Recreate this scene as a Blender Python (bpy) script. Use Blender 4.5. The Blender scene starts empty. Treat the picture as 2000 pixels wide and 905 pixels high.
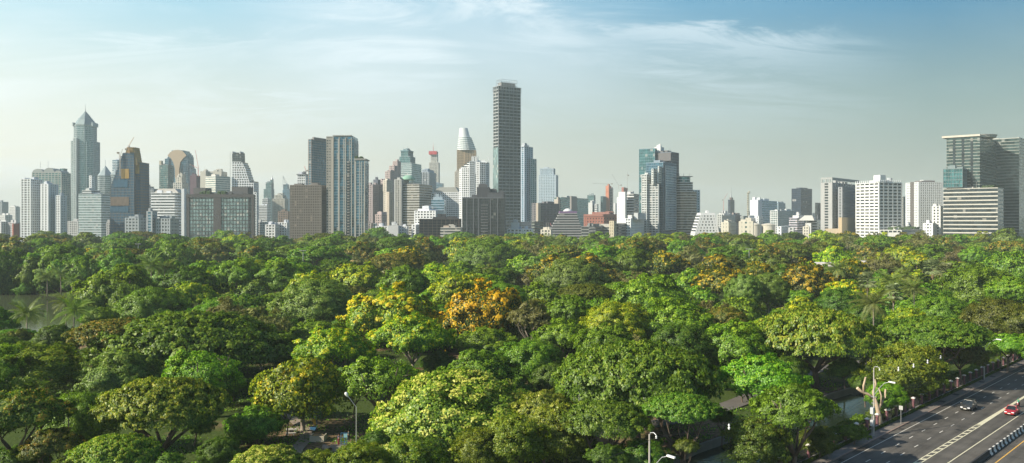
import bpy, math, random
import numpy as np
from mathutils import Vector, Matrix
PI = math.pi
random.seed(7)
SC = bpy.context.scene
COL = SC.collection
F, H, HY = 1600.0, 34.0, 430.0          # focal length in photo pixels, eye height, horizon row
def gp(px, py, z=0.0):                   # point of the photo on the level z
    y = F*(H-z)/(py-HY)
    return Vector(((px-1000.0)*y/F, y, z))
def wp(px, py, D):
    return Vector(((px-1000.0)*D/F, D, H-(py-HY)*D/F))

# ---------------------------------------------------------------- objects
def link(o, parent=None):
    COL.objects.link(o)
    if parent is not None: o.parent = parent
    return o
def tag(o, label=None, cat=None, group=None, kind=None):
    if label: o['label'] = label
    if cat: o['category'] = cat
    if group: o['group'] = group
    if kind: o['kind'] = kind
    return o
def empty(name, loc=(0,0,0), rz=0.0, **k):
    o = bpy.data.objects.new(name, None); o.empty_display_size = 1.0
    o.location = loc; o.rotation_euler = (0,0,rz)
    link(o); tag(o, **k); return o
def copy_tree(o, parent=None):
    c = o.copy(); link(c, parent)
    for ch in list(o.children): copy_tree(ch, c)
    return c

class MB:
    def __init__(s): s.v=[]; s.f=[]; s.m=[]; s.mi=0
    def quad(s, pts):
        b=len(s.v); s.v += [tuple(p) for p in pts]; s.f.append(tuple(range(b,b+len(pts)))); s.m.append(s.mi)
    def box(s, x0,x1,y0,y1,z0,z1):
        b=len(s.v)
        s.v += [(x0,y0,z0),(x1,y0,z0),(x1,y1,z0),(x0,y1,z0),(x0,y0,z1),(x1,y0,z1),(x1,y1,z1),(x0,y1,z1)]
        for f in ((0,3,2,1),(4,5,6,7),(0,1,5,4),(1,2,6,5),(2,3,7,6),(3,0,4,7)):
            s.f.append(tuple(b+i for i in f)); s.m.append(s.mi)
    def obox(s, c, ax, ay, az):            # centre and three half-axis vectors
        c=Vector(c); ax=Vector(ax); ay=Vector(ay); az=Vector(az); b=len(s.v)
        for k in (-1,1):
            for i,j in ((-1,-1),(1,-1),(1,1),(-1,1)):
                s.v.append(tuple(c+ax*i+ay*j+az*k))
        for f in ((0,3,2,1),(4,5,6,7),(0,1,5,4),(1,2,6,5),(2,3,7,6),(3,0,4,7)):
            s.f.append(tuple(b+i for i in f)); s.m.append(s.mi)
    def prism(s, poly, z0, z1, poly1=None):
        n=len(poly); b=len(s.v); q=poly1 or poly
        s.v += [(p[0],p[1],z0) for p in poly]+[(p[0],p[1],z1) for p in q]
        s.f.append(tuple(b+i for i in range(n-1,-1,-1))); s.m.append(s.mi)
        s.f.append(tuple(b+n+i for i in range(n))); s.m.append(s.mi)
        for i in range(n):
            j=(i+1)%n; s.f.append((b+i,b+j,b+n+j,b+n+i)); s.m.append(s.mi)
    def xzprism(s, poly, y0, y1):          # outline in XZ, thickness along Y
        n=len(poly); b=len(s.v)
        s.v += [(p[0],y0,p[1]) for p in poly]+[(p[0],y1,p[1]) for p in poly]
        s.f.append(tuple(b+i for i in range(n))); s.m.append(s.mi)
        s.f.append(tuple(b+n+i for i in range(n-1,-1,-1))); s.m.append(s.mi)
        for i in range(n):
            j=(i+1)%n; s.f.append((b+j,b+i,b+n+i,b+n+j)); s.m.append(s.mi)
    def tube(s, pts, rad, n=6, cap=True):
        pts=[Vector(p) for p in pts]; b=len(s.v); L=len(pts)
        if not hasattr(rad,'__len__'): rad=[rad]*L
        for i,p in enumerate(pts):
            t=(pts[min(i+1,L-1)]-pts[max(i-1,0)]).normalized()
            a=t.cross(Vector((0,0,1)) if abs(t.z)<.9 else Vector((1,0,0))).normalized(); c=t.cross(a)
            for k in range(n):
                w=2*PI*k/n; s.v.append(tuple(p+(a*math.cos(w)+c*math.sin(w))*rad[i]))
        for i in range(L-1):
            for k in range(n):
                k2=(k+1)%n; s.f.append((b+i*n+k,b+i*n+k2,b+(i+1)*n+k2,b+(i+1)*n+k)); s.m.append(s.mi)
        if cap:
            s.f.append(tuple(b+k for k in range(n-1,-1,-1))); s.m.append(s.mi)
            s.f.append(tuple(b+(L-1)*n+k for k in range(n))); s.m.append(s.mi)
    def lathe(s, prof, n=24, cx=0, cy=0, sy=1.0):
        b=len(s.v)
        for r,z in prof:
            for k in range(n):
                w=2*PI*k/n; s.v.append((cx+r*math.cos(w), cy+sy*r*math.sin(w), z))
        for i in range(len(prof)-1):
            for k in range(n):
                k2=(k+1)%n; s.f.append((b+i*n+k,b+i*n+k2,b+(i+1)*n+k2,b+(i+1)*n+k)); s.m.append(s.mi)
        s.f.append(tuple(b+k for k in range(n-1,-1,-1))); s.m.append(s.mi)
        e=b+(len(prof)-1)*n; s.f.append(tuple(e+k for k in range(n))); s.m.append(s.mi)
    def mesh(s, name, mats):
        me=bpy.data.meshes.new(name); me.from_pydata(s.v,[],s.f)
        if not isinstance(mats,(list,tuple)): mats=[mats]
        for m in mats: me.materials.append(m)
        if len(mats)>1: me.polygons.foreach_set('material_index', s.m)
        me.update(); return me
    def build(s, name, mats, parent=None, loc=None, smooth=False, bevel=0):
        if not s.v: return None
        me=s.mesh(name,mats); o=bpy.data.objects.new(name,me)
        if smooth: me.polygons.foreach_set('use_smooth',[True]*len(me.polygons))
        if loc is not None: o.location=loc
        link(o,parent)
        if bevel:
            m=o.modifiers.new('b','BEVEL'); m.width=bevel; m.segments=2; m.limit_method='ANGLE'
        return o

# ---------------------------------------------------------------- materials
def newmat(name):
    m=bpy.data.materials.new(name); m.use_nodes=True; nt=m.node_tree
    return m, nt, nt.nodes['Principled BSDF']
def N(nt, t, **k):
    n=nt.nodes.new(t)
    for a,b in k.items(): setattr(n,a,b)
    return n
def L(nt,a,b): nt.links.new(a,b)
_mc={}
def rgb(c): return (c[0],c[1],c[2],1.0)
def pmat(c, rough=.75, metal=0.0, noise=.18, scale=.15, name='painted', spec=.3, detail=4, coord='Object', bump=0):
    key=(tuple(c),rough,metal,noise,scale,coord,bump)
    if key in _mc: return _mc[key]
    m,nt,p=newmat(name); p.inputs['Roughness'].default_value=rough; p.inputs['Metallic'].default_value=metal
    p.inputs['Specular IOR Level'].default_value=spec
    tc=N(nt,'ShaderNodeTexCoord'); no=N(nt,'ShaderNodeTexNoise'); no.inputs['Scale'].default_value=scale; no.inputs['Detail'].default_value=detail
    mp=N(nt,'ShaderNodeMapping'); mp.inputs['Scale'].default_value=(1,1,.35)
    L(nt,tc.outputs[coord],mp.inputs[0]); L(nt,mp.outputs[0],no.inputs['Vector'])
    mx=N(nt,'ShaderNodeMix',data_type='RGBA')
    mx.inputs[6].default_value=rgb([v*(1-noise) for v in c]); mx.inputs[7].default_value=rgb([min(1,v*(1+noise)) for v in c])
    L(nt,no.outputs['Fac'],mx.inputs[0]); L(nt,mx.outputs[2],p.inputs['Base Color'])
    if bump:
        bp=N(nt,'ShaderNodeBump'); bp.inputs['Strength'].default_value=bump; L(nt,no.outputs['Fac'],bp.inputs['Height']); L(nt,bp.outputs[0],p.inputs['Normal'])
    _mc[key]=m; return m
def glassmat(c, blind=.12, cell=(3.2,3.2,3.6), rough=.12, metal=.55, bc=(.45,.45,.42)):
    key=('g',tuple(c),blind,cell,rough,metal)
    if key in _mc: return _mc[key]
    m,nt,p=newmat('window_glass')
    tc=N(nt,'ShaderNodeTexCoord'); ge=N(nt,'ShaderNodeNewGeometry'); sn=N(nt,'ShaderNodeVectorMath',operation='SNAP'); sn.inputs[1].default_value=cell
    L(nt,ge.outputs['Position'],sn.inputs[0])
    wn=N(nt,'ShaderNodeTexWhiteNoise',noise_dimensions='3D'); L(nt,sn.outputs[0],wn.inputs['Vector'])
    lt=N(nt,'ShaderNodeMath',operation='LESS_THAN'); lt.inputs[1].default_value=blind; L(nt,wn.outputs['Value'],lt.inputs[0])
    hv=N(nt,'ShaderNodeHueSaturation'); hv.inputs['Color'].default_value=rgb(c)
    mr=N(nt,'ShaderNodeMapRange'); mr.inputs[3].default_value=.55; mr.inputs[4].default_value=1.35; L(nt,wn.outputs['Value'],mr.inputs[0]); L(nt,mr.outputs[0],hv.inputs['Value'])
    mx=N(nt,'ShaderNodeMix',data_type='RGBA'); L(nt,lt.outputs[0],mx.inputs[0]); L(nt,hv.outputs[0],mx.inputs[6]); mx.inputs[7].default_value=rgb(bc)
    L(nt,mx.outputs[2],p.inputs['Base Color'])
    me=N(nt,'ShaderNodeMath',operation='MULTIPLY_ADD'); me.inputs[1].default_value=-metal; me.inputs[2].default_value=metal; L(nt,lt.outputs[0],me.inputs[0]); L(nt,me.outputs[0],p.inputs['Metallic'])
    p.inputs['Roughness'].default_value=rough
    # each pane sits a little out of true: panes mirror different bits of sky
    wn2=N(nt,'ShaderNodeTexWhiteNoise',noise_dimensions='3D'); L(nt,sn.outputs[0],wn2.inputs['Vector'])
    ad=N(nt,'ShaderNodeVectorMath',operation='SUBTRACT'); ad.inputs[1].default_value=(.5,.5,.5); L(nt,wn2.outputs['Color'],ad.inputs[0])
    ml=N(nt,'ShaderNodeVectorMath',operation='SCALE'); ml.inputs['Scale'].default_value=.05; L(nt,ad.outputs[0],ml.inputs[0])
    a2=N(nt,'ShaderNodeVectorMath',operation='ADD'); L(nt,ge.outputs['Normal'],a2.inputs[0]); L(nt,ml.outputs[0],a2.inputs[1])
    nm=N(nt,'ShaderNodeVectorMath',operation='NORMALIZE'); L(nt,a2.outputs[0],nm.inputs[0]); L(nt,nm.outputs[0],p.inputs['Normal'])
    _mc[key]=m; return m
def emitless(c, **k): return pmat(c, noise=.05, **k)

# ---------------------------------------------------------------- camera, sun, sky, haze
cd=bpy.data.cameras.new('camera'); cam=bpy.data.objects.new('camera',cd); COL.objects.link(cam); SC.camera=cam
cam.location=(0,0,H); cam.rotation_euler=(PI/2,0,0)
cd.sensor_width=36; cd.lens=F/2000*36; cd.shift_y=(HY-452.5)/2000.0; cd.clip_start=1; cd.clip_end=60000
SUN=Vector((-.917,-.40,0)).normalized(); EL=math.radians(31)
sdir=Vector((SUN.x*math.cos(EL),SUN.y*math.cos(EL),math.sin(EL)))
sl=bpy.data.lights.new('sun','SUN'); sl.energy=SUN_E=4.9; sl.angle=math.radians(.55); sl.color=(1.0,.90,.75)
so=bpy.data.objects.new('sun',sl); COL.objects.link(so); so.rotation_euler=(-sdir).to_track_quat('-Z','Y').to_euler(); so.location=(-60,-20,120)
w=bpy.data.worlds.new('World'); SC.world=w; w.use_nodes=True; nt=w.node_tree
bg=nt.nodes['Background']; sky=N(nt,'ShaderNodeTexSky',sky_type='NISHITA'); sky.sun_disc=False
sky.sun_elevation=EL; sky.sun_rotation=math.atan2(sdir.x,sdir.y)%(2*PI); sky.air_density=1.0; sky.dust_density=.9; sky.ozone_density=2.0; sky.altitude=0
SKY_S=0.085
tc=N(nt,'ShaderNodeTexCoord'); sp=N(nt,'ShaderNodeSeparateXYZ'); L(nt,tc.outputs['Generated'],sp.inputs[0])
SX,SY_,SZ=sp.outputs
def mth(op,a,b=None,c=None,clamp=False):
    n=N(nt,'ShaderNodeMath',operation=op); n.use_clamp=clamp
    for i,v in enumerate((a,b,c)):
        if v is None: continue
        if hasattr(v,'links'): L(nt,v,n.inputs[i])
        else: n.inputs[i].default_value=v
    return n.outputs[0]
def mrg(v,a,b,c=0,d=1,ty='SMOOTHSTEP'):
    n=N(nt,'ShaderNodeMapRange',interpolation_type=ty); L(nt,v,n.inputs[0])
    for i,q in enumerate((a,b,c,d)): n.inputs[1+i].default_value=q
    return n.outputs[0]
def mixc(f,a,b,bt='MIX'):
    n=N(nt,'ShaderNodeMix',data_type='RGBA',blend_type=bt)
    for i,v in ((0,f),(6,a),(7,b)):
        if hasattr(v,'links'): L(nt,v,n.inputs[i])
        else: n.inputs[i].default_value=v if i==0 else (*v,1)
    return n.outputs[2]
# the air of a humid afternoon: pale and bright towards the sun, bluer away from it
side=mrg(SX,-.55,.45,0,1,'LINEAR')
low=mixc(side,(8.2,7.9,6.5),(2.7,2.85,2.2)); mid=mixc(side,(6.5,7.0,6.4),(1.95,2.85,2.75)); top=mixc(side,(2.9,5.5,6.8),(-.35,1.75,3.6))
g1=mixc(mrg(SZ,.0,.14,0,1),low,mid); g2=mixc(mrg(SZ,.10,.30,0,1),g1,top)
tn=mixc(1.0,sky.outputs[0],(.85,.95,1.05),'MULTIPLY')
clear=mixc(mrg(SZ,.28,.6,0,1),g2,tn)
# thin cirrus on a level sheet: direction over height, drawn out along one wind
za=mth('ADD',mth('MAXIMUM',SZ,0.0),.16)
cb=N(nt,'ShaderNodeCombineXYZ'); [L(nt,za,cb.inputs[i]) for i in range(3)]
dv=N(nt,'ShaderNodeVectorMath',operation='DIVIDE'); L(nt,tc.outputs['Generated'],dv.inputs[0]); L(nt,cb.outputs[0],dv.inputs[1])
def nz(scale,rot,loc,sc,det=9,dist=.7,rough=.6):
    mp=N(nt,'ShaderNodeMapping'); mp.inputs['Rotation'].default_value=(0,0,math.radians(rot)); mp.inputs['Scale'].default_value=(*sc,0); mp.inputs['Location'].default_value=(*loc,0); L(nt,dv.outputs[0],mp.inputs[0])
    n=N(nt,'ShaderNodeTexNoise'); n.inputs['Scale'].default_value=scale; n.inputs['Detail'].default_value=det; n.inputs['Roughness'].default_value=rough; n.inputs['Distortion'].default_value=dist; L(nt,mp.outputs[0],n.inputs['Vector']); return n.outputs['Fac']
w1=nz(1.3,-48,(2.1,5.3),(.6,1.2)); w2=nz(2.2,-42,(7.0,1.0),(.5,1.5),9,1.5,.66); w3=nz(1.1,10,(3.,8.),(.8,1.0),5,.2)
def band(pa,pb,width,x0,x1,fx=.12):
    A=Vector((pa[0]-1000,1600,430-pa[1])).normalized(); B_=Vector((pb[0]-1000,1600,430-pb[1])).normalized(); n_=A.cross(B_).normalized()
    d=N(nt,'ShaderNodeVectorMath',operation='DOT_PRODUCT'); L(nt,tc.outputs['Generated'],d.inputs[0]); d.inputs[1].default_value=n_
    q=mth('ABSOLUTE',mth('ADD',d.outputs['Value'],mth('MULTIPLY_ADD',w2,.16,-.08)))
    f=mrg(q,width,0.0); f=mth('MULTIPLY',f,mrg(SX,x0-fx,x0+fx)); return mth('MULTIPLY',f,mrg(SX,x1+fx,x1-fx))
wisp=mrg(w1,.44,.70); fine=mrg(w2,.40,.68)
b1=band((1000,55),(1800,138),.034,.02,.36,.10); b2=band((350,60),(1000,110),.16,-.26,-.02,.10); b3=band((60,118),(600,72),.030,-.5,-.2,.1); b4=band((850,190),(1700,110),.045,-.05,.3,.14); b5=band((200,240),(1500,200),.05,-.4,.1,.2)
cl=mth('MULTIPLY',b1,mth('MULTIPLY_ADD',fine,.50,.30))
cl=mth('MAXIMUM',cl,mth('MULTIPLY',b2,mth('MULTIPLY_ADD',fine,.55,.45)))
b6=band((850,10),(1250,130),.12,-.14,.13,.12); b7=band((1000,150),(1700,230),.06,-.1,.34,.15)
cl=mth('MAXIMUM',cl,mth('MULTIPLY',b6,mth('MULTIPLY_ADD',fine,.5,.45)))
cl=mth('MAXIMUM',cl,mth('MULTIPLY',b7,mth('MULTIPLY_ADD',fine,.4,.15)))
cl=mth('MAXIMUM',cl,mth('MULTIPLY',b3,mth('MULTIPLY_ADD',fine,.5,.15)))
cl=mth('MAXIMUM',cl,mth('MULTIPLY',b4,mth('MULTIPLY_ADD',fine,.4,.05)))
cl=mth('MAXIMUM',cl,mth('MULTIPLY',b5,mth('MULTIPLY_ADD',fine,.5,.12)))
base=mth('MULTIPLY',mth('MULTIPLY',wisp,mth('MULTIPLY_ADD',w3,.9,.05)),mrg(SX,-.4,.35,.85,.10,'LINEAR'))
cl=mth('MAXIMUM',cl,base,clamp=True)
cc=mixc(side,(7.4,8.1,8.3),(4.2,5.4,6.1))
fin=mixc(cl,clear,cc)
L(nt,fin,bg.inputs[0]); bg.inputs[1].default_value=SKY_S
vs=SC.view_settings; vs.view_transform='Standard'; vs.look='None'; vs.exposure=0.80; vs.gamma=1; vs.use_curve_mapping=False
cy=SC.cycles; cy.use_denoising=True; cy.max_bounces=6; cy.diffuse_bounces=2; cy.glossy_bounces=3; cy.transmission_bounces=3; cy.volume_bounces=0; cy.transparent_max_bounces=8
cy.use_adaptive_sampling=True; cy.adaptive_threshold=.015
SC.render.use_persistent_data=False

def haze_box():
    m=bpy.data.materials.new('haze_air'); m.use_nodes=True; nt=m.node_tree; nt.nodes.clear()
    out=N(nt,'ShaderNodeOutputMaterial'); v=N(nt,'ShaderNodeVolumePrincipled')
    v.inputs['Color'].default_value=(.76,.87,.84,1); v.inputs['Density'].default_value=HAZE; v.inputs['Anisotropy'].default_value=0.0
    L(nt,v.outputs[0],out.inputs['Volume'])
    b=MB(); b.box(-6500,7500,-20,9100,-4,330); o=b.build('haze',m); o['kind']='stuff'
    return o
HAZE=1.3e-4
# ---------------------------------------------------------------- road frame
F0=Vector((41.5,115.3,0)); T=Vector((83.5,85.7,0)).normalized(); NN=Vector((T.y,-T.x,0))
def rp(s,o,z=0): return F0+T*s+NN*o+Vector((0,0,z))
RZ=math.atan2(T.y,T.x)
def strip(name,s0,s1,o0,o1,z,mat,**k):
    b=MB(); n=max(1,int((s1-s0)/20))
    for i in range(n):
        a=s0+(s1-s0)*i/n; c=s0+(s1-s0)*(i+1)/n
        b.quad([rp(a,o0,z),rp(a,o1,z),rp(c,o1,z),rp(c,o0,z)])
    o=b.build(name,mat); tag(o,**k); return o
def seg_dist(P,a,b):
    ab=b-a; t=np.clip(((P-a)@ab)/(ab@ab),0,1); return np.linalg.norm(P-(a+t[:,None]*ab),axis=1)
def poly_sd(P,poly):                    # signed distance, negative inside
    d=np.full(len(P),1e9); ins=np.zeros(len(P),bool); n=len(poly)
    for i in range(n):
        a=np.array(poly[i],float); b=np.array(poly[(i+1)%n],float); d=np.minimum(d,seg_dist(P,a,b))
        c=(a[1]>P[:,1])!=(b[1]>P[:,1]); xs=(b[0]-a[0])*(P[:,1]-a[1])/(b[1]-a[1]+1e-12)+a[0]; ins^=c&(P[:,0]<xs)
    return np.where(ins,-d,d)
def g2(px,py): v=gp(px,py); return (v.x,v.y)
LAKE=[g2(-900,570),g2(-300,570),g2(60,571.5),g2(150,575),g2(165,590),g2(158,615),g2(150,650),g2(150,704),g2(126,706),g2(118,662),g2(60,668),g2(-200,672),g2(-1200,670)]
# canal between the park bank and the fence
BANK=[g2(1250,925),g2(1360,872),g2(1452,840),g2(1540,806),g2(1619,771),g2(1703,747),g2(1745,738)]
cs=[rp(s,-3.2) for s in (-60,-30,0,15,26,34,44)]
CANAL=[(v.x,v.y) for v in cs]+[BANK[i] for i in range(len(BANK)-1,-1,-1)]+[(-12,70)]
bp_=[Vector((p[0],p[1],0)) for p in BANK]
WATER=-1.1
def ground():
    us=np.concatenate([np.linspace(-3.2,-.95,12),np.linspace(-.9,1.05,330),np.linspace(1.1,3.2,12)])
    ys=[-30,0,25,45]; y=58.0
    while y<262: ys.append(y); y+=.95
    while y<9000: ys.append(y); y*=1.035
    ys.append(9080); ys=np.array(ys)
    Y,U=np.meshgrid(ys,us,indexing='ij'); X=U*np.maximum(Y,60)
    X=np.clip(X,-6400,7400)
    P=np.stack([X.ravel(),Y.ravel()],1)
    dl=poly_sd(P,LAKE); dc=poly_sd(P,CANAL)
    so=(P-np.array([F0.x,F0.y]))@np.array([NN.x,NN.y])
    rs=np.random.RandomState(3)
    z=.10*np.sin(P[:,0]*.11)*np.cos(P[:,1]*.09)+.05*rs.rand(len(P))
    fade=np.clip((-1.5-so)/6,0,1)*np.clip((500-P[:,1])/150,0,1)
    z=z*fade
    z=np.where(dl<3, np.minimum(z,-2.4*np.clip((3-dl)/6,0,1)),z)
    z=np.where(dc<.35, -2.6, z)
    z=np.where(so>-.6,-.06,z)
    ny,nx=Y.shape; V=np.stack([P[:,0],P[:,1],z],1)
    i=np.arange(ny-1)[:,None]*nx+np.arange(nx-1)[None,:]; q=np.stack([i,i+1,i+nx+1,i+nx],-1).reshape(-1,4)
    me=bpy.data.meshes.new('ground'); me.vertices.add(len(V)); me.vertices.foreach_set('co',V.ravel())
    me.loops.add(q.size); me.loops.foreach_set('vertex_index',q.ravel().astype(np.int32))
    me.polygons.add(len(q)); me.polygons.foreach_set('loop_start',np.arange(0,q.size,4,dtype=np.int32)); me.polygons.foreach_set('loop_total',np.full(len(q),4,np.int32))
    me.update(calc_edges=True); me.polygons.foreach_set('use_smooth',[True]*len(q))
    m,nt,p=newmat('park_ground'); p.inputs['Roughness'].default_value=.95; p.inputs['Specular IOR Level'].default_value=.1
    ge=N(nt,'ShaderNodeNewGeometry')
    na=N(nt,'ShaderNodeTexNoise'); na.inputs['Scale'].default_value=.045; na.inputs['Detail'].default_value=6; L(nt,ge.outputs['Position'],na.inputs['Vector'])
    nb=N(nt,'ShaderNodeTexNoise'); nb.inputs['Scale'].default_value=1.6; nb.inputs['Detail'].default_value=5; L(nt,ge.outputs['Position'],nb.inputs['Vector'])
    gr=N(nt,'ShaderNodeMix',data_type='RGBA'); gr.inputs[6].default_value=(.022,.042,.010,1); gr.inputs[7].default_value=(.075,.105,.020,1); L(nt,nb.outputs['Fac'],gr.inputs[0])
    di=N(nt,'ShaderNodeMix',data_type='RGBA'); di.inputs[6].default_value=(.13,.085,.05,1); di.inputs[7].default_value=(.24,.16,.10,1); L(nt,nb.outputs['Fac'],di.inputs[0])
    rm=N(nt,'ShaderNodeValToRGB'); rm.color_ramp.elements[0].position=.57; rm.color_ramp.elements[1].position=.66; L(nt,na.outputs['Fac'],rm.inputs[0])
    # bare earth round the playground and on the canal bank
    mk=None
    for (c,r) in ((gp(625,850),15),(gp(1590,762),12),(gp(1345,835),14)):
        vd=N(nt,'ShaderNodeVectorMath',operation='DISTANCE'); vd.inputs[1].default_value=c; L(nt,ge.outputs['Position'],vd.inputs[0])
        mr=N(nt,'ShaderNodeMapRange'); mr.inputs[1].default_value=r*.5; mr.inputs[2].default_value=r; mr.inputs[3].default_value=1; mr.inputs[4].default_value=0; L(nt,vd.outputs['Value'],mr.inputs[0])
        if mk is None: mk=mr.outputs[0]
        else:
            a=N(nt,'ShaderNodeMath',operation='MAXIMUM'); L(nt,mk,a.inputs[0]); L(nt,mr.outputs[0],a.inputs[1]); mk=a.outputs[0]
    nm=N(nt,'ShaderNodeMath',operation='MULTIPLY'); L(nt,mk,nm.inputs[0]); nr=N(nt,'ShaderNodeMapRange'); nr.inputs[1].default_value=.35; nr.inputs[2].default_value=.55; L(nt,nb.outputs['Fac'],nr.inputs[0]); L(nt,nr.outputs[0],nm.inputs[1])
    mx=N(nt,'ShaderNodeMath',operation='MAXIMUM'); L(nt,nm.outputs[0],mx.inputs[0]); L(nt,rm.outputs[0],mx.inputs[1])
    fi=N(nt,'ShaderNodeMix',data_type='RGBA'); L(nt,mx.outputs[0],fi.inputs[0]); L(nt,gr.outputs[2],fi.inputs[6]); L(nt,di.outputs[2],fi.inputs[7]); L(nt,fi.outputs[2],p.inputs['Base Color'])
    bp=N(nt,'ShaderNodeBump'); bp.inputs['Distance'].default_value=.3; bp.inputs['Strength'].default_value=.6; L(nt,nb.outputs['Fac'],bp.inputs['Height']); L(nt,bp.outputs[0],p.inputs['Normal'])
    me.materials.append(m); o=bpy.data.objects.new('ground',me); link(o); o['kind']='structure'
ground()
def watermat(c, bs, sp_l=.5):
    m,nt,p=newmat('water'); p.inputs['Base Color'].default_value=rgb(c); p.inputs['Roughness'].default_value=.06; p.inputs['IOR'].default_value=1.33; p.inputs['Specular IOR Level'].default_value=sp_l
    ge=N(nt,'ShaderNodeNewGeometry'); mp=N(nt,'ShaderNodeMapping'); mp.inputs['Scale'].default_value=(.5,1.0,1); mp.inputs['Rotation'].default_value=(0,0,.4); L(nt,ge.outputs['Position'],mp.inputs[0])
    n=N(nt,'ShaderNodeTexNoise'); n.inputs['Scale'].default_value=bs; n.inputs['Detail'].default_value=5; L(nt,mp.outputs[0],n.inputs['Vector'])
    bp=N(nt,'ShaderNodeBump'); bp.inputs['Strength'].default_value=.22; bp.inputs['Distance'].default_value=.10; L(nt,n.outputs['Fac'],bp.inputs['Height']); L(nt,bp.outputs[0],p.inputs['Normal'])
    return m
def watersheet(name, poly, z, mat):
    b=MB(); b.quad([(p[0],p[1],z) for p in poly]); o=b.build(name,mat); o['kind']='structure'; return o
lw=[(-1500,165),(-20,165),(-20,395),(-1500,420)]
watersheet('lake_water',lw,WATER,watermat((.070,.085,.038),1.1,.4))
lx=[(v.x,v.y) for v in [rp(s,-2.6) for s in (-70,50)]]
watersheet('canal_water',[(lx[0][0],lx[0][1]),(lx[1][0],lx[1][1]),(60,180),(0,125),(-40,70)],WATER,watermat((.016,.026,.014),1.8,.18))
# bank wall of the canal
def bank(name,pts,h,wd,z0,mat,**k):
    b=MB()
    for i in range(len(pts)-1):
        a,c=pts[i],pts[i+1]; t=(c-a).normalized(); n=Vector((t.y,-t.x,0))
        m_=(a+c)/2; b.obox((m_.x,m_.y,z0+h/2),t*((c-a).length/2+.02),n*wd/2,(0,0,h/2))
    o=b.build(name,mat); tag(o,**k); return o
conc=pmat((.20,.18,.14),scale=.6,noise=.3,name='weathered_concrete')
bank('retaining_wall',bp_,1.75,.45,-1.6,conc,label='low concrete bank wall along the park side of the dark canal',cat='retaining wall')
bank('retaining_wall',[Vector((v.x,v.y,0)) for v in [rp(s,-2.95) for s in (-60,-30,0,20,46)]],1.7,.4,-1.7,conc,label='low concrete bank wall of the canal beneath the fence shrubs',cat='retaining wall')
# paths
def pathstrip(name,pts,wd,z,mat):
    b=MB(); P=[gp(*p) for p in pts]
    q=[]
    for i in range(len(P)-1):
        for k in range(8):
            t=k/8; p0=P[max(i-1,0)];p1=P[i];p2=P[i+1];p3=P[min(i+2,len(P)-1)]
            q.append(.5*((2*p1)+(-p0+p2)*t+(2*p0-5*p1+4*p2-p3)*t*t+(-p0+3*p1-3*p2+p3)*t**3))
    q.append(P[-1]); Lf=[];Rt=[]
    for i,p in enumerate(q):
        t=(q[min(i+1,len(q)-1)]-q[max(i-1,0)]).normalized(); n=Vector((t.y,-t.x,0)); Lf.append(p-n*wd/2); Rt.append(p+n*wd/2)
    for i in range(len(q)-1): b.quad([(*Lf[i].xy,z),(*Rt[i].xy,z),(*Rt[i+1].xy,z),(*Lf[i+1].xy,z)])
    o=b.build(name,mat); o['kind']='structure'
pm=pmat((.27,.22,.17),scale=.5,noise=.3,coord='Object',name='path_concrete')
pg=pmat((.12,.11,.095),scale=.5,noise=.25,name='path_asphalt')
pathstrip('footpath',[(560,920),(578,882),(597,856),(590,835),(560,815),(500,800)],2.0,.16,pm)
pathstrip('park_path',[(1150,850),(1300,826),(1370,808),(1440,788),(1530,748),(1600,722),(1680,710),(1790,690)],4.2,.17,pg)
pathstrip('park_path',[(60,724),(110,716),(150,711),(220,712),(330,735)],3.5,.17,pg)
# lake promenade beyond the water
def fstrip(name,px0,px1,py,wd,z,mat):
    a=gp(px0,py);b_=gp(px1,py);b=MB(); b.quad([(a.x,a.y,z),(b_.x,b_.y,z),(b_.x,b_.y+wd,z),(a.x,a.y+wd,z)]); o=b.build(name,mat); o['kind']='structure'
fstrip('lake_promenade',-300,330,568,6,.14,pmat((.24,.17,.12),scale=.4,name='brick_path'))
# ---------------------------------------------------------------- road
S0,S1=-75,700
def roadmat():
    m,nt,p=newmat('asphalt'); p.inputs['Roughness'].default_value=.85; p.inputs['Specular IOR Level'].default_value=.25
    ge=N(nt,'ShaderNodeNewGeometry'); mp=N(nt,'ShaderNodeMapping',vector_type='TEXTURE'); mp.inputs['Rotation'].default_value=(0,0,RZ); L(nt,ge.outputs['Position'],mp.inputs[0])
    m2=N(nt,'ShaderNodeMapping'); m2.inputs['Scale'].default_value=(.035,.75,1); L(nt,mp.outputs[0],m2.inputs[0])
    n=N(nt,'ShaderNodeTexNoise'); n.inputs['Scale'].default_value=1.0; n.inputs['Detail'].default_value=6; L(nt,m2.outputs[0],n.inputs['Vector'])
    n2=N(nt,'ShaderNodeTexNoise'); n2.inputs['Scale'].default_value=.25; n2.inputs['Detail'].default_value=8; L(nt,ge.outputs['Position'],n2.inputs['Vector'])
    n3=N(nt,'ShaderNodeTexNoise'); n3.inputs['Scale'].default_value=9; n3.inputs['Detail'].default_value=3; L(nt,ge.outputs['Position'],n3.inputs['Vector'])
    ad=N(nt,'ShaderNodeMath',operation='ADD'); L(nt,n.outputs['Fac'],ad.inputs[0]); L(nt,n2.outputs['Fac'],ad.inputs[1])
    a3=N(nt,'ShaderNodeMath',operation='MULTIPLY_ADD'); a3.inputs[1].default_value=.35; L(nt,n3.outputs['Fac'],a3.inputs[0]); L(nt,ad.outputs[0],a3.inputs[2])
    r=N(nt,'ShaderNodeValToRGB'); e=r.color_ramp.elements; e[0].position=.60; e[0].color=(.045,.042,.036,1); e[1].position=1.0; e[1].color=(.125,.115,.098,1)
    dvd=N(nt,'ShaderNodeMath',operation='DIVIDE'); dvd.inputs[1].default_value=1.5; L(nt,a3.outputs[0],dvd.inputs[0]); L(nt,dvd.outputs[0],r.inputs[0]); L(nt,r.outputs[0],p.inputs['Base Color'])
    return m
strip('road',S0,S1,2.55,17.05,0,roadmat(),kind='structure')
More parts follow.
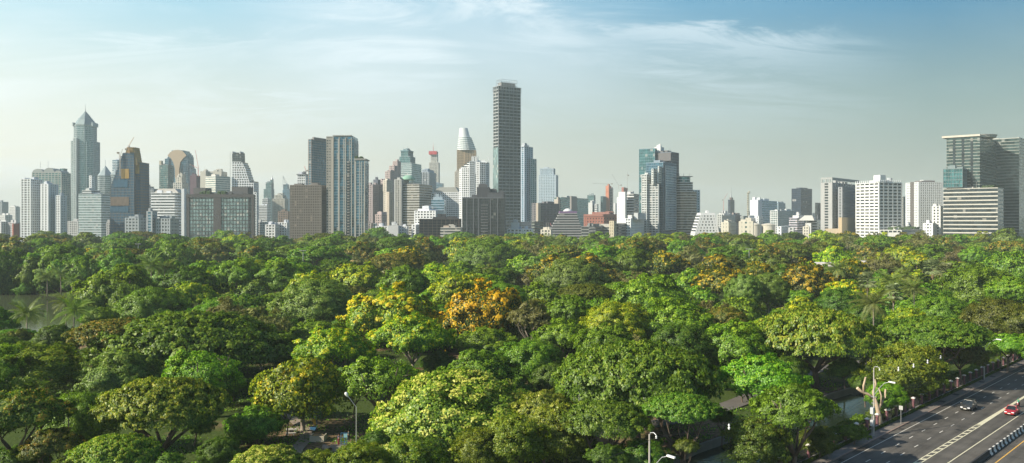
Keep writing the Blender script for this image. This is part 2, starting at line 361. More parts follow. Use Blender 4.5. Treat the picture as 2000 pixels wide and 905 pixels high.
strip('road',S0,S1,17.9,34,0.004,roadmat(),kind='structure')
pav=pmat((.17,.15,.13),scale=.9,noise=.35,name='pavement')
def boxstrip(name,s0,s1,o0,o1,z0,z1,mat,n=1,**k):
    b=MB(); c=rp((s0+s1)/2,(o0+o1)/2,(z0+z1)/2); b.obox(c,T*(s1-s0)/2,NN*(o1-o0)/2,(0,0,(z1-z0)/2)); o=b.build(name,mat); tag(o,**k); return o
boxstrip('pavement',S0,S1,.75,2.36,-.3,.13,pav,kind='structure')
boxstrip('kerb',S0,S1,2.37,2.55,-.3,.145,pmat((.27,.19,.15),scale=1.2,noise=.35,name='kerb_stone'),kind='structure')
boxstrip('planting_strip',S0,S1,.2,.74,-.3,.08,pmat((.05,.04,.025),name='soil'),kind='structure')
white=pmat((.55,.53,.46),scale=.9,noise=.25,name='road_paint'); yel=pmat((.62,.36,.07),scale=.9,noise=.25,name='yellow_paint'); cream=pmat((.58,.55,.38),scale=.9,noise=.22,name='cream_paint')
def line(o,wd,mat,s0=S0,s1=S1,z=.004): strip('road_marking',s0,s1,o-wd/2,o+wd/2,z,mat,kind='structure')
line(3.75,.12,white); line(14.45,.16,cream); line(16.72,.13,yel); line(19.2,.16,yel,z=.008)
def s_of(px,py): v=gp(px,py)-F0; return v.dot(T)
def dashes(o,ph,per=5.8,ln=1.7):
    b=MB(); s=ph-per*20
    while s<350:
        if s>S0: b.quad([rp(s,o-.07,.004),rp(s,o+.07,.004),rp(s+ln,o+.07,.004),rp(s+ln,o-.07,.004)])
        s+=per
    b.build('lane_dashes',white)['kind']='structure'
dashes(6.0,s_of(1693,903)); dashes(8.3,s_of(1730,906)); 
dashes(22.6,3); dashes(26.0,5)
# ladder marking
sl0=s_of(1914,833)
b=MB()
for o in (11.0,11.72): b.quad([rp(S0,o-.07,.004),rp(S0,o+.07,.004),rp(sl0,o+.07,.004),rp(sl0,o-.07,.004)])
s=sl0-2.45*24
while s<sl0: b.quad([rp(s,11.08,.004),rp(s+.55,11.64,.004),rp(s+1.3,11.64,.004),rp(s+.75,11.08,.004)]); s+=2.45
b.quad([rp(sl0,10.95,.004),rp(sl0,11.78,.004),rp(sl0+22,11.6,.004),rp(sl0+22,11.1,.004)])
b.quad([rp(sl0+22,11.1,.004),rp(sl0+22,11.6,.004),rp(300,11.45,.004),rp(300,11.25,.004)])
b.build('ladder_marking',cream)['kind']='structure'
# concrete barrier in painted black and white blocks
root=empty('concrete_barrier',rp(20,17.5),RZ,label='long low concrete road barrier painted in black and white blocks between yellow lines',cat='barrier')
blk=pmat((.035,.035,.035),name='black_paint_and_shade'); wh=pmat((.60,.58,.52),scale=1,noise=.2,name='white_paint')
def bprof(b,x0,x1):
    pr=[(-.34,.0),(-.34,.12),(-.16,.35),(-.11,.85),(.11,.85),(.16,.35),(.34,.12),(.34,.0)]
    n=len(pr);k=len(b.v)
    b.v+=[(x0,p[0],p[1]) for p in pr]+[(x1,p[0],p[1]) for p in pr]
    b.f.append(tuple(k+i for i in range(n)));b.f.append(tuple(k+n+i for i in range(n-1,-1,-1)))
    for i in range(n): j=(i+1)%n; b.f.append((k+j,k+i,k+n+i,k+n+j))
    b.m+=[b.mi]*(n+2)
s_sw=s_of(1932,890)-20
b=MB(); bprof(b,-95,s_sw); b.build('barrier_block',blk,root)  # near stretch all black, the shadow on it put into the colour
x=s_sw; i=0; mb=MB(); bprof(mb,0,.98); ma=mb.mesh('barrier_block',blk); mw=mb.mesh('barrier_block',wh)
while i<96:
    o=bpy.data.objects.new('barrier_block',mw if i%2==0 else ma); o.location=(x,0,0); link(o,root); x+=1.0; i+=1
b=MB(); bprof(b,x,x+480); b.build('barrier_block',wh,root)
# drain grates and manholes
gm=pmat((.035,.032,.03),name='cast_iron')
for k,(px,py,lb) in enumerate(((1643,899,'lowest of the dark grates in the kerb lane at the near end of the road'),(1687,878,'dark grate in the kerb lane, second from the near end'),(1727,858,'dark grate in the kerb lane just short of the utility pole'),(1764,839,'dark grate in the kerb lane beyond the utility pole'))):
    v=gp(px,py); e=(v-F0).dot(T); r=empty('drain_grate',rp(e,3.15,0),RZ,label=lb,cat='drain grate',group='drain grates along the kerb')
    b=MB(); b.box(-.65,.65,-.32,-.25,.002,.03); b.box(-.65,.65,.25,.32,.002,.03); b.box(-.65,-.58,-.25,.25,.002,.03); b.box(.58,.65,-.25,.25,.002,.03); b.build('grate_frame',gm,r)
    b=MB(); [b.box(-.55+.14*i,-.47+.14*i,-.25,.25,.001,.02) for i in range(8)]; b.build('grate_bars',gm,r)
for k,(px,py,t) in enumerate(((1856,788,'nearest the silver car'),(1881,774,'beside the silver car roof'),(1906,761,'between the silver car and the dark post'),(1929,749,'just short of the dark post'),(1949,738,'beyond the dark post'))):
    v=gp(px,py); e=(v-F0).dot(T)
    r=empty('tree_pit',rp(e,1.55,.13),RZ,label='dark square tree pit in the pavement '+t,cat='tree pit',group='tree pits in the pavement')
    b=MB(); b.box(-.7,.7,-.55,.55,.002,.035); b.build('pit_cover',gm,r)
    b=MB(); b.box(-.78,.78,-.63,-.56,.002,.06); b.box(-.78,.78,.56,.63,.002,.06); b.build('pit_edge',conc,r)
# ---------------------------------------------------------------- fence
plum=pmat((.19,.085,.095),scale=1.5,noise=.35,name='plum_render'); capm=pmat((.62,.58,.52),scale=2,noise=.15,name='white_cap'); iron=pmat((.03,.028,.028),name='iron')
root=empty('park_fence',rp(0,0),RZ,label='long park fence of plum pillars with white caps and dark iron railings beside the pavement',cat='fence')
b=MB(); b.box(-70,340,-.17,.17,-.2,.38); b.build('base_wall',pmat((.42,.40,.37),scale=.8,noise=.3,name='base_wall'),root)
pb=MB(); pb.box(-.23,.23,-.23,.23,.3,.55); pb.box(-.19,.19,-.19,.19,.55,2.15)
cb_=MB(); cb_.prism([(-.3,-.3),(.3,-.3),(.3,.3),(-.3,.3)],2.15,2.27); cb_.prism([(-.3,-.3),(.3,-.3),(.3,.3),(-.3,.3)],2.27,2.42,[(-.1,-.1),(.1,-.1),(.1,.1),(-.1,.1)]); cb_.box(-.25,.25,-.25,.25,.38,.46)
pme=pb.mesh('fence_pillar',plum); cme=cb_.mesh('pillar_cap',capm)
s0=s_of(1520,0+905)  # pillar phase
s0=(gp(1520,906)-F0).dot(T)
rl=MB(); SPC=4.27
for i in range(int(SPC*10/.17/10)):
    x=.3+i*.17
    if x<SPC-.28: rl.box(x-.012,x+.012,-.012,.012,.38,1.95)
rl.box(.2,SPC-.2,-.02,.02,.55,.6); rl.box(.2,SPC-.2,-.02,.02,1.75,1.8)
rme=rl.mesh('railing',iron)
for i in range(-8,46):
    x=s0+i*SPC
    o=bpy.data.objects.new('fence_pillar',pme); o.location=(x,0,0); link(o,root)
    c=bpy.data.objects.new('pillar_cap',cme); link(c,o)
    r=bpy.data.objects.new('railing',rme); r.location=(x,0,0); link(r,root)
# ---------------------------------------------------------------- poles, lamps, wires
grey=pmat((.36,.34,.30),scale=1.2,noise=.2,name='pole_concrete'); galv=pmat((.42,.43,.43),rough=.45,metal=.5,name='galvanised'); lampw=pmat((.70,.70,.67),rough=.4,noise=.05,name='lamp_white'); dark=pmat((.04,.04,.04),name='dark_metal')
POLES=[rp((Vector((14.9,88.8,0))-F0).dot(T),(Vector((14.9,88.8,0))-F0).dot(NN)),Vector((56.8,128.6,0)),Vector((100.3,174,0))]
def upole(p,lb,boxes):
    r=empty('utility_pole',(p.x,p.y,0),RZ,label=lb,cat='utility pole',group='utility poles beside the park fence')
    b=MB(); b.tube([(0,0,-.1),(0,0,10.8)],[.14,.09],10); b.build('pole',grey,r)
    b=MB(); b.tube([(0,0,10.5),(.0,-.1,10.95),(.0,-.55,11.05),(.0,-.85,10.85)],.05,6); b.build('top_bracket',galv,r)
    b=MB(); b.lathe([(.05,10.45),(.11,10.5),(.08,10.58),(.11,10.66),(.05,10.8)],8,0,-.88); b.build('insulator',lampw,r)
    b=MB(); b.tube([(0,-.1,6.6),(0,-.9,7.8),(0,-1.6,8.6),(0,-2.3,8.85)],.045,6); b.build('lamp_arm',galv,r)
    b=MB(); b.obox((0,-2.75,8.9),(.16,0,0),(0,.5,.04),(0,-.01,.1)); o=b.build('lamp_head',lampw,r,bevel=.04)
    b=MB(); b.box(-.06,.06,-.45,.45,6.2,6.3); b.box(-.06,.06,-.35,.35,5.2,5.28); b.build('crossarm',galv,r)
    if boxes:
        for dx,z,hh in ((-.75,2.5,1.0),(-.75,.6,.95)):
            b=MB(); b.box(dx-.3,dx+.3,-.3,.2,z+1.2,z+1.2+hh); bo=b.build('meter_box',pmat((.45,.47,.47),rough=.5,name='box_paint'),r,bevel=.03)
        b=MB(); b.box(-.99,-.93,-.1,-.04,0,3.5); b.box(-.58,-.52,-.1,-.04,0,3.5); b.build('box_stand',galv,r)
upole(POLES[0],'grey concrete utility pole with white street lamp at the foot of the wide raintree',False)
upole(POLES[1],'tall grey utility pole with grey meter boxes and street lamp beside the pale pruned tree',True)
upole(POLES[2],'far grey utility pole with white street lamp under dark trees beyond the parked looking silver car'.replace('parked looking ',''),False)
PN=[Vector((-27,49,0))]+POLES+[Vector((143.8,219.4,0)),Vector((187,265,0))]
wires=empty('power_line',(0,0,0),label='thin power cables strung from pole to pole above the park fence',cat='power line')
sag=lambda a,c,t,h,sg: Vector((a.x+(c.x-a.x)*t,a.y+(c.y-a.y)*t,h-sg*4*t*(1-t)))
for i in range(len(PN)-1):
    for k,(h,off) in enumerate(((10.6,-.88),(6.3,-.4),(6.3,.4))):
        a=PN[i]-NN*off; c=PN[i+1]-NN*off; a=PN[i]+NN*(-off if off<0 else -off); c=PN[i+1]+NN*(-off)
        b=MB(); b.tube([sag(a,c,t/12,h,1.3) for t in range(13)],.018,4); b.build('cable',dark,wires)
# white markers hung on the top cable
mk=MB(); mk.lathe([(.02,0),(.10,-.1),(.13,-.26),(.04,-.36),(.15,-.5),(.12,-.68),(.02,-.78)],8)
mkm=mk.mesh('cable_marker',lampw)
def onwire(px):
    best=None
    for i in range(len(PN)-1):
        for j in range(60):
            t=j/60; p=sag(PN[i]+NN*.88,PN[i+1]+NN*.88,t,10.6,1.3); q=1000+p.x/p.y*F
            if best is None or abs(q-px)<best[0]: best=(abs(q-px),p)
    return best[1]
for px,lb in ((1424,'white marker hanging on the cable above the earthy canal bank'),(1532,'white marker on the cable in front of the big-leaved canal tree'),(1754,'white marker on the cable, first beyond the meter box pole'),(1783,'white marker on the cable, second beyond the meter box pole'),(1811,'white marker on the cable, third beyond the meter box pole'),(1836,'white marker on the cable, fourth beyond the meter box pole'),(1883,'white marker on the cable close to the far utility pole')):
    o=bpy.data.objects.new('cable_marker',mkm); o.location=onwire(px); link(o); tag(o,lb,'cable marker','white markers on the power cable')
# park lamp posts
def parklamp(base,h,arm,lb,ang=0,tilt=.35):
    r=empty('lamp_post',(base.x,base.y,0),ang,label=lb,cat='lamp post',group='lamp posts in the park')
    b=MB(); b.tube([(0,0,-.1),(0,0,h)],[.09,.055],8); b.build('pole',galv,r)
    b=MB(); b.tube([(0,0,h-.05),(-arm,0,h+1.6)],.04,6); b.build('lamp_arm',galv,r)
    b=MB(); b.lathe([(.02,-.1),(.10,0),(.22,.35),(.24,.55),(.15,.72),(.02,.76)],12); o=b.build('lamp_head',lampw,r,smooth=True); o.location=(-arm+.05,0,h+1.45); o.rotation_euler=(0,-.55,0)
p=gp(696,893); parklamp(p,7.2,1.25,'white headed lamp post beside the playground platform')
p=Vector(((1131-1000)*128/F,128,0)); parklamp(p,(H-(762-HY)*128/F)-.0,1.0,'white lamp head peeping past the edge of the wide raintree')
p=gp(134,930); r=empty('reflection_globe',(p.x,p.y,0),0,label='round white globe standing for a window reflection among bushes beside the dark feathery tree',cat='lamp post')  # added globe stands for a reflection in window glass, no lamp here
zt=H-(803-HY)*p.y/F; b=MB(); b.tube([(0,0,-.1),(0,0,zt-.25)],.07,8); b.build('pole',dark,r); b=MB(); b.lathe([(.05,-.33),(.2,-.27),(.32,-.1),(.34,.05),(.25,.25),(.05,.34)],14); o=b.build('globe',lampw,r,smooth=True); o.location=(0,0,zt)
# floodlight masts
for px,py,D,lb in ((592,490,420,'white floodlight mast above the trees below the big glass tower'),(1463,487,420,'white floodlight mast above trees near the greyish leafless trees'),(270,477,470,'white floodlight mast among olive trees below the stepped construction tower')):
    P=wp(px,py,D); r=empty('floodlight_mast',(P.x,P.y,0),0,label=lb,cat='floodlight',group='floodlight masts above the park')
    b=MB(); b.tube([(0,0,0),(0,0,P.z)],[.22,.14],8); b.build('mast',galv,r)
    b=MB(); b.box(-1.5,1.5,-.08,.08,P.z-.2,P.z); b.build('crossbar',galv,r)
    for x in (-1.35,-.5,.5,1.35):
        b=MB(); b.lathe([(.10,-.2),(.42,.1),(.45,.2)],10,x,-.3); o=b.build('floodlight',lampw,r); o.location=(0,0,P.z)
# dark posts and signs on the pavement
for px,py,lb,h in ((1944,746,'slim dark lamp post standing on the pavement beyond the silver car',6.2),(1972,728,'slim dark post on the pavement under the bright street trees',5.5)):
    v=gp(px,py); e=(v-F0).dot(T); c=rp(e,1.0,.13); r=empty('lamp_post',c,RZ,label=lb,cat='lamp post',group='dark posts on the pavement')
    b=MB(); b.tube([(0,0,0),(0,0,h)],[.09,.06],8); b.tube([(0,0,0),(0,0,.7)],.14,8); b.build('pole',dark,r)
    b=MB(); b.lathe([(.08,h),(.22,h+.1),(.26,h+.4),(.05,h+.55)],8); b.build('lamp_head',capm,r)
v=gp(1761,830); e=(v-F0).dot(T); r=empty('road_sign',rp(e,2.05,.13),RZ,label='thin grey sign post at the kerb beside the fence pillars',cat='road sign')
b=MB(); b.tube([(0,0,0),(0,0,3.1)],.04,6); b.build('post',galv,r); b=MB(); b.box(-.03,.0,-.3,.3,2.35,3.0); b.build('sign_plate',pmat((.4,.40,.38),name='sign_back'),r)
# pale pruned tree by the pole
bark=pmat((.40,.31,.21),scale=1.3,noise=.35,name='pale_bark'); cut=pmat((.62,.47,.32),noise=.1,name='cut_wood')
r=empty('pruned_tree',gp(1719,832),0,label='pale heavily pruned tree trunk with cut limbs beside the meter box pole',cat='tree')
b=MB(); b.tube([(0,0,-.3),(-.15,0,1.6),(-.5,.1,3.3),(-1.0,.1,4.6)],[.5,.38,.33,.3],12); b.tube([(-.3,0,2.6),(.4,.2,3.9),(.9,.3,4.6),(1.05,.35,6.0)],[.24,.2,.17,.13],9); b.build('trunk',bark,r,smooth=True)
for pts,rd in (([(-1.0,.1,4.5),(-1.9,.2,5.2),(-3.0,.2,5.6),(-3.7,.1,6.2)],[.27,.22,.21,.24]),([(-1.0,.1,4.5),(-1.1,.1,5.6),(-.7,0,6.9),(-.9,0,7.6)],[.24,.2,.17,.14]),([(-2.6,.2,5.4),(-2.7,.1,6.6),(-2.4,0,8.0)],[.2,.17,.14]),([(.2,.1,3.6),(.2,.0,5.0),(-.2,.1,6.2)],[.15,.13,.1])):
    b=MB(); b.tube(pts,rd,9); o=b.build('limb',bark,r,smooth=True)
    e=Vector(pts[-1]); d=(e-Vector(pts[-2])).normalized(); c=MB(); c.tube([e-d*.02,e+d*.05],rd[-1]*1.02,9); c.build('cut_face',cut,o)
# ---------------------------------------------------------------- cars
def carglass():
    m,nt,p=newmat('car_glass'); p.inputs['Base Color'].default_value=(.015,.02,.022,1); p.inputs['Roughness'].default_value=.05; p.inputs['Specular IOR Level'].default_value=.8; return m
def paint(c,metal=.3):
    m,nt,p=newmat('car_paint'); p.inputs['Base Color'].default_value=rgb(c); p.inputs['Roughness'].default_value=.3; p.inputs['Metallic'].default_value=metal; p.inputs['Coat Weight'].default_value=.7; p.inputs['Coat Roughness'].default_value=.06; return m
CG=carglass(); TY=pmat((.02,.02,.02),rough=.9,name='tyre'); RIM=pmat((.45,.45,.46),rough=.35,metal=.7,name='rim'); HLM=pmat((.75,.77,.8),rough=.15,name='lamp_glass'); REDL=pmat((.35,.02,.02),rough=.3,name='rear_lamp'); PLT=pmat((.7,.68,.6),name='plate')
def car(name,label,cat,loc,rz,Ln,W,Ht,paintm,suv,extra=None):
    r=empty(name,loc,rz,label=label,cat=cat)
    hl=Ln/2; hw=W/2; gc=.2
    belt=Ht*(.62 if suv else .64); hood=belt-.03
    # stations: x, half width bottom, half width belt, z bottom, z shoulder, z deck
    st=[(hl,.62,.60,.36,.50,.56),(hl-.1,.80,.74,.26,.58,.70),(hl-.35,.92,.88,.22,.66,hood-.14),(hl-.95,.98,.94,.22,.72,hood-.06),(hl-1.35,.98,.95,.22,.74,hood+.02),(0,1.0,.95,.22,.76,belt),(-hl+1.0,.99,.95,.22,.77,belt+.02),(-hl+.35,.95,.90,.24,.76,belt+(.0 if suv else -.02)),(-hl+.08,.86,.82,.28,.70,belt-.08),(-hl,.72,.68,.40,.6,belt-.22)]
    b=MB(); ring=[]
    for x,wb,wt,zb,zs,zd in st:
        k=len(b.v); pts=[(-wb*hw*.9,zb),(-wb*hw,zb+.12),(-wb*hw,zs),(-wt*hw,zd-.06),(-wt*hw*.85,zd),(wt*hw*.85,zd),(wt*hw,zd-.06),(wb*hw,zs),(wb*hw,zb+.12),(wb*hw*.9,zb)]
        b.v+=[(x,p[0],p[1]) for p in pts]; ring.append(k)
    n=10
    for i in range(len(ring)-1):
        for j in range(n): a=ring[i];c=ring[i+1];j2=(j+1)%n; b.f.append((a+j,a+j2,c+j2,c+j)); b.m.append(0)
    b.f.append(tuple(ring[0]+j for j in range(n-1,-1,-1))); b.f.append(tuple(ring[-1]+j for j in range(n))); b.m+=[0,0]
    o=b.build('body',paintm,r,smooth=True,bevel=.03)
    # cabin
    xf=hl-1.25; xb=-hl+(.35 if suv else 1.0); rf=xf-(.75 if suv else .8); rb=xb+(.35 if suv else .75); tw=hw*.74; bw=hw*.93
    g=MB(); zt=Ht-.05; zb=belt-.03
    def fr(x0,x1,w0,w1,z0,z1,t0,t1):
        k=len(g.v); g.v+=[(x0,-w0,z0),(x1,-w0,z0),(x1,w0,z0),(x0,w0,z0),(t0,-w1,z1),(t1,-w1,z1),(t1,w1,z1),(t0,w1,z1)]
        for f in ((0,3,2,1),(4,5,6,7),(0,1,5,4),(1,2,6,5),(2,3,7,6),(3,0,4,7)): g.f.append(tuple(k+i for i in f)); g.m.append(0)
    fr(xb,xf,bw,tw,zb,zt,rb,rf); g.build('windows',CG,r)
    c=MB()
    c.obox(((rf+rb)/2,0,Ht-.02),((rf-rb)/2+.05,0,0),(0,tw+.03,0),(0,0,.035)); c.build('roof',paintm,r,bevel=.03)
    for sy in (-1,1):
        for (x0,x1) in ((xf,rf),(xb,rb),(.15,.12)):
            c=MB(); c.tube([(x0,sy*bw,zb),(x1,sy*(tw+.01),zt)],.045,5); c.build('window_pillar',paintm,r)
        c=MB(); c.obox((xf-.15,sy*(hw+.1),belt+.08),(.07,0,0),(0,.1,0),(0,0,.07)); c.build('mirror',paintm,r,bevel=.03)
        c=MB(); c.obox((hl-.17,sy*hw*.62,.63),(.13,0,0),(0,.2,0),(0,0,.07)); c.build('headlight',HLM,r,bevel=.03)
        c=MB(); c.obox((-hl+.06,sy*hw*.68,.82 if suv else .75),(.07,0,0),(0,.16,0),(0,0,.09)); c.build('tail_light',REDL,r,bevel=.02)
        for x in (hl-.85,-hl+.85):
            wr=.34 if suv else .31
            c=MB(); c.lathe([(.05,-.11),(wr-.03,-.11),(wr,-.06),(wr,.06),(wr-.03,.11),(.05,.11)],18); o=c.build('wheel',TY,r); o.rotation_euler=(PI/2,0,0); o.location=(x,sy*(hw-.10),wr)
            q=MB(); q.lathe([(.02,-.125),(wr*.62,-.12),(wr*.62,.12),(.02,.125)],10); q.build('rim',RIM,o)
    c=MB(); c.obox((hl+.01,0,.45),(.02,0,0),(0,.22,0),(0,0,.06)); c.build('number_plate',PLT,r)
    c=MB(); c.obox((hl-.03,0,.6),(.04,0,0),(0,.32,0),(0,0,.06)); c.build('grille',TY,r)
    return r
sp_=gp(1892,792,.7); car('parked_car'.replace('parked_',''),'dark silver compact off-roader driving in the lane beside the pavement','car',(sp_.x,sp_.y,.005),RZ+PI,4.5,1.84,1.68,paint((.055,.055,.05),.3),True)
rp_=gp(1977,802,.6); rc=car('car','bright red saloon with painted pale roof highlight on the cream lane marking','car',(rp_.x,rp_.y,.005),RZ+PI,4.4,1.72,1.45,paint((.42,.012,.018),.15),False)
c=MB(); c.box(-.25,.35,-.5,.5,1.462,1.475); c.build('roof_highlight',pmat((.6,.35,.3),rough=.3,name='painted_highlight'),rc)  # pale sheet that holds the roof's highlight as colour
# ---------------------------------------------------------------- people
def skin(name,jts,edges,mat,parent,loc=(0,0,0),sub=1):
    me=bpy.data.meshes.new(name); me.from_pydata([j[:3] for j in jts],edges,[]); me.materials.append(mat)
    o=bpy.data.objects.new(name,me); o.location=loc; link(o,parent)
    m=o.modifiers.new('s','SKIN'); 
    for i,j in enumerate(jts):
        rr=j[3]; me.skin_vertices[0].data[i].radius=(rr if not hasattr(rr,'__len__') else rr[0], rr if not hasattr(rr,'__len__') else rr[1])
    me.skin_vertices[0].data[0].use_root=True; m.use_smooth_shade=True
    s=o.modifiers.new('u','SUBSURF'); s.levels=sub; s.render_levels=sub
    bpy.context.view_layer.update(); dg=bpy.context.evaluated_depsgraph_get(); ev=o.evaluated_get(dg); m2=bpy.data.meshes.new_from_object(ev); o.modifiers.clear(); o.data=m2; 
    if not m2.materials: m2.materials.append(mat)
    return o
SKIN=pmat((.33,.18,.11),noise=.05,name='skin')
def person(label,loc,rz,shirt,trous,pose,name='person',hair=(.01,.008,.006),group=None):
    r=empty(name,loc,rz,label=label,cat='person',group=group)
    # pelvis, chest, neck, head, arms, legs; +X is forward
    if pose=='stand':
        pz=.92; K=[(0,0,pz,.13),(0,0,1.12,.12),(0,0,1.35,.14),(0,0,1.50,.055),(.02,0,1.60,.085),(.02,0,1.70,.08),
          (0,.17,1.42,.055),(.05,.25,1.15,.04),(.22,.24,1.0,.03),(.30,.22,1.02,.03),(0,-.17,1.42,.055),(.05,-.25,1.15,.04),(.25,-.22,1.05,.03),(.33,-.2,1.08,.03),
          (0,.09,.86,.10),(.03,.1,.48,.065),(-.01,.11,.08,.045),(.14,.12,.04,.04),(0,-.09,.86,.10),(-.03,-.1,.48,.065),(-.1,-.11,.08,.045),(.05,-.12,.04,.04)]
    else:
        pz=.80; K=[(0,0,pz,.13),(.06,0,1.0,.12),(.12,0,1.22,.14),(.17,0,1.38,.055),(.20,0,1.48,.085),(.20,0,1.58,.08),
          (.12,.17,1.30,.055),(.3,.24,1.08,.04),(.5,.25,1.02,.03),(.58,.25,1.02,.03),(.12,-.17,1.30,.055),(.3,-.24,1.08,.04),(.5,-.25,1.02,.03),(.58,-.25,1.02,.03),
          (.02,.1,.78,.10),(.42,.17,.68,.07),(.30,.17,.32,.045),(.42,.17,.27,.04),(.02,-.1,.78,.10),(.42,-.17,.68,.07),(.30,-.17,.32,.045),(.42,-.17,.27,.04)]
    E=[(0,1),(1,2),(2,3),(3,4),(4,5),(2,6),(6,7),(7,8),(8,9),(2,10),(10,11),(11,12),(12,13),(0,14),(14,15),(15,16),(16,17),(0,18),(18,19),(19,20),(20,21)]
    skin('body',K,E,SKIN,r)
    g=1.14
    sh=[K[1],K[2],K[6],K[7],K[10],K[11],K[0]]; sh=[(a[0],a[1],a[2],a[3]*g+.012) for a in sh]
    sh[3]=(*(Vector(K[6][:3])*.35+Vector(K[7][:3])*.65),.055); sh[5]=(*(Vector(K[10][:3])*.35+Vector(K[11][:3])*.65),.055)
    skin('shirt',sh,[(0,1),(1,2),(2,3),(1,4),(4,5),(0,6)],shirt,r)
    tr=[(K[0][0],K[0][1],K[0][2]-.02,.15)]+[(K[i][0],K[i][1],K[i][2],K[i][3]*1.16+.012) for i in (14,15,16,18,19,20)]
    skin('trousers',tr,[(0,1),(1,2),(2,3),(0,4),(4,5),(5,6)],trous,r)
    hd=K[5]; b=MB(); b.lathe([(.098,-.10),(.105,-.02),(.095,.05),(.06,.1),(.01,.115)],12); o=b.build('hair' if pose=='stand' else 'helmet',pmat(hair,noise=.02,name='hair'),r,smooth=True); o.location=(hd[0]-.015,0,hd[2]-.0)
    if pose=='stand':
        for sy in (-1,1):
            b=MB(); b.lathe([(.012,-.012),(.016,0),(.012,.012)],6); o=b.build('eye',dark,r); o.location=(hd[0]+.075,sy*.032,hd[2]-.06)
    return r
blue=pmat((.05,.09,.28),noise=.1,name='blue_cloth'); reds=pmat((.25,.04,.06),noise=.1,name='red_cloth'); teal=pmat((.06,.16,.17),noise=.1,name='teal_cloth'); blk2=pmat((.02,.02,.025),noise=.1,name='dark_cloth'); grn=pmat((.03,.30,.18),noise=.1,name='green_jacket')
# motorbike behind the red car
mp_=gp(1989,790,.5); mr_=empty('motorcycle',(mp_.x,mp_.y,.01),RZ+PI,label='red scooter ridden along the cream line behind the red saloon',cat='motorcycle')
for x in (.62,-.62):
    c=MB(); c.lathe([(.17,-.05),(.26,-.05),(.29,0),(.26,.05),(.17,.05)],16); o=c.build('wheel',TY,mr_); o.rotation_euler=(PI/2,0,0); o.location=(x,0,.29)
    q=MB(); q.lathe([(.02,-.03),(.17,-.03),(.17,.03),(.02,.03)],10); q.build('rim',RIM,o)
rd=pmat((.3,.03,.03),rough=.3,name='red_paint')
c=MB(); c.xzprism([(-.75,.5),(-.8,.72),(-.1,.74),(.05,.5),(.3,.42),(.45,.95),(.55,.95),(.6,.45),(.45,.28),(-.3,.28)],-.13,.13); c.build('body',rd,mr_,bevel=.04)
c=MB(); c.obox((-.35,0,.77),(.38,0,0),(0,.13,0),(0,0,.05)); c.build('seat',blk2,mr_,bevel=.03)
c=MB(); c.tube([(.5,0,.95),(.62,0,.30)],.04,6); c.build('fork',RIM,mr_)
c=MB(); c.tube([(.42,-.33,1.05),(.5,0,.98),(.42,.33,1.05)],.02,6); c.build('handlebar',dark,mr_)
c=MB(); c.lathe([(.02,-.04),(.09,0),(.09,.05)],10); o=c.build('headlight',HLM,mr_); o.location=(.58,0,.9); o.rotation_euler=(0,PI/2,0)
person('person in a green jacket and helmet riding the red scooter',(mp_.x-T.x*-.18,mp_.y-T.y*-.18,.01),RZ+PI,grn,blk2,'ride',hair=(.03,.12,.09))
# ---------------------------------------------------------------- playground
def pt(px,py): return gp(px,py)
v=pt(668,878); pl=empty('concrete_platform',(v.x,v.y,0),.1,label='square concrete platform with kerb beside the clay pipe',cat='platform')
b=MB(); b.box(-1.9,1.9,-1.7,1.9,-.05,.28); b.build('slab',conc,pl,bevel=.03); b=MB(); b.box(-2.0,2.0,-1.95,-1.71,-.05,.18); b.build('step',conc,pl)
bm_=pmat((.04,.13,.24),rough=.5,name='blue_metal')
v=pt(672,874); r=empty('climbing_frame',(v.x,v.y,.28),0,label='blue metal exercise frame on the concrete platform',cat='exercise frame')
for x in (-.45,.1,.45):
    b=MB(); b.tube([(x,0,0),(x,0,1.9)],.045,6); b.build('post',bm_,r)
b=MB(); b.tube([(-.45,0,1.85),(.45,0,1.85)],.04,6); b.tube([(-.45,0,.55),(.45,0,.55)],.03,6); b.tube([(-.45,0,.25),(.45,0,.25)],.03,6); b.tube([(-.45,0,1.2),(.1,0,1.2)],.03,6); b.build('bar',bm_,r)
b=MB(); b.box(-.05,.5,-.06,.06,1.2,1.75); b.build('panel',pmat((.2,.38,.42),name='teal_panel'),r)
v=pt(663,873); person('person in a blue top standing at the blue exercise frame',(v.x-.1,v.y-.1,.28),0,blue,reds,'stand')
v=pt(681,866); person('person in dark teal clothes exercising behind the blue frame',(v.x,v.y,.28),PI,teal,blk2,'stand')
v=pt(639,882); r=empty('clay_pipe',(v.x,v.y,.42),-.9,label='large grey concrete pipe lying on the bare earth by the platform',cat='pipe')
b=MB(); n=20
for i in range(n):
    a0=2*PI*i/n; a1=2*PI*(i+1)/n
    P=lambda a,rr,x: (x*.5,.52*rr*math.cos(a),.52*rr*math.sin(a))
    b.quad([P(a0,.8,-1.9),P(a1,.8,-1.9),P(a1,.8,1.9),P(a0,.8,1.9)]); b.quad([P(a1,.66,-1.9),P(a0,.66,-1.9),P(a0,.66,1.9),P(a1,.66,1.9)])
    b.quad([P(a0,.66,-1.9),P(a1,.66,-1.9),P(a1,.8,-1.9),P(a0,.8,-1.9)]); b.quad([P(a0,.8,1.9),P(a1,.8,1.9),P(a1,.66,1.9),P(a0,.66,1.9)])
b.build('pipe_shell',pmat((.24,.2,.16),noise=.25,scale=1,name='pipe_concrete'),r)
v=pt(621,862); r=empty('sand_pit',(v.x,v.y,0),-.02,label='pale concrete sand pit wall below the little yellow slide',cat='sand pit')
b=MB(); b.box(-1.1,1.1,-.75,-.6,0,.95); b.build('wall',pmat((.40,.36,.27),scale=.8,noise=.25,name='pale_render'),r); 
for x0 in (-1.1,.95):
    b=MB(); b.box(x0,x0+.15,-.59,1.3,0,.95); b.build('wall',pmat((.40,.36,.27),scale=.8,noise=.25,name='pale_render'),r)
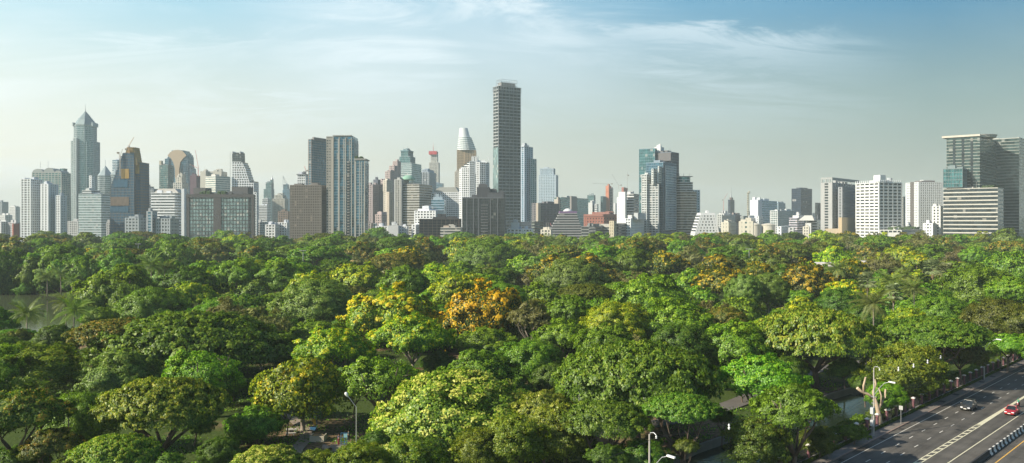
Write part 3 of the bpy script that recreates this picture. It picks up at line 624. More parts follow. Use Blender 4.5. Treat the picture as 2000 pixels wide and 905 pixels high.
b=MB(); b.box(-.94,.94,-.58,1.3,.0,.8); b.build('sand',pmat((.34,.25,.14),name='sand'),r)
v=pt(614,838); r=empty('playground_slide',(v.x,v.y,0),0,label='small yellow slide with blue base behind the sand pit',cat='slide')
b=MB(); b.obox((0,-.2,1.9),(.4,0,0),(0,1.0,-.9),(0,.03,.04)); b.obox((-.42,-.2,2.02),(.05,0,0),(0,1.0,-.9),(0,.1,.13)); b.obox((.42,-.2,2.02),(.05,0,0),(0,1.0,-.9),(0,.1,.13)); b.build('slide_chute',pmat((.6,.40,.03),rough=.4,name='yellow_plastic'),r)
b=MB(); b.box(-1.0,1.0,-2.0,-1.0,.0,.7); b.box(-.7,.7,-1,-.8,.7,.9); b.build('base',bm_,r,bevel=.05)
for x in (-.5,.5):
    b=MB(); b.tube([(x,1.0,0),(x,1.0,3.4)],.05,6); b.build('post',bm_,r)
b=MB(); [b.box(-.5,.5,.97,1.03,z,z+.05) for z in (.5,.9,1.3,1.7,2.1,2.5)]; b.build('ladder',bm_,r)
r.scale=(.5,.55,.62)
v=pt(569,848); r=empty('picnic_table',(v.x,v.y,0),.2,label='pale stone picnic table with benches beside the footpath',cat='table')
b=MB(); b.box(-.8,.8,-.45,.45,.72,.82); b.build('table_top',pmat((.4,.38,.34),name='stone'),r); b=MB(); b.box(-.25,.25,-.2,.2,0,.72); b.build('pedestal',conc,r)
for y in (-.95,.95):
    b=MB(); b.box(-.8,.8,y-.2,y+.2,.36,.46); b.box(-.5,-.35,y-.15,y+.15,0,.36); b.box(.35,.5,y-.15,y+.15,0,.36); b.build('bench',pmat((.4,.38,.34),name='stone'),r)
v=pt(825,728); 
for k,(px,py) in enumerate(((820,727),(835,730))):
    v=pt(px,py); r=empty('park_bench',(v.x,v.y,.05),.2+k,label=('brown park bench on the dim lawn behind the cream blossom tree','smaller brown bench beside the first on the dim lawn')[k],cat='bench')
    wd=pmat((.22,.12,.07),name='wood'); b=MB(); b.box(-.9,.9,-.22,.22,.42,.48); b.build('seat',wd,r); b=MB(); b.box(-.9,.9,.22,.27,.6,.9); b.build('backrest',wd,r)
    for x in (-.8,.8):
        b=MB(); b.box(x-.04,x+.04,-.2,.26,0,.42); b.box(x-.04,x+.04,.275,.31,0,.85); b.build('leg',dark,r)
# small structures in the park
P=wp(1171,492,560); r=empty('clock_pavilion',(P.x,P.y,0),.15,label='small peach pavilion with orange tiled roof and spire rising from the trees',cat='pavilion')
org=pmat((.50,.14,.05),noise=.15,name='orange_tile'); pch=pmat((.52,.34,.24),name='peach_render')
b=MB(); b.box(-1.6,1.6,-1.6,1.6,0,P.z-2.2); b.build('tower_body',pch,r)
b=MB(); b.prism([(-2.1,-2.1),(2.1,-2.1),(2.1,2.1),(-2.1,2.1)],P.z-2.2,P.z-.9,[(-1.2,-1.2),(1.2,-1.2),(1.2,1.2),(-1.2,1.2)]); b.build('lower_roof',org,r)
b=MB(); b.box(-1.1,1.1,-1.1,1.1,P.z-.9,P.z-.1); b.build('belvedere',pch,r)
b=MB(); b.prism([(-1.9,-1.9),(1.9,-1.9),(1.9,1.9),(-1.9,1.9)],P.z-.1,P.z+2.2,[(-.15,-.15),(.15,-.15),(.15,.15),(-.15,.15)]); b.build('upper_roof',org,r)
b=MB(); b.tube([(0,0,P.z+2.2),(0,0,P.z+4.4)],[.18,.03],6); b.build('finial',pch,r)
for s_,(x,y) in enumerate(((0,-1.62),(-1.62,0))):
    b=MB(); b.box(x-.5 if s_==0 else x-.02,x+.5 if s_==0 else x+.02,y-.02 if s_==0 else y-.5,y+.02 if s_==0 else y+.5,P.z-5,P.z-3.2); b.build('window',dark,r)
roofw=pmat((.60,.56,.52),noise=.1,name='pale_roof'); wallw=pmat((.45,.42,.38),noise=.1,name='pale_wall')
for px,py,D,wd_,dp,lb in ((1600,513,400,13,9,'long pale roofed hall half hidden behind the yellow flowering tree'),(1527,517,400,7,7,'small white roofed hut among trees beside the yellow flowering tree'),(1686,510,430,9,7,'pale roofed shed behind the dark leafy tree and coconut palms'),(1715,519,400,6,5,'little pale hut beside the greyish leafless tree')):
    P=wp(px,py,D); r=empty('park_hall',(P.x,P.y,0),-.25,label=lb,cat='hall',group='pale roofed halls among the trees')
    b=MB(); b.box(-wd_/2,wd_/2,-dp/2,dp/2,0,P.z-2.0); b.build('wall',wallw,r)
    b=MB(); b.xzprism([(-wd_/2-.8,P.z-2.1),(wd_/2+.8,P.z-2.1),(wd_/2-.5,P.z),(-wd_/2+.5,P.z)],-dp/2-.6,dp/2+.6); b.build('roof',roofw,r)
    for x in range(int(-wd_/2)+1,int(wd_/2),2):
        b=MB(); b.box(x-.5,x+.5,-dp/2-.03,-dp/2-.003,P.z-4.6,P.z-2.8); b.build('window',dark,r)
v=gp(1906,611); r=empty('stone_heap',(v.x,v.y,0),-.1,label='heap of pale yellow stone blocks behind the dark hedge trees',cat='stone heap')
for i in range(46):
    b=MB(); a=.25+random.random()*.55; b.obox((random.uniform(-9,9),random.uniform(-2,2),.3+random.random()*1.5),(a,.1,0),(-.1,a*.8,.1),(0,-.1,a*.6)); b.build('stone_block',pmat((.60,.47,.27),noise=.3,scale=1,name='yellow_stone'),r)
# ---------------------------------------------------------------- buildings
G={'dark':glassmat((.035,.05,.055),.03,metal=.35,bc=(.2,.2,.18)),'blue':glassmat((.07,.19,.27),.02,bc=(.25,.28,.28),metal=.65,rough=.08),'green':glassmat((.07,.20,.21),.04,metal=.6,bc=(.3,.32,.3)),
   'pale':glassmat((.20,.29,.29),.08,metal=.5,rough=.2,bc=(.32,.34,.31)),'win':glassmat((.045,.065,.072),.12,bc=(.22,.21,.19),metal=.25,cell=(2.4,2.4,3.4)),'bronze':glassmat((.085,.075,.055),.06,metal=.4,bc=(.25,.22,.16)),
   'teal':glassmat((.045,.08,.075),.02,metal=.3,bc=(.2,.22,.2)),'tarp':pmat((.022,.085,.14),scale=.3,noise=.5,name='blue_netting'),'gold':pmat((.32,.21,.06),scale=.3,noise=.5,name='ochre_netting'),'open':pmat((.035,.03,.028),name='open_floor'),'navy':glassmat((.02,.045,.085),.03,metal=.5)}
def WM(c,n=.14): return pmat((c[0]*.93,c[1]*.985,c[2]*1.05),scale=.09,noise=n,name='facade')
WH=(.72,.71,.67); OFF=(.58,.565,.52); CRM=(.60,.54,.43); GRY=(.30,.30,.29); DG=(.055,.06,.062); PNK=(.46,.36,.32); BRN=(.19,.15,.13); BEI=(.42,.36,.28); BLG=(.30,.36,.38)
# style: storey height, solid share, pier spacing, pier width, wall colour, glass
ST={'band':(3.8,.48,0,0,WH,'win'),'bandg':(3.8,.42,0,0,GRY,'dark'),'grid':(3.6,.46,4.2,1.7,WH,'win'),'gridp':(3.5,.42,3.2,1.3,PNK,'win'),'grido':(3.6,.45,3.6,1.5,OFF,'win'),'gridc':(3.7,.45,3.8,1.6,CRM,'win'),
 'gridb':(3.6,.4,3.2,1.0,BLG,'blue'),'curt':(3.9,.13,3.0,.22,(.22,.28,.30),'blue'),'curtg':(3.9,.14,3.0,.22,(.28,.33,.32),'green'),'curtd':(3.9,.12,3.2,.2,DG,'dark'),'curtn':(3.9,.16,3.2,.2,(.05,.06,.07),'navy'),
 'pier':(3.7,.25,3.0,1.4,OFF,'win'),'bal':(3.3,.40,4.6,1.5,WH,'win'),'balg':(3.3,.30,6,1.2,(.40,.42,.41),'green'),'brick':(3.4,.42,3.4,1.5,(.25,.19,.16),'win'),'beiband':(3.8,.42,0,0,BEI,'dark'),'slab':(3.6,.12,6,.5,(.28,.22,.17),'open'),
 'bandb':(3.8,.35,0,0,BLG,'blue'),'solid':(400,1,0,0,OFF,'win')}
def rect(wl,wr): return [(-wl,0),(0,0),(0,wr),(-wl,wr)]
def ngon(r,n,cx=0,cy=0,sy=1.0,ph=0): return [(cx+r*math.cos(2*PI*(k+ph)/n),cy+sy*r*math.sin(2*PI*(k+ph)/n)) for k in range(n)]
def inset(poly,d):
    cx=sum(p[0] for p in poly)/len(poly); cy_=sum(p[1] for p in poly)/len(poly); out=[]
    ex=max(abs(p[0]-cx) for p in poly); ey=max(abs(p[1]-cy_) for p in poly)
    return [(cx+(p[0]-cx)*(1-d/max(ex,d*1.1)),cy_+(p[1]-cy_)*(1-d/max(ey,d*1.1))) for p in poly]
def piers(b,poly,z0,z1,ps,pw,prd=.12,corner=True):
    n=len(poly)
    for i in range(n):
        a=Vector((*poly[i],0)); c=Vector((*poly[(i+1)%n],0)); Ln=(c-a).length
        if Ln<.5: continue
        t=(c-a)/Ln; nr=Vector((t.y,-t.x,0)); k=max(1,round(Ln/ps)); 
        for j in range(k+1):
            q=min(max(Ln*j/k,pw/2+.02),Ln-pw/2-.02)
            if Ln<pw: continue
            p=a+t*q+nr*(prd/2-.2); b.obox((p.x,p.y,(z0+z1)/2),t*pw/2,nr*(prd/2+.2),(0,0,(z1-z0)/2))
def sty(s,**k):
    base=list(ST[s] if isinstance(s,str) else s); 
    for a,v in k.items(): base[{'fh':0,'sp':1,'ps':2,'pw':3,'c':4,'g':5}[a]]=v
    return base
def vol(root,polyf,z0,z1,st,loc=(0,0,0),rz=0,roof=None,const=True,detail=True,proud=None,seed=0):
    fh,spn,ps,pw,wc,gl=st; wm=WM(tuple(wc)); Hh=z1-z0
    P0=polyf(z0)
    sub=bpy.data.objects.new('wing',None) if False else None
    nf=max(1,int(round(Hh/fh))); f=Hh/nf; b=MB()
    if spn>=1 or nf==1: b.prism(P0,z0,z1) if const else [b.prism(polyf(z0+Hh*i/8),z0+Hh*i/8,z0+Hh*(i+1)/8,polyf(z0+Hh*(i+1)/8)) for i in range(8)]
    else:
        for i in range(nf):
            z=z0+i*f; b.prism(P0 if const else polyf(z),z,z+spn*f)
        b.prism(P0 if const else polyf(z1),z1,z1+.9)
        if ps and const: piers(b,P0,z0,z1+.0,ps,pw)
        elif ps:
            for i in range(nf):
                z=z0+i*f; piers(b,inset(polyf(z+f*.5),.15),z+spn*f-.01,z+f+.01,ps,pw)
    o=b.build('wall',wm,root,loc); o.rotation_euler=(0,0,rz)
    if spn<1 and nf>1:
        gm=G[gl]
        ok=detail and nf<=60
        if ok and const:
            q=MB(); q.prism(inset(P0,.35),spn*f,f); me=q.mesh('window_band',gm)
            for i in range(nf):
                w_=bpy.data.objects.new('window_band',me); w_.location=(loc[0],loc[1],loc[2]+z0+i*f); w_.rotation_euler=(0,0,rz); link(w_,root)
        elif ok:
            for i in range(nf):
                z=z0+i*f; q=MB(); q.prism(inset(polyf(z),.35),z+spn*f,z+f); w_=q.build('window_band',gm,root,loc); w_.rotation_euler=(0,0,rz)
        else:
            q=MB()
            if const: q.prism(inset(P0,.35),z0,z1)
            else: [q.prism(inset(polyf(z0+i*f),.35),z0+i*f+spn*f,z0+i*f+f) for i in range(nf)]
            w_=q.build('glazing',gm,root,loc); w_.rotation_euler=(0,0,rz)
    if roof!=0:
        rs=random.Random(seed+int(z1*7)); Pt=polyf(z1); xs=[p[0] for p in Pt]; ys=[p[1] for p in Pt]; cx=(min(xs)+max(xs))/2; cyy=(min(ys)+max(ys))/2; wx=max(xs)-min(xs); wy=max(ys)-min(ys)
        if min(wx,wy)>7:
            q=MB()
            for k in range(rs.choice((2,3,4))):
                a=wx*rs.uniform(.08,.2); c_=wy*rs.uniform(.08,.22); x=cx+rs.uniform(-.28,.28)*wx; y=cyy+rs.uniform(-.25,.25)*wy; hh=rs.uniform(1.5,4.2)
                q.box(x-a,x+a,y-c_,y+c_,z1+.3+.01*k,z1+.9+hh)
            for k in range(rs.choice((0,1,2))):
                x=cx+rs.uniform(-.3,.3)*wx; y=cyy+rs.uniform(-.3,.3)*wy; q.tube([(x,y,z1),(x,y,z1+rs.uniform(6,10))],.12,4)
            w_=q.build('rooftop_plant',WM(tuple(min(.6,v*.85+.03) for v in wc)),root,loc); w_.rotation_euler=(0,0,rz)
    return o
ZP=lambda py,D: H-(py-HY)*D/F
def solve(xl,xc,xr,D,al,minw=4,maxw=120):
    ul=(xl-1000)/F; ur=(xr-1000)/F; xw=(xc-1000)/F*D; s_,c_=math.sin(al),math.cos(al)
    d1=c_+ul*s_; t=(xw-ul*D)/d1 if abs(d1)>.02 else maxw
    d2=s_-ur*c_; s=(ur*D-xw)/d2 if d2>.02 else 999
    if t<0: t=999
    return t,s
def auto_alpha(xl,xc,xr,D,asp):
    best=None
    for k in range(-30,84):
        al=math.radians(k); t,s=solve(xl,xc,xr,D,al)
        if t>200 or s>200 or t<=0 or s<=0: continue
        e=abs(math.log(max(s,.5)/max(t,.5)/asp))
        if best is None or e<best[0]: best=(e,al)
    return best[1] if best else 0
LAND=[]
NB=[0]
def B(name,label,D,vols,cat='building',group=None,alpha=None,extra=None,land=None,asp=1.0,det=None):
    """vols: (xl,xc,xr,ytop,style[,ybottom[,dD]]) in photo pixels at distance D"""
    NB[0]+=1
    v0=vols[0]
    if alpha is not None and alpha<=20 and (v0[2]-v0[1])>(v0[1]-v0[0]):
        return Bf(name,label,D,vols,cat,group,math.radians(alpha),extra,land,det)
    al=math.radians(alpha) if alpha is not None else auto_alpha(v0[0],v0[1],v0[2],D,asp)
    C0=Vector(((v0[1]-1000)/F*D,D,0)); root=empty(name,C0,-al,label=label,cat=cat,group=group)
    Ri=Matrix.Rotation(al,4,'Z')
    for k,v in enumerate(vols):
        dD=v[6] if len(v)>6 and v[6] is not None else 0; Dv=D+dD
        t,s=solve(v[0],v[1],v[2],Dv,al)
        if t>150: t=30
        if v[2]-v[1]<1.5 or s>150: s=max(12,min(t,30))
        if v[1]-v[0]<1.5: t=max(t,.6)
        s=min(s,140); z1=ZP(v[3],Dv); z0=ZP(v[5],Dv) if len(v)>5 and v[5] else 0
        lc=Ri@(Vector(((v[1]-1000)/F*Dv,Dv,0))-C0)
        P=rect(t,s); det_=(D<1700) if det is None else det
        vol(root,lambda z,P=P:P,z0,z1,sty(v[4]) if isinstance(v[4],str) else v[4],loc=(lc.x+.003*k,lc.y+.003*k,0),detail=det_,seed=NB[0]*3+k)
    if extra: extra(root,D,C0)
    LAND.append(((min(v[0] for v in vols)+max(v[2] for v in vols))/2,land or label,D))
    return root
def Bf(name,label,D,vols,cat,group,th,extra,land,det):
    """front face towards the viewer, turned by th towards the sun; local X runs along the front"""
    v0=vols[0]; um=((v0[0]+v0[2])/2-1000)/F
    if um<0 and math.tan(th)<-um+.06:                    # its far side shows on the right instead
        th=min(th,math.radians(3)); side=False
    else: side=v0[1]-v0[0]>=1.5
    x0=v0[1] if side else v0[0]
    C0=Vector(((x0-1000)/F*D,D,0)); root=empty(name,C0,-th,label=label,cat=cat,group=group); Ri=Matrix.Rotation(th,4,'Z')
    for k,v in enumerate(vols):
        dD=v[6] if len(v)>6 and v[6] is not None else 0; Dv=D+dD
        xa=v[1] if side else v[0]; ur=(v[2]-1000)/F; xL=(xa-1000)/F*Dv
        W=(ur*Dv-xL)/(math.cos(th)+ur*math.sin(th)) ; 
        # right end comes nearer: X=xL+W cos, Y=Dv-W sin
        dep=24.0
        if side:
            ul=(v[0]-1000)/F; d=-math.sin(th)*-1
            # back left corner: X=xL+dep*sin(th)*-1.., Y=Dv+dep*cos(th)
            q=(-math.sin(th)-ul*math.cos(th)); 
            if abs(q)>.02: dep=(ul*Dv-xL)/q
            dep=min(max(abs(dep),9),55)
            if (v[1]-v[0])<1.5: dep=22
        else:
            dep=min(26,max(8,W))
            rs_=math.sin(th)*-1-ur*math.cos(th)
            vis=max(0,-ur)*dep/(1+dep/Dv)*F/Dv           # the shaded side takes this many pixels
            W=max(W*.5,W-vis*Dv/F)
        z1=ZP(v[3],Dv); z0=ZP(v[5],Dv) if len(v)>5 and v[5] else 0
        lc=Ri@(Vector((xL,Dv,0))-C0); P=[(0,0),(W,0),(W,dep),(0,dep)]
        vol(root,lambda z,P=P:P,z0,z1,sty(v[4]) if isinstance(v[4],str) else v[4],loc=(lc.x+.003*k,lc.y+.003*k,0),detail=(D<1700) if det is None else det,seed=NB[0]*3+k)
    if extra: extra(root,D,C0)
    LAND.append(((min(v[0] for v in vols)+max(v[2] for v in vols))/2,land or label,D))
    return root
def BX(name,label,D,cx,cat='building',group=None,land=None,wd=20):
    """frontal building whose parts are added in its own metres, cx the middle column"""
    NB[0]+=1
    root=empty(name,((cx-1000)/F*D,D,0),0,label=label,cat=cat,group=group); LAND.append((cx,land or label,D)); return root
def prof(root,D,cx,pts,st,dep,y0=0,detail=True,roof=0):
    """pts: (row, left column, right column) from the top down; slices follow them"""
    k=D/F; pz=[(ZP(p[0],D),(p[1]-cx)*k,(p[2]-cx)*k) for p in pts]; pz.sort()
    zs=[p[0] for p in pz]
    def pf(z):
        a=np.interp(z,zs,[p[1] for p in pz]); c=np.interp(z,zs,[p[2] for p in pz]); return [(a,y0),(c,y0),(c,y0+dep),(a,y0+dep)]
    vol(root,pf,max(0,zs[0]) if zs[0]>5 and len(pts)>0 and pts[-1][0]<455 else 0,zs[-1],st,const=False,detail=detail,roof=roof)
def fl(b): return b
def crane(label,px,D,ybase,ytop,jib,lean,col=(.50,.14,.10),kind='luffing'):
    P=wp(px,ytop,D); k=D/F; zb=ZP(ybase,D); zt=P.z
    r=empty('tower_crane',(P.x,D-2,0),0,label=label,cat='crane',group='construction cranes')
    m=pmat(col,noise=.1,name='crane_paint'); b=MB(); w_=.55
    for sx,sy in ((-w_,-w_),(w_,-w_),(w_,w_),(-w_,w_)): b.tube([(sx,sy,zb),(sx,sy,zt)],.16,4)
    n=int((zt-zb)/2.2)
    for i in range(n):
        z=zb+i*2.2; q=1 if i%2 else -1; b.tube([(-w_*q,-w_,z),(w_*q,-w_,z+2.2)],.10,4); b.tube([(-w_,w_*q,z),(-w_,-w_*q,z+2.2)],.10,4)
    b.build('mast',m,r)
    b=MB(); b.box(-1.1,1.1,-1.2,1.2,zt,zt+2.2); b.build('cab',pmat((.5,.48,.45),name='cab'),r)
    def truss(name,p0,p1,hh):
        b=MB(); p0=Vector(p0);p1=Vector(p1); d=(p1-p0); n=max(3,int(d.length/3)); up=d.cross(Vector((0,1,0))).normalized()*hh; 
        if up.z<0: up=-up
        b.tube([p0,p1],.2,4); b.tube([p0+up,p1+up*.4],.17,4)
        for i in range(n): a=p0+d*(i/n); c=p0+d*((i+1)/n)+up*(1-.6*(i+1)/n); b.tube([a,c],.09,3)
        b.build(name,m,r)
    jx,jy=jib; truss('jib',(0,0,zt+1.2),((jx-px)*k,0,ZP(jy,D)),1.1)
    cx_,cy_=lean; truss('counter_jib',(0,0,zt+1.2),((cx_-px)*k,0,ZP(cy_,D)),.8)
    b=MB(); e=Vector(((cx_-px)*k,0,ZP(cy_,D))); b.obox(e,(1.6,0,0),(0,.8,0),(0,0,1.2)); b.build('counterweight',conc,r)
    return r
# --- from the picture's first column to its last
B('grey_tower_block','grey concrete tower block peeping in at the very edge of the skyline',2200,[(-14,0,15,395,sty('grido',c=(.34,.36,.35)))],land='edge grey block',alpha=20)
B('pale_block','pale low apartment block between the edge tower and the white balconied apartments',2000,[(18,30,39,405,'grido'),(-4,10,24,421,'grido',None,-200)],land='edge grey block',alpha=25)
B('townhouses','low pale townhouse roofs beside the brick red wall',1300,[(-25,2,20,434,'grido'),(14,30,40,436,sty('grido',c=(.45,.42,.4)))],land='edge townhouses',alpha=25)
B('brick_building','small brick red building beside the white balconied apartments',1180,[(24,26,38,437,sty('solid',c=(.30,.09,.06)))],land='brick red building',alpha=30)
def ex(r,D,C):
    pass
B('white_apartment_tower','stepped white apartment tower with balconies and dark window columns',1100,[(40,44,80,351,sty('bal',fh=3.3)),(79,81,110,360.5,sty('bal',pw=2.6),None,-6),(108,110,128,383,sty('bal',ps=3.4),None,-3)],land='stepped white apartments',alpha=6)
r=BX('arched_condominium','beige condominium with barrel arched roofs behind the stepped white apartments',1500,90,land='barrel roofed condominium')
prof(r,1500,90,[(338,62,120),(460,60,121)],sty('balg',c=(.38,.36,.31),fh=3.4),32)
k=1500/F
for a,c,yt,ym in ((62,84,330,338),(84,106,328,338),(106,119,333,338)):
    b=MB(); n=10; z0=ZP(ym,1500); pts=[((a-90)*k,z0)]+[((( (a+c)/2-90)+(c-a)/2*-math.cos(PI*i/n))*k,z0+math.sin(PI*i/n)*(ym-yt)*k) for i in range(n+1)]+[((c-90)*k,z0)]
    b.xzprism([(p[0],p[1]) for p in pts],1,28); b.build('barrel_roof',WM((.30,.31,.28)),r)
for q_,t_ in ((74,316),(89,314)):
    b=MB(); b.tube([((q_-90)*k,8,ZP(338,1500)),((q_-90)*k,8,ZP(t_,1500))],.3,4); b.build('antenna',galv,r)
B('slim_block','slim grey green tower squeezed beside the tall pyramid roofed skyscraper',1620,[(117,119,130,330,sty('curtg',c=(.36,.40,.39)))],land='slim grey green tower',alpha=10)
# tall pyramid roofed skyscraper
D=1700; r=BX('pyramid_roof_skyscraper','tall green glass skyscraper with pyramid roof and needle spire',D,155,land='tall pyramid roofed skyscraper'); k=D/F; zg=ZP(246,D)
sk=sty('curtg',sp=.20,ps=2.6,pw=.5,c=(.48,.52,.50)); R=20.5*k
vol(r,lambda z:ngon(R,8,0,24,1,.5),0,zg,sk,detail=True,roof=0)
wn=sty('pier',sp=.18,ps=2.4,pw=1.0,c=(.56,.58,.54),g='green')
vol(r,lambda z:[(-27*k,20),(-20*k,20),(-20*k,46),(-27*k,46)],0,ZP(274,D),wn,roof=0)
vol(r,lambda z:[(-11*k,-3),(-4.5*k,-3),(-4.5*k,8),(-11*k,8)],0,ZP(271,D),wn,roof=0)
vol(r,lambda z:[(14*k,0),(22.5*k,10),(22.5*k,38),(14*k,44)],0,ZP(276,D),sk,roof=0)
b=MB(); b.prism(ngon(20.5*k,8,0,24,1,.5),zg,zg+3*k,ngon(21*k,8,0,24,1,.5)); b.prism(ngon(20*k,8,0,24,1,.5),zg+3*k,ZP(232,D),ngon(14*k,8,0,24,1,.5)); b.prism(ngon(14*k,8,0,24,1,.5),ZP(232,D),ZP(215,D),ngon(.8*k,8,0,24,1,.5)); b.build('pyramid_roof',pmat((.22,.28,.28),rough=.4,metal=.3,noise=.1,name='metal_roof'),r)
b=MB()
for sx in (-1,1):
    b.box(sx*19*k-1.0,sx*19*k+1.0,12,36,zg+.5,zg+8*k); b.tube([(sx*19.5*k,24,zg+8*k),(0,24,ZP(214,D))],.7,5)
b.build('roof_frame',WM((.40,.44,.42)),r)
b=MB(); b.tube([(0,24,ZP(216,D)),(0,24,ZP(209,D)),(0,24,ZP(199,D))],[1.1,.5,.12],6); b.build('spire',galv,r)
B('podium_offices','grey banded office building with curved corner in front of the pyramid skyscraper',1280,[(153,177,213,380,sty('band',c=(.46,.49,.47),g='pale')),(160,178,194,373,sty('band',c=(.55,.55,.5)),381,4)],land='grey banded offices',alpha=20)
B('white_window_block','small white block with big dark windows beside the twin pyramid tower',1500,[(174,176,184,344,'grid')],land='twin pyramid roofed tower',alpha=8)
D=1600;k=D/F; r=BX('twin_pyramid_tower','pale glass twin tower with two small pyramid roofs',D,204,land='twin pyramid roofed tower')
for cx,rr,yt,ya,yn in ((197,14,343,323,312),(217,9.5,341,329,318)):
    cxk=(cx-204)*k; vol(r,lambda z,c=cxk,q=rr:ngon(q*k,8,c,18,1,.5),0,ZP(yt,D),sty('curtg',c=(.5,.53,.5),sp=.25,g='pale'),roof=0)
    b=MB(); b.prism(ngon(rr*k*1.04,8,cxk,18,1,.5),ZP(yt,D),ZP(ya,D),ngon(.6,8,cxk,18,1,.5)); b.tube([(cxk,18,ZP(ya,D)),(cxk,18,ZP(yn,D))],.4,4); b.build('pyramid_roof',pmat((.30,.36,.36),rough=.4,metal=.3,noise=.1,name='metal_roof'),r)
B('striped_office','blue and white striped office tower behind the netted construction tower',1900,[(219,221,238,313,sty('band',sp=.35,g='blue'))],land='blue white striped office',alpha=5)
# netted construction tower
D=1150;k=D/F; r=BX('construction_tower','stepped unfinished tower wrapped in blue netting with ochre top',D,244,land='netted construction tower')
prof(r,D,244,[(300,240,262),(340,226,262),(365,216,262),(457,214,262)],sty('slab',fh=3.9,sp=.30,ps=5,c=(.10,.12,.13),g='tarp'),20,detail=True)
prof(r,D,244,[(318,252,273),(457,252,274)],sty('slab',fh=3.9,sp=.34,ps=4,c=(.12,.11,.10),g='tarp'),26,y0=4,detail=True)
prof(r,D,244,[(289,247,262),(300,244,264),(322,238,268)],sty('slab',fh=3.4,sp=.25,ps=3,c=(.25,.18,.10),g='gold'),16,y0=1)
for a,c,y0_,y1_,m_ in ((237,252,330,349,'gold'),(253,270,318,339,'gold'),(216,252,385,402,'open'),(222,250,352,366,'tarp'),(215,251,404,414,'tarp'),(255,271,350,372,'tarp')):
    b=MB(); yy=-.35 if a<252 else 3.6; b.box((a-244)*k,(c-244)*k,yy,yy+.2,ZP(y1_,D),ZP(y0_,D)); b.build('netting',G[m_] if m_!='open' else pmat((.13,.10,.075),scale=.4,noise=.5,name='brown_netting'),r)
crane('small luffing crane above the step of the netted tower',236,D,345,308,(241,292),(232,299),(.42,.38,.33))
crane('orange tipped luffing crane on top of the netted tower',253,D,300,288,(263,269),(248,292),(.5,.33,.2))
B('blue_grey_office','blue grey office tower with flat roof beside the netted tower',1500,[(274,276,290,337,sty('bandb',c=(.33,.40,.42))),(273,275,299,365,sty('bandb',c=(.22,.24,.25),sp=.5),None,-60)],land='blue grey flat roofed office',alpha=4)
B('grey_slab_block','dark grey slab between the netted tower and the white banded offices',1380,[(283,285,312,370,sty('grido',c=(.26,.28,.28)))],land='blue grey flat roofed office',alpha=4)
def ex(r,D,C):
    k=D/F; b=MB(); z=ZP(378,D); b.xzprism([(0,z+.9),(50*k,z+.9),(42*k,ZP(368.5,D)),(10*k,ZP(368.5,D))],8,26); b.build('vaulted_roof',WM((.5,.45,.38)),r)
B('white_banded_office','broad white office block with horizontal bands and tall blank end wall',1150,[(295,297,355,378,sty('band',fh=3.9,sp=.5)),(354,356,364,369,sty('solid',c=(.60,.60,.57)),None,-5)],land='broad white banded offices',alpha=3,extra=ex)
B('ministry_building','long low grey building with blue glazed entrance tower behind the trees',1050,[(244,246,288,427,sty('grid',c=(.34,.36,.35),fh=4.2)),(286,288,306,414,sty('grid',c=(.36,.37,.36),g='blue',sp=.3,ps=6),None,-4),(304,306,348,428,sty('grid',c=(.34,.36,.35),fh=4.2))],land='long low grey building',alpha=2)
# domed tower
D=1700;k=D/F; r=BX('domed_tower','blue glass tower with rounded crown and flared tan front panel',D,347,land='round crowned blue tower')
dome=[(294,343,350),(296,336,356),(300,331,361),(306,328,365),(312,326,367)]
prof(r,D,347,[(294,344,350),(296,337,357),(300,332,361),(306,328,366),(330,327,367),(460,327,372)],sty('curt',c=(.26,.32,.35)),34,detail=False)
prof(r,D,347,[(325,366,367),(332,366,372),(460,366,373)],sty('grido',c=(.5,.52,.5)),28,y0=3,detail=False)
b=MB(); L_=[(294,-3,3),(296,-10,10),(300,-15,14),(305,-19,18),(310,-13,12),(318,-8,6),(330,-4.5,4),(350,-4,4)]
pl_=[((q[1])*k,ZP(q[0]-.7,D)) for q in L_]+[((q[2])*k,ZP(q[0]-.7,D)) for q in reversed(L_)]; b.xzprism(pl_[::-1] if False else pl_,-2.4,-.4); b.build('tan_panel',pmat((.42,.34,.24),noise=.06,name='tan_cladding'),r)
r2=B('curved_glass_tower','narrow blue glass tower with tan edge slab leaning on the round crowned tower',1640,[(311,314,338,323,sty('curtg',c=(.35,.34,.28))),(322,324,334,311,sty('curt'),325,3),(311,313,318,314,sty('solid',c=(.42,.37,.27)),325,2)],land='tan edged curved tower',alpha=4)
B('cream_stepped_block','cream stepped block in front of the round crowned tower',1500,[(338,340,366,358,sty('gridc',c=(.55,.52,.44))),(343,345,362,347,'gridc',359,3),(348,350,361,341,'gridc',348,6)],land='cream stepped block',alpha=4)
B('purple_block','dark plum block with notched roof beneath the red crane',1600,[(371,373,391,343,sty('solid',c=(.12,.07,.085)))],land='plum coloured block',alpha=3)
crane('red tower crane with raised jib above the plum block',388,1590,345,331,(382,294),(373,322))
B('cream_cylinder_block','cream block with rounded end wall and flat top behind the dark glass block',1480,[(391,393,408,335,sty('solid',c=(.50,.46,.37))),(406,408,442,335,sty('solid',c=(.47,.44,.36)),350,10)],land='cream rounded block',alpha=3)
B('ribbed_office','white ended office block with glazed side in front of the cream rounded block',1400,[(401,421,450,345,sty('band',c=(.58,.54,.45),g='pale',sp=.55))],land='cream rounded block',asp=1.2)
D=1500;k=D/F; r=BX('stair_step_tower','white tower with dark cap whose roofline steps down like stairs',D,474,land='white stair stepped tower')
prof(r,D,474,[(317,452.5,470),(320,452.5,474),(325,452.5,476),(330,452.5,479),(340,452.5,481.5),(347,452.5,484),(357,452.5,487),(358,452.5,495.5),(460,452.5,496)],sty('grid',fh=4.4,ps=4.6,pw=1.3,sp=.35),30)
prof(r,D,474,[(299,452.5,470),(317.5,452.5,470.5)],sty('curt',fh=4.4,c=(.12,.15,.16),g='dark'),22,y0=2)
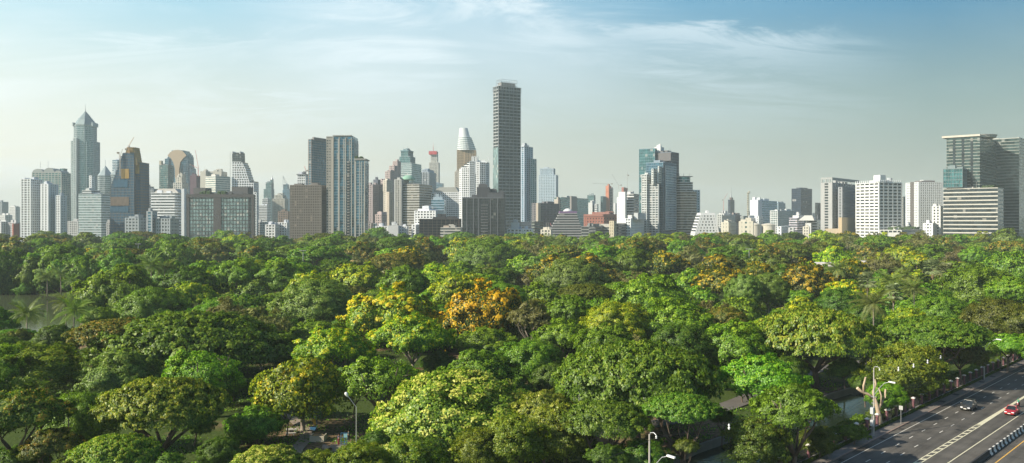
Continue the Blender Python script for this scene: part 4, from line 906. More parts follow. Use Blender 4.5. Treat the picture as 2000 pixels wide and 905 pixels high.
b=MB(); b.box((452.5-474)*k,(454-474)*k,1,20,ZP(301,D),ZP(299,D)+3); b.box((467-474)*k,(469-474)*k,1,20,ZP(301,D),ZP(299,D)+3); b.build('roof_fin',WM(OFF),r)
r=empty('hoist_mast',(((449.7)-1000)/F*1480,1480,0),0,label='thin tall hoist mast standing against the white stair stepped tower',cat='mast'); b=MB()
z1=ZP(297,1480)
for sx,sy in ((-.4,0),(.4,0),(0,.6)): b.tube([(sx,sy,0),(sx,sy,z1)],.13,4)
[b.tube([(-.4 if i%2 else .4,0,i*3),(.4 if i%2 else -.4,0,i*3+3)],.09,3) for i in range(int(z1/3)-1)]; b.build('mast',galv,r)
B('white_window_tower','narrow white tower with dark square windows beside the dark glass block',1300,[(496,498,504,377,sty('grid',fh=4,ps=3.5,pw=1))],land='long dark glass block',alpha=4)
def ex(r,D,C):
    k=D/F; b=MB(); z=ZP(379,D)
    for a,c,h in ((10,34,8),(86,118,9)): b.box(a*k,c*k,6,26,z,z+h)
    b.build('roof_pavilion',WM((.09,.085,.08)),r)
    b=MB(); z0=ZP(386,D)
    for a,c in ((54,69),(2,6),(129,134)): b.box(a*k,c*k,-.9,-.3,0,z0)
    b.box(0,134*k,-1.2,-.3,z0,z0+4); b.build('dark_frame',WM((.06,.055,.052)),r)
    b=MB(); rs=random.Random(3)
    for i in range(26):
        x=rs.choice((30,38,42,62,70,74))+rs.uniform(-3,3); a=rs.uniform(.8,2); b.obox((x*k,rs.uniform(2,6),z+a),(a,.2,0),(0,a,.3),(.2,0,a))
    b.build('roof_garden',pmat((.05,.09,.03),name='foliage'),r)
B('dark_glass_block','long dark framed office block with pale glass panels and roof garden',1050,[(364,366,497,381,sty('curt',c=(.055,.055,.055),g='pale',fh=4.6,sp=.2,ps=4,pw=.25))],land='long dark glass block',alpha=2,extra=ex)
# gap 500-565
def spire(x,y0,y1,r0=1.6,y=8,nm='spire'):
    def f(r,D,C):
        k=D/F; b=MB(); b.tube([(x*k,y,ZP(y0,D)),(x*k,y,ZP((y0*2+y1)/3,D)),(x*k,y,ZP(y1,D))],[r0*2.2,r0,.2],6); b.build(nm,galv,r)
    return f
B('teal_spired_tower','distant teal tower with stepped top and short pointed spire',2400,[(515,516,535,370,sty('curtg',c=(.30,.36,.35))),(519,520,534,357,'curtg',371,4),(528,529,534,351,'curtg',358,5)],land='distant teal spired tower',alpha=2,extra=spire(15,351,342,1.8))
B('white_banded_tower','white tower with horizontal bands below the distant teal spire',1900,[(505,507,528,402,'band'),(512,514,528,390,sty('band',c=(.5,.5,.47)),403,8)],land='distant teal spired tower',alpha=3)
B('beige_pier_block','beige block with vertical piers and stepped crown',1800,[(532,534,562,389,sty('pier',c=(.48,.45,.37),g='bronze')),(536,538,558,382,sty('pier',c=(.48,.45,.37)),390,4)],land='beige piered block',alpha=3)
def ex(r,D,C):
    k=D/F; b=MB(); zb=ZP(366,D); tip=Vector((-.5*k,6,ZP(343,D)))
    for x in (0,4,8,12,17): b.tube([(x*k-2*k,6,zb-x*k*.4),tip],.35,4)
    for t in (.25,.5,.75): b.tube([(-2*k*(1-t),6,zb+(tip.z-zb)*t),Vector((15*k,6,zb-7*k)).lerp(tip,t)],.3,4)
    b.build('curved_fin',WM((.42,.44,.42)),r)
B('horned_glass_tower','distant blue glass tower topped by a lattice fin like a horn',2300,[(552,555,573,372,sty('curt',c=(.22,.28,.32))),(553,555,564,361,'curt',373,3)],land='horned glass tower',alpha=3,extra=ex)
B('tan_low_block','small brown block with dark windows beside the brown lattice office',1400,[(543,545,569,414,sty('grid',c=(.22,.16,.12)))],land='brown lattice office',alpha=3)
B('white_low_terrace','low white terrace of houses left of the brown lattice office'.replace('left of','beside'),1150,[(518,524,545,440,'grid'),(540,544,568,436,'grid',None,20)],land='white low terrace',alpha=8)
B('white_grid_block','white gridded block with flat dark roof slab behind the brown lattice office',1400,[(580,582,602,342,sty('grid',fh=4.2,ps=4.2,pw=1.2,sp=.35)),(579,581,603,340,sty('solid',c=(.2,.2,.2)),342,-2)],land='brown lattice office',alpha=4)
crane('small red crane beside the tall brown and blue tower',598,1420,342,336,(595,325),(601,334))
def ex(r,D,C):
    b=MB(); z=ZP(363,D); k=D/F
    b=MB(); [b.obox((-12.3*k*.0-10.5-.02*i,.0,0),(0,0,0),(0,0,0),(0,0,0)) for i in range(0)]
    # blinds drawn in the middle bays
    rs=random.Random(9); b=MB()
    for i in range(6):
        for j in range(11):
            if rs.random()<.75: x=(22+i*3.4)*k; zz=ZP(372+j*4.6,D); b.box(x,x+1.5,-.06,.12,zz-2.2,zz)
    b.build('lit_blinds',pmat((.50,.46,.34),noise=.1,name='blinds'),r)
B('brown_lattice_office','brown gridded office block with flared base and slanted end wall',1000,[(566,577,637,363,sty('grid',c=(.17,.145,.12),fh=3.1,ps=2.9,pw=.9,sp=.35,g='bronze'))],land='brown lattice office',alpha=14,extra=None)
B('brown_blue_tower','tall brown and blue gridded residential tower',1120,[(602,608,638,273,sty('gridb',c=(.24,.20,.17),fh=3.3,ps=4.4,pw=.7,sp=.3)),(610,613,638,268,sty('solid',c=(.20,.18,.16)),274,3)],land='tall brown and blue tower',alpha=24)
D=1000;k=D/F; r=BX('rounded_glass_tower','huge blue glass tower with concrete edge and rounded roof corner',D,675,land='huge blue glass tower')
al=math.radians(0)
pr_=sty('curt',c=(.30,.30,.27),fh=3.4,sp=.16,ps=7.5,pw=1.1,g='blue')
b=MB(); a0=(650-675)*k
prof(r,D,675,[(267.5,650,688),(269,650,691),(273,650,692.5),(280,650,693),(460,650,693)],pr_,24)
prof(r,D,675,[(314,692,712),(318,692,713.5),(460,692,712)],pr_,26,y0=-.8)
q=MB(); q.box((637-675)*k,(650-675)*k-.02,1.2,25,0,ZP(268.5,D)); q.build('end_wall',WM((.33,.30,.25)),r)
q=MB(); z=0
while z<ZP(275,D): q.box((637.8-675)*k,(640.5-675)*k,.9,1.3,z+1,z+2.6); q.box((643-675)*k,(645-675)*k,.9,1.3,z+1,z+2.6); z+=3.4
q.build('window_row',G['win'],r)
q=MB()
for x in (650.2,662,674.5,686,694,706,711.6): q.box((x-675)*k,(x-675)*k+1.0,-1.5,-.1,0,ZP(269 if x<688 else 316,D))
q.build('pier',WM((.36,.33,.27)),r)
q=MB(); q.box((678-675)*k,(683-675)*k,-1.0,-.2,0,ZP(315,D)); q.build('balcony_recess',G['dark'],r)
q=MB(); z=2
while z<ZP(317,D): q.box((678-675)*k,(683-675)*k,-1.5,-1.02,z,z+.8); z+=3.4
q.build('balcony',WM((.33,.30,.26)),r)
q=MB(); q.box((637-675)*k,(650-675)*k,.6,25.5,ZP(268.5,D)+.01,ZP(266.5,D)); q.box((650-675)*k+.01,(686-675)*k,-1,25.5,ZP(267.5,D)+1,ZP(266.3,D)+1.2); q.box((692-675)*k,(714.5-675)*k,-2,27,ZP(314,D)+1,ZP(312,D)+1.2); q.build('roof_slab',WM((.33,.31,.27)),r)
q=MB(); rs=random.Random(5)
for i in range(24): x=rs.choice((695,697,704,706,707))+rs.uniform(-1.5,1.5); a=rs.uniform(.6,1.3); q.obox(((x-675)*k,rs.uniform(0,6),ZP(311,D)+a+rs.uniform(0,1.5)),(a,.2,0),(0,a,.3),(.2,0,a))
q.build('roof_garden',pmat((.05,.09,.03),name='foliage'),r)
# 710-830
B('brick_condominium','grey brown condominium tower with dark rooftop cap beside the huge blue glass tower',1400,[(712,716,728,362,sty('brick',c=(.33,.27,.25))),(720,724,738,361,sty('brick',c=(.22,.19,.18)),None,20),(727,729,738,351,sty('solid',c=(.10,.11,.13)),362,22)],land='grey brown condominium',alpha=20)
B('pink_condominium','pinkish terraced condominium with stair stepped tops',1480,[(736,741,749,354,'gridp'),(747,752,762,336,'gridp',None,25),(755,760,770,325,'gridp',None,40),(764,767,776,316,'gridp',None,50)],land='pinkish terraced condominium',alpha=20)
B('cream_ribbed_tower','narrow cream and green ribbed tower in front of the pinkish condominium',1400,[(748,755,767,353,sty('pier',c=(.55,.48,.38),g='green')),(755,760,768,376,sty('pier',c=(.5,.42,.32)),None,-30)],land='pinkish terraced condominium',alpha=30)
B('small_pink_houses','low pinkish stepped flats at the foot of the terraced condominium',1150,[(729,733,745,420,sty('gridp')),(733,737,745,414,'gridp',421,3)],land='pinkish terraced condominium',alpha=20)
B('teal_crowned_tower','white banded tower with teal glass crown',1600,[(768,774,804,320,sty('band',sp=.42,g='green',c=(.58,.58,.54))),(777,780,801,307,'curtg',321,4),(780,783,797,296,'curtg',308,6),(779,782,798,294,sty('solid',c=(.14,.24,.25)),296,5)],land='teal crowned tower',alpha=14)
def ex(r,D,C):
    k=D/F; b=MB(); zb=ZP(352,D); b.lathe([(12*k,zb),(13.5*k,zb+1.2*k),(13.2*k,zb+3*k),(11.5*k,zb+6*k),(7.5*k,zb+9*k),(3*k,zb+10.3*k),(.3,zb+10.6*k)],24,8*k,14); b.build('green_dome',pmat((.20,.36,.27),noise=.08,name='copper_green'),r,smooth=True)
B('green_domed_tower','grey office tower with green copper dome on the roof',1250,[(765,783,819,361,sty('band',c=(.40,.39,.34),sp=.5,g='bronze')),(765,770,784,352,sty('pier',c=(.40,.39,.35),sp=.1,g='bronze'),None,-3)],land='green domed tower',alpha=16,extra=ex)
B('striped_blue_tower','dark blue tower with vertical white ribs',1700,[(818,822,838,337,sty('pier',c=(.52,.55,.54),g='navy',sp=.1,ps=3.2,pw=1.0)),(821,824,835,332,sty('pier',c=(.4,.45,.48),g='navy'),338,4)],land='blue tower with white ribs',alpha=10)
B('pale_round_tower','pale curved block tucked behind the blue tower with white ribs',1800,[(808,811,820,333,sty('grido',c=(.55,.54,.49)))],land='blue tower with white ribs',alpha=8)
D=2200
def ex(r,D,C):
    k=D/F; b=MB(); b.box(2.5*k-3*k,15*k,-1,26,ZP(302,D),ZP(295.5,D)); b.build('red_crown',pmat((.45,.06,.07),noise=.1,name='red_band'),r)
    b=MB(); b.tube([(7*k,12,ZP(295,D)),(7*k,12,ZP(288,D)),(7*k,12,ZP(277,D))],[1.1,.7,.2],6); b.build('antenna_mast',pmat((.5,.3,.28),name='mast_paint'),r)
B('red_crowned_tower','slim pale tower with red crown band and antenna mast',2200,[(838,840,858,318,sty('pier',c=(.55,.52,.44))),(841,843,855,301,sty('pier',c=(.55,.52,.44)),319,4)],land='red crowned tower',alpha=3,extra=ex)
B('blue_grey_slab','blue grey slab behind the white sloping roofed hotel',2050,[(838,841,866,359,sty('bandb',c=(.24,.28,.31))),(836,838,849,366,'curtg',None,-30)],land='blue grey slab',alpha=5)
B('plum_brown_block','plum brown apartment block behind the white terraced building',1400,[(819,822,835,374,sty('gridp',c=(.30,.20,.19))),(822,824,832,369,sty('solid',c=(.5,.45,.42)),375,3)],land='plum brown apartments',alpha=8)
def ex(r,D,C):
    k=D/F; z=ZP(377,D); b=MB(); b.xzprism([(-2*k,z+1),(52*k,z+1),(46*k,ZP(366,D)),(14*k,ZP(366,D))],1,38); b.build('sloping_roof',WM((.36,.35,.30)),r)
B('sloping_roof_hotel','broad white gridded hotel with grey sloping roof',1300,[(844,847,899,377,sty('grid',fh=3.3,ps=3.4,pw=1.4)),(837,840,850,379,sty('grid'),None,-10)],land='white sloping roofed hotel',alpha=4,extra=ex)
B('blue_glass_lowrise','blue glass building with angled roof in front of the white sloping roofed hotel',1200,[(842,846,870,391,sty('bandb',c=(.36,.42,.46))),(846,849,866,385,sty('bandb'),392,5)],land='white sloping roofed hotel',alpha=8)
B('white_terraced_flats','white terraced apartment building stepping up beside the unfinished brown block',1100,[(803,809,851,413,'grid'),(798,804,812,440,'grid',None,-12),(812,816,838,408,'grid',414,4)],land='white terraced flats',alpha=14)
B('unfinished_block','brown unfinished block with open concrete floors',1050,[(819,823,899,429,sty('slab',c=(.30,.20,.15))),(845,848,874,424,sty('slab',c=(.25,.18,.14)),430,6)],land='unfinished brown block',alpha=8)
B('green_white_lowrise','low pale building with green side panel beneath the unfinished block',1000,[(860,864,902,446,sty('band',c=(.45,.42,.36),fh=3.6)),(866,869,878,441,sty('solid',c=(.42,.33,.25)),447,3)],land='unfinished brown block',alpha=6)
B('white_rowhouses','row of low white buildings behind the trees under the green domed tower',1080,[(733,738,762,443,'grid'),(757,762,781,441,sty('solid',c=(.56,.56,.53)),None,-5),(779,783,797,443,'grid',None,5),(729,731,736,438,sty('curtg'),None,10)],land='low white rowhouses',alpha=10)
def ex(r,D,C):
    k=D/F; z=ZP(441,D); b=MB(); b.prism([(-6,-1),(1,-1),(1,6),(-6,6)],z,z+6,[(-2.6,2.4),(-2.4,2.4),(-2.4,2.6),(-2.6,2.6)]); b.build('orange_roof',org,r)
B('orange_roof_house','little house with pointed orange roof at the foot of the grey brown condominium',1080,[(716,718,722,441,sty('solid',c=(.45,.36,.3)))],land='orange roofed house',alpha=8,extra=ex)
# white ribbed crown tower
D=1900;k=D/F; r=BX('white_crowned_tower','slender tower with ribbed white tapering crown over golden brown shaft',D,910,land='white tapering crowned tower')
vol(r,lambda z:ngon(np.interp(z,[ZP(293,D),ZP(249,D)],[18.5,8.5])*k,20,np.interp(z,[ZP(293,D),ZP(270,D),ZP(249,D)],[0.5,-3,-5.5])*k,20),ZP(293,D),ZP(268,D),sty('band',c=(.60,.60,.56),g='pale',fh=4.6,sp=.62),const=False,roof=0)
b=MB(); prev=None
q=MB()
for i in range(10):
    z0=ZP(268-1.9*i,D); z1=ZP(268-1.9*(i+1),D); f=lambda z:ngon(np.interp(z,[ZP(293,D),ZP(268,D),ZP(249,D)],[18.5,11.5,8.0])*k,20,np.interp(z,[ZP(293,D),ZP(270,D),ZP(249,D)],[0.5,-4,-5.5])*k,20)
    q.prism(f(z0),z0,z1,f(z1))
q.build('white_crown',WM((.62,.62,.58)),r)
vol(r,lambda z:[(-18*k,6),(-3*k,6),(-3*k,34),(-18*k,34)],0,ZP(293,D),sty('pier',c=(.40,.29,.17),g='bronze',ps=3.2,pw=1.2),roof=0)
vol(r,lambda z:[(-3*k,4),(19*k,4),(19*k,36),(-3*k,36)],0,ZP(294,D),sty('pier',c=(.34,.24,.14),g='bronze',ps=4,pw=1.4),roof=0)
b=MB(); b.prism([(5*k,12),(11*k,12),(11*k,22),(5*k,22)],ZP(294,D),ZP(284,D),[(7.9*k,16),(8.1*k,16),(8.1*k,18),(7.9*k,18)]); b.build('small_spire',WM((.36,.34,.26)),r)
B('beige_flank_block','pale beige flank of a tower beside the golden brown shaft',1850,[(888,890,897,336,sty('pier',c=(.55,.48,.38)))],land='white tapering crowned tower',alpha=4)
# white crescent building
D=1250;k=D/F; cx=925; r=BX('crescent_roof_hotel','white curved hotel with sweeping roof ending in a crescent fin',D,cx,land='white crescent roofed hotel')
def cpoly(z):
    zt=ZP(330,D)
    a=-29.0*k if z<ZP(331,D) else (-29+ (z-ZP(331,D))/k*1.45)*k
    return [(a,9),(a+5*k,3),(-8*k,0),(2*k,2),(2*k,24),(a,24)]
vol(r,cpoly,0,ZP(316,D),sty('grid',fh=3.3,ps=3.0,pw=1.0,sp=.38),const=False,roof=0)
vol(r,lambda z:[(2.2*k,3),(12*k,1),(23*k,4),(30*k,10),(30*k,26),(2.2*k,26)],0,ZP(318,D),sty('grid',fh=3.3,ps=3.0,pw=1.0,sp=.38),roof=0)
vol(r,lambda z:[(-4*k,2.5),(7*k,2.5),(7*k,14),(-4*k,14)],ZP(340,D),ZP(307,D),sty('pier',c=WH,fh=3.3),roof=0)
b=MB(); n=16; out=[]; inn=[]
for i in range(n+1):
    t=i/n; ang=-1.9+3.4*t; x=(22+8*math.cos(ang)*.9)*k; z=ZP(311,D)+ (math.sin(ang))*8*k
    out.append((x,z)); w_=.15+1.9*math.sin(PI*min(1,(1-t)+.0)*.5)*k*.8; inn.append((x-(w_)*math.cos(ang),z-w_*math.sin(ang)))
b.xzprism(out+inn[::-1],4,7); b.build('crescent_fin',WM(WH),r)
b=MB(); b.xzprism([(7*k,ZP(318,D)+1),(8*k,ZP(318,D)+4),(14*k,ZP(315,D)+1),(21*k,ZP(312,D)),(24*k,ZP(318,D)+1)],5,8); b.build('swept_parapet',WM(WH),r)
for x in (-2,3,9):
    b=MB(); b.tube([(x*k,6,ZP(318,D)),(x*k,6,ZP(303,D))],.25,4); b.build('antenna',galv,r)
# black block
def ex(r,D,C):
    k=D/F; b=MB()
    for x in (8,21,31,54,68): b.box(x*k,x*k+1.1,-.7,-.2,0,ZP(388,D))
    b.box(0,83*k,-.8,-.2,ZP(388,D),ZP(385.5,D)); b.build('facade_fin',WM((.10,.105,.11)),r)
    b=MB(); z=6
    while z<ZP(398,D): b.box(36*k,50*k,-1.2,-.3,z,z+.7); z+=3.5
    b.build('balcony',WM((.16,.16,.165)),r)
B('black_glass_block','black glass office block with vertical fins standing behind the trees',980,[(903,905,986,387,sty('curtd',c=(.05,.055,.06),fh=3.6,ps=2.6)),(931,933,957,366,sty('solid',c=(.05,.052,.055)),388,10),(955,957,986,376,sty('solid',c=(.06,.062,.065)),388,8)],land='black glass block',alpha=1,extra=ex)
# tallest dark tower
D=1150;k=D/F
def ex(r,D,C):
    b=MB(); t,s=solve(963.5,973.5,1017,D,r.rotation_euler.z*-1); z0=ZP(172,D); z1=ZP(154,D)
    X0,X1,Y0,Y1=-t-.6,.6,-.6,s+.6
    for zt,(x0,x1,y0,y1) in ((ZP(168,D),(X0,X1,Y0,Y1)),(z1,(X0+1,X1-1,5,s-6))):
        nx=max(2,int((x1-x0)/4)); ny=max(3,int((y1-y0)/4))
        for i in range(nx+1):
            for y in (y0,y1): b.tube([(x0+(x1-x0)*i/nx,y,z0-4),(x0+(x1-x0)*i/nx,y,zt)],.22,4)
        for j in range(ny+1):
            for x in (x0,x1): b.tube([(x,y0+(y1-y0)*j/ny,z0-4),(x,y0+(y1-y0)*j/ny,zt)],.22,4)
        for z in (zt,zt-4,zt-8):
            b.tube([(x0,y0,z),(x1,y0,z)],.22,4); b.tube([(x0,y1,z),(x1,y1,z)],.22,4); b.tube([(x0,y0,z),(x0,y1,z)],.22,4); b.tube([(x1,y0,z),(x1,y1,z)],.22,4)
    b.build('crown_scaffold',WM((.42,.44,.43)),r)
    b=MB(); b.box(X0+2.5,X1-2.5,6,s-8,z0,ZP(160,D)); b.build('crown_plant',WM((.22,.21,.19)),r)
    b=MB(); b.box(-t-.25,.0,-.45,-.05,0,ZP(288,D)); b.build('lower_cladding',G['pale'],r)
B('dark_skyscraper','tallest dark tower of stacked grey floors with scaffold crown',1150,[(963.5,973.5,1017,169,(4.6,.26,6,.4,(.34,.34,.32),'dark'))],land='tallest dark tower',asp=1.6,extra=ex,alpha=58)
B('white_podium_houses','low white building with satellite dish at the foot of the tallest dark tower',1000,[(986,990,1020,449,'grid'),(1018,1021,1040,449,sty('grid')),(995,998,1012,435,'solid',450,5)],land='white houses under the tallest dark tower',alpha=4)
B('blue_white_tower','slim blue and white tower with overhanging roof ledges behind the tallest dark tower',1400,[(1013,1024,1041,287,sty('gridb',c=(.46,.50,.53),fh=3.4,ps=6,pw=1.4,sp=.25)),(1030,1036,1048,311,sty('balg',c=(.34,.38,.38)),None,8),(1012,1024,1033,284.5,sty('solid',c=(.4,.42,.42)),287,-2)],land='slim blue and white tower',alpha=38)
B('pale_blue_hotel','pale blue gridded tower with stepped top and crown grille',1900,[(1046,1052,1086,343,sty('grid',c=(.42,.47,.49),g='blue',fh=3.6)),(1049,1054,1081,330,sty('pier',c=(.40,.45,.47),g='blue'),344,6)],land='pale blue stepped hotel',alpha=14,det=True)
B('dark_window_block','dark block with rows of small windows and sunlit beige end wall',1200,[(1038.5,1051,1092,398,sty('grid',c=(.17,.16,.16),fh=3.6)),(1047,1051,1056,397,sty('solid',c=(.42,.36,.27)),None,-2)],land='dark block with beige end',alpha=32)
B('grey_service_block','small grey green block below the dark windowed block',1100,[(1038,1044,1062,434,sty('bandg',c=(.22,.24,.20)))],land='dark block with beige end',alpha=25)
B('teal_striped_office','long teal striped office building with beige stair towers',1500,[(1082,1096,1150,386,sty('bandb',c=(.38,.40,.36),g='green')),(1113,1116,1127,384,sty('solid',c=(.27,.24,.21)),None,-6),(1082,1090,1096,390,sty('solid',c=(.45,.38,.3)),None,-8)],land='long teal striped office',alpha=26)
B('glass_tip_block','small teal glass tower top behind the long teal striped office',1900,[(1142,1147,1160,382,'curtg')],land='long teal striped office',alpha=20)
D=1050;k=D/F; r=BX('domed_ziggurat','grey ziggurat office with purple rim and white dome',D,1105,land='domed ziggurat')
prof(r,D,1105,[(418,1092,1127),(424,1090,1128),(457,1071,1139)],sty('band',c=(.30,.29,.27),g='dark',fh=3.3,sp=.5),26)
b=MB(); b.box(-12*k,22*k,1,20,ZP(418,D)+.95,ZP(414.5,D)+1); b.build('purple_rim',pmat((.16,.10,.20),name='purple_panel'),r)
b=MB(); zb=ZP(415,D)+1; b.lathe([(9*k,zb),(9*k,zb+1),(8*k,zb+2.6*k),(5.5*k,zb+4.8*k),(2.4*k,zb+5.9*k),(.2,zb+6.2*k)],20,5*k,10); b.build('white_dome',WM((.62,.60,.55)),r,smooth=True)
B('white_lattice_mast_house','low cream house with lattice sign beside the ziggurat',990,[(1052,1056,1076,450,'gridc')],land='domed ziggurat',alpha=14)
crane('small pink lattice crane beside the dark windowed block',1078,1150,456,447,(1074,436),(1081,446),(.5,.2,.2))
B('terracotta_hall','wide terracotta coloured hall with square windows',1250,[(1129,1140,1206,420,(4.8,.55,4.5,2.6,(.33,.13,.09),'dark')),(1129,1140,1206,419,sty('solid',c=(.34,.15,.11)),423,-1)],land='wide terracotta hall',alpha=18)
B('cream_wall_block','low cream building under the terracotta hall',1060,[(1130,1140,1200,444,sty('band',c=(.52,.47,.38)))],land='wide terracotta hall',alpha=12)
B('grey_lowrise','small grey flats between the ziggurat and the sandy house',990,[(1135,1150,1180,444,sty('bandg',c=(.20,.20,.18)))],land='sandy stepped house',alpha=22)
B('white_ribbon_block','white block with thin ribbon windows behind the terracotta hall',1400,[(1149,1157,1163,396,'solid'),(1161,1166,1206,400,sty('band',sp=.5,fh=3.2)),(1198,1202,1206,397,'solid',None,-5)],land='white ribbon windowed block',alpha=20)
B('construction_block','grey construction site block with bright orange core wall',2000,[(1183,1189,1194,363,sty('solid',c=(.60,.22,.12))),(1190,1196,1225,369,sty('bandg',c=(.30,.32,.33)),None,10),(1214,1218,1226,366,sty('solid',c=(.42,.16,.12)),None,4),(1173,1177,1184,384,'curtg',None,-40)],land='orange cored construction block',alpha=18)
crane('flat topped tower crane over the orange core wall',1186,1990,363,361,(1157,358.5),(1195,359.5),(.34,.36,.34))
crane('luffing crane with raised jib behind the white slab tower',1208,1985,370,364,(1195,341),(1213,362),(.34,.36,.34))
crane('upright crane mast beside the big blue glass complex',1225,1985,368,342,(1225.5,337),(1227,343),(.34,.36,.34))
B('white_slab_tower','bright white slab tower with blank walls and dark window slits',1150,[(1205,1214,1220,387,sty('band',sp=.6,ps=3,pw=1.8)),(1208,1221,1224,375,sty('solid',c=(.64,.62,.57)),None,-4),(1222,1238,1249,380,sty('band',sp=.45,c=(.58,.56,.52)),None,6)],land='bright white slab tower',alpha=30)
B('sandy_house','small sandy stepped house with dark balconies behind the trees',1000,[(1190,1199,1204,433,sty('gridc',c=(.48,.41,.28))),(1203,1208,1226,438,sty('bandg',c=(.26,.23,.19)),None,8)],land='sandy stepped house',alpha=28)
B('white_square_flats','white flats with square dark windows at the foot of the blue glass complex',1030,[(1221,1232,1279,428,sty('grid',fh=3.5,ps=3.2,pw=1.3,sp=.42)),(1226,1234,1250,420,'solid',429,5),(1238,1246,1262,416,sty('solid',c=(.5,.5,.47)),429,8)],land='white square windowed flats',alpha=22)
# big blue glass complex
def ex(r,D,C):
    pass
D=1100
B('blue_glass_complex','big blue glass complex of stepped slabs with white balconies and white core',D,[
 (1262,1295,1321,318,(3.3,.14,2.8,.2,(.20,.25,.28),'blue')),
 (1248,1279,1283,291,(3.9,.10,3,.18,(.17,.24,.26),'green'),None,34),
 (1278,1290,1297,287,sty('solid',c=(.60,.59,.54)),310,40),
 (1280,1312,1326,298,(3.9,.12,3,.2,(.12,.15,.17),'navy'),None,28),
 (1280,1310,1311,298,sty('solid',c=(.13,.12,.115)),314,26),
 (1255,1286,1288,361,(3.3,.35,4.5,.8,(.50,.50,.46),'win'),None,-8),
 (1253,1263,1264,342,(3.3,.45,3.5,.8,(.55,.55,.50),'win'),None,-3),
 (1272,1276,1277,331,(3.3,.5,4,.5,(.58,.58,.52),'win'),359,-9.5),
 (1285,1287,1288,326,(3.3,.4,4,.5,(.58,.58,.52),'win'),358,-5.5),
 (1299,1301,1321,325,(3.3,.30,4.5,.5,(.42,.45,.46),'blue'),450,2)],land='big blue glass complex',alpha=34)
# banded cylinder tower
D=1120;k=D/F; r=BX('banded_round_tower','round cornered grey tower with horizontal bands and dished roof',D,1347,land='banded round cornered tower')
vol(r,lambda z:ngon(22.5*k,20,-1*k,24,.8),0,ZP(375,D),sty('band',c=(.40,.37,.31),g='bronze',fh=3.6,sp=.42),roof=0)
vol(r,lambda z:ngon(18*k,20,-4*k,24,.8),ZP(375,D),ZP(356,D),sty('band',c=(.46,.46,.42),g='dark',fh=3.6,sp=.45),roof=0)
vol(r,lambda z:ngon(14*k,16,-5*k,24,.8),ZP(356,D),ZP(345,D),sty('band',c=(.40,.42,.39),g='green',fh=3.6,sp=.3),roof=0)
b=MB(); b.lathe([(10*k,ZP(345,D)),(17*k,ZP(343.7,D)),(17*k,ZP(343,D)),(1,ZP(343.2,D))],20,-3*k,24,.8); b.build('dished_roof',WM((.33,.35,.34)),r)
vol(r,lambda z:[(14*k,30),(30*k,30),(30*k,50),(14*k,50)],0,ZP(371,D),sty('gridb',c=(.40,.46,.50)),roof=0)
for x in (-14,-6,6):
    b=MB(); b.tube([(x*k,20,ZP(345,D)),(x*k,20,ZP(337,D))],.2,4); b.build('antenna',galv,r)
# 1358-1640
D=1010;k=D/F; r=BX('white_ziggurat','white ziggurat building with sloping sides and small square windows',D,1381,land='white ziggurat')
prof(r,D,1381,[(421,1368,1397),(428,1366,1399),(458,1357,1405)],sty('grid',c=(.64,.62,.58),fh=3.6,ps=4,pw=2.2,sp=.5),24)
b=MB(); b.box(-12*k,16*k,2,22,ZP(421,D)+.92,ZP(417.5,D)+1); b.box(2*k,7*k,8,14,ZP(417.5,D)+1.01,ZP(411.5,D)); b.build('roof_storey',WM((.62,.60,.56)),r)
B('arched_white_hall','pale building with arched roof window behind the white ziggurat',1300,[(1400,1410,1436,420,sty('grid',c=(.48,.48,.43))),(1404,1414,1426,417,'solid',421,3)],land='arched white hall',alpha=24)
B('dark_spired_tower','distant dark tower under construction with thin spire',2400,[(1422,1426,1434.5,391,sty('curtn',c=(.10,.10,.12))),(1425,1428,1432,386,sty('solid',c=(.16,.1,.09)),392,3)],land='distant dark spired tower',alpha=30,extra=spire(1,386,365,1.3,6))
crane('thin pink crane beside the distant dark spired tower',1413,2390,417,392,(1421,378),(1411,391),(.45,.18,.16))
B('brown_midrise','small brown midrise roofs between the arched hall and the striped tower',1500,[(1428,1436,1448,421,sty('grido',c=(.36,.28,.24))),(1446,1452,1461,423,sty('grido',c=(.35,.36,.32)),None,10)],land='brown midrise roofs',alpha=24)
B('cream_school_block','low cream block with green glazing, left of its twin'.replace(', left of its twin',' nearest the white ziggurat'),1000,[(1408.5,1423,1438,435.5,(4.2,.55,5,2.6,(.58,.52,.40),'green'))],land='low cream blocks',alpha=24)
B('cream_school_block','low cream block with teal canopy beside the round cream drum',995,[(1437.5,1443,1471,433.5,(5,.6,6,3.4,(.58,.52,.40),'green'))],land='low cream blocks',alpha=20)
B('striped_tan_tower','tan tower with brown horizontal stripes',1700,[(1459,1462,1486,377,sty('band',c=(.48,.44,.33),g='bronze',sp=.5)),(1461,1464,1484,373.5,sty('solid',c=(.45,.42,.33)),378,3)],land='tan striped tower',alpha=22)
B('white_hospital','white hospital block with blue framed side and bright end wall',1350,[(1465,1481,1518,393,sty('band',c=(.52,.55,.55),g='blue',sp=.5)),(1465,1480.5,1481,391,sty('solid',c=(.62,.62,.60)),None,-2)],land='white hospital block',alpha=44)
B('white_annex','small white annex at the foot of the white hospital block',1250,[(1456,1466,1484,426,'solid'),(1476,1482,1490,423,'grid',None,6)],land='white hospital block',alpha=26)
B('hazy_blue_block','hazy blue office top behind the white hospital block',2000,[(1514,1520,1534,397,sty('gridb',c=(.36,.43,.45)))],land='white hospital block',alpha=30)
B('white_grid_office','low white office with fine grid facade in front of the dark monolith',1250,[(1504,1519,1551,412.5,sty('grid',fh=3.4,ps=2.8,pw=.9,sp=.32,c=(.60,.59,.54),g='green'))],land='white fine gridded office',alpha=40)
B('dark_monolith','plain dark blue monolith office tower',1800,[(1546,1564,1586,369,(4.2,.16,3.6,.2,(.05,.065,.085),'navy'))],land='dark monolith tower',alpha=46,det=True)
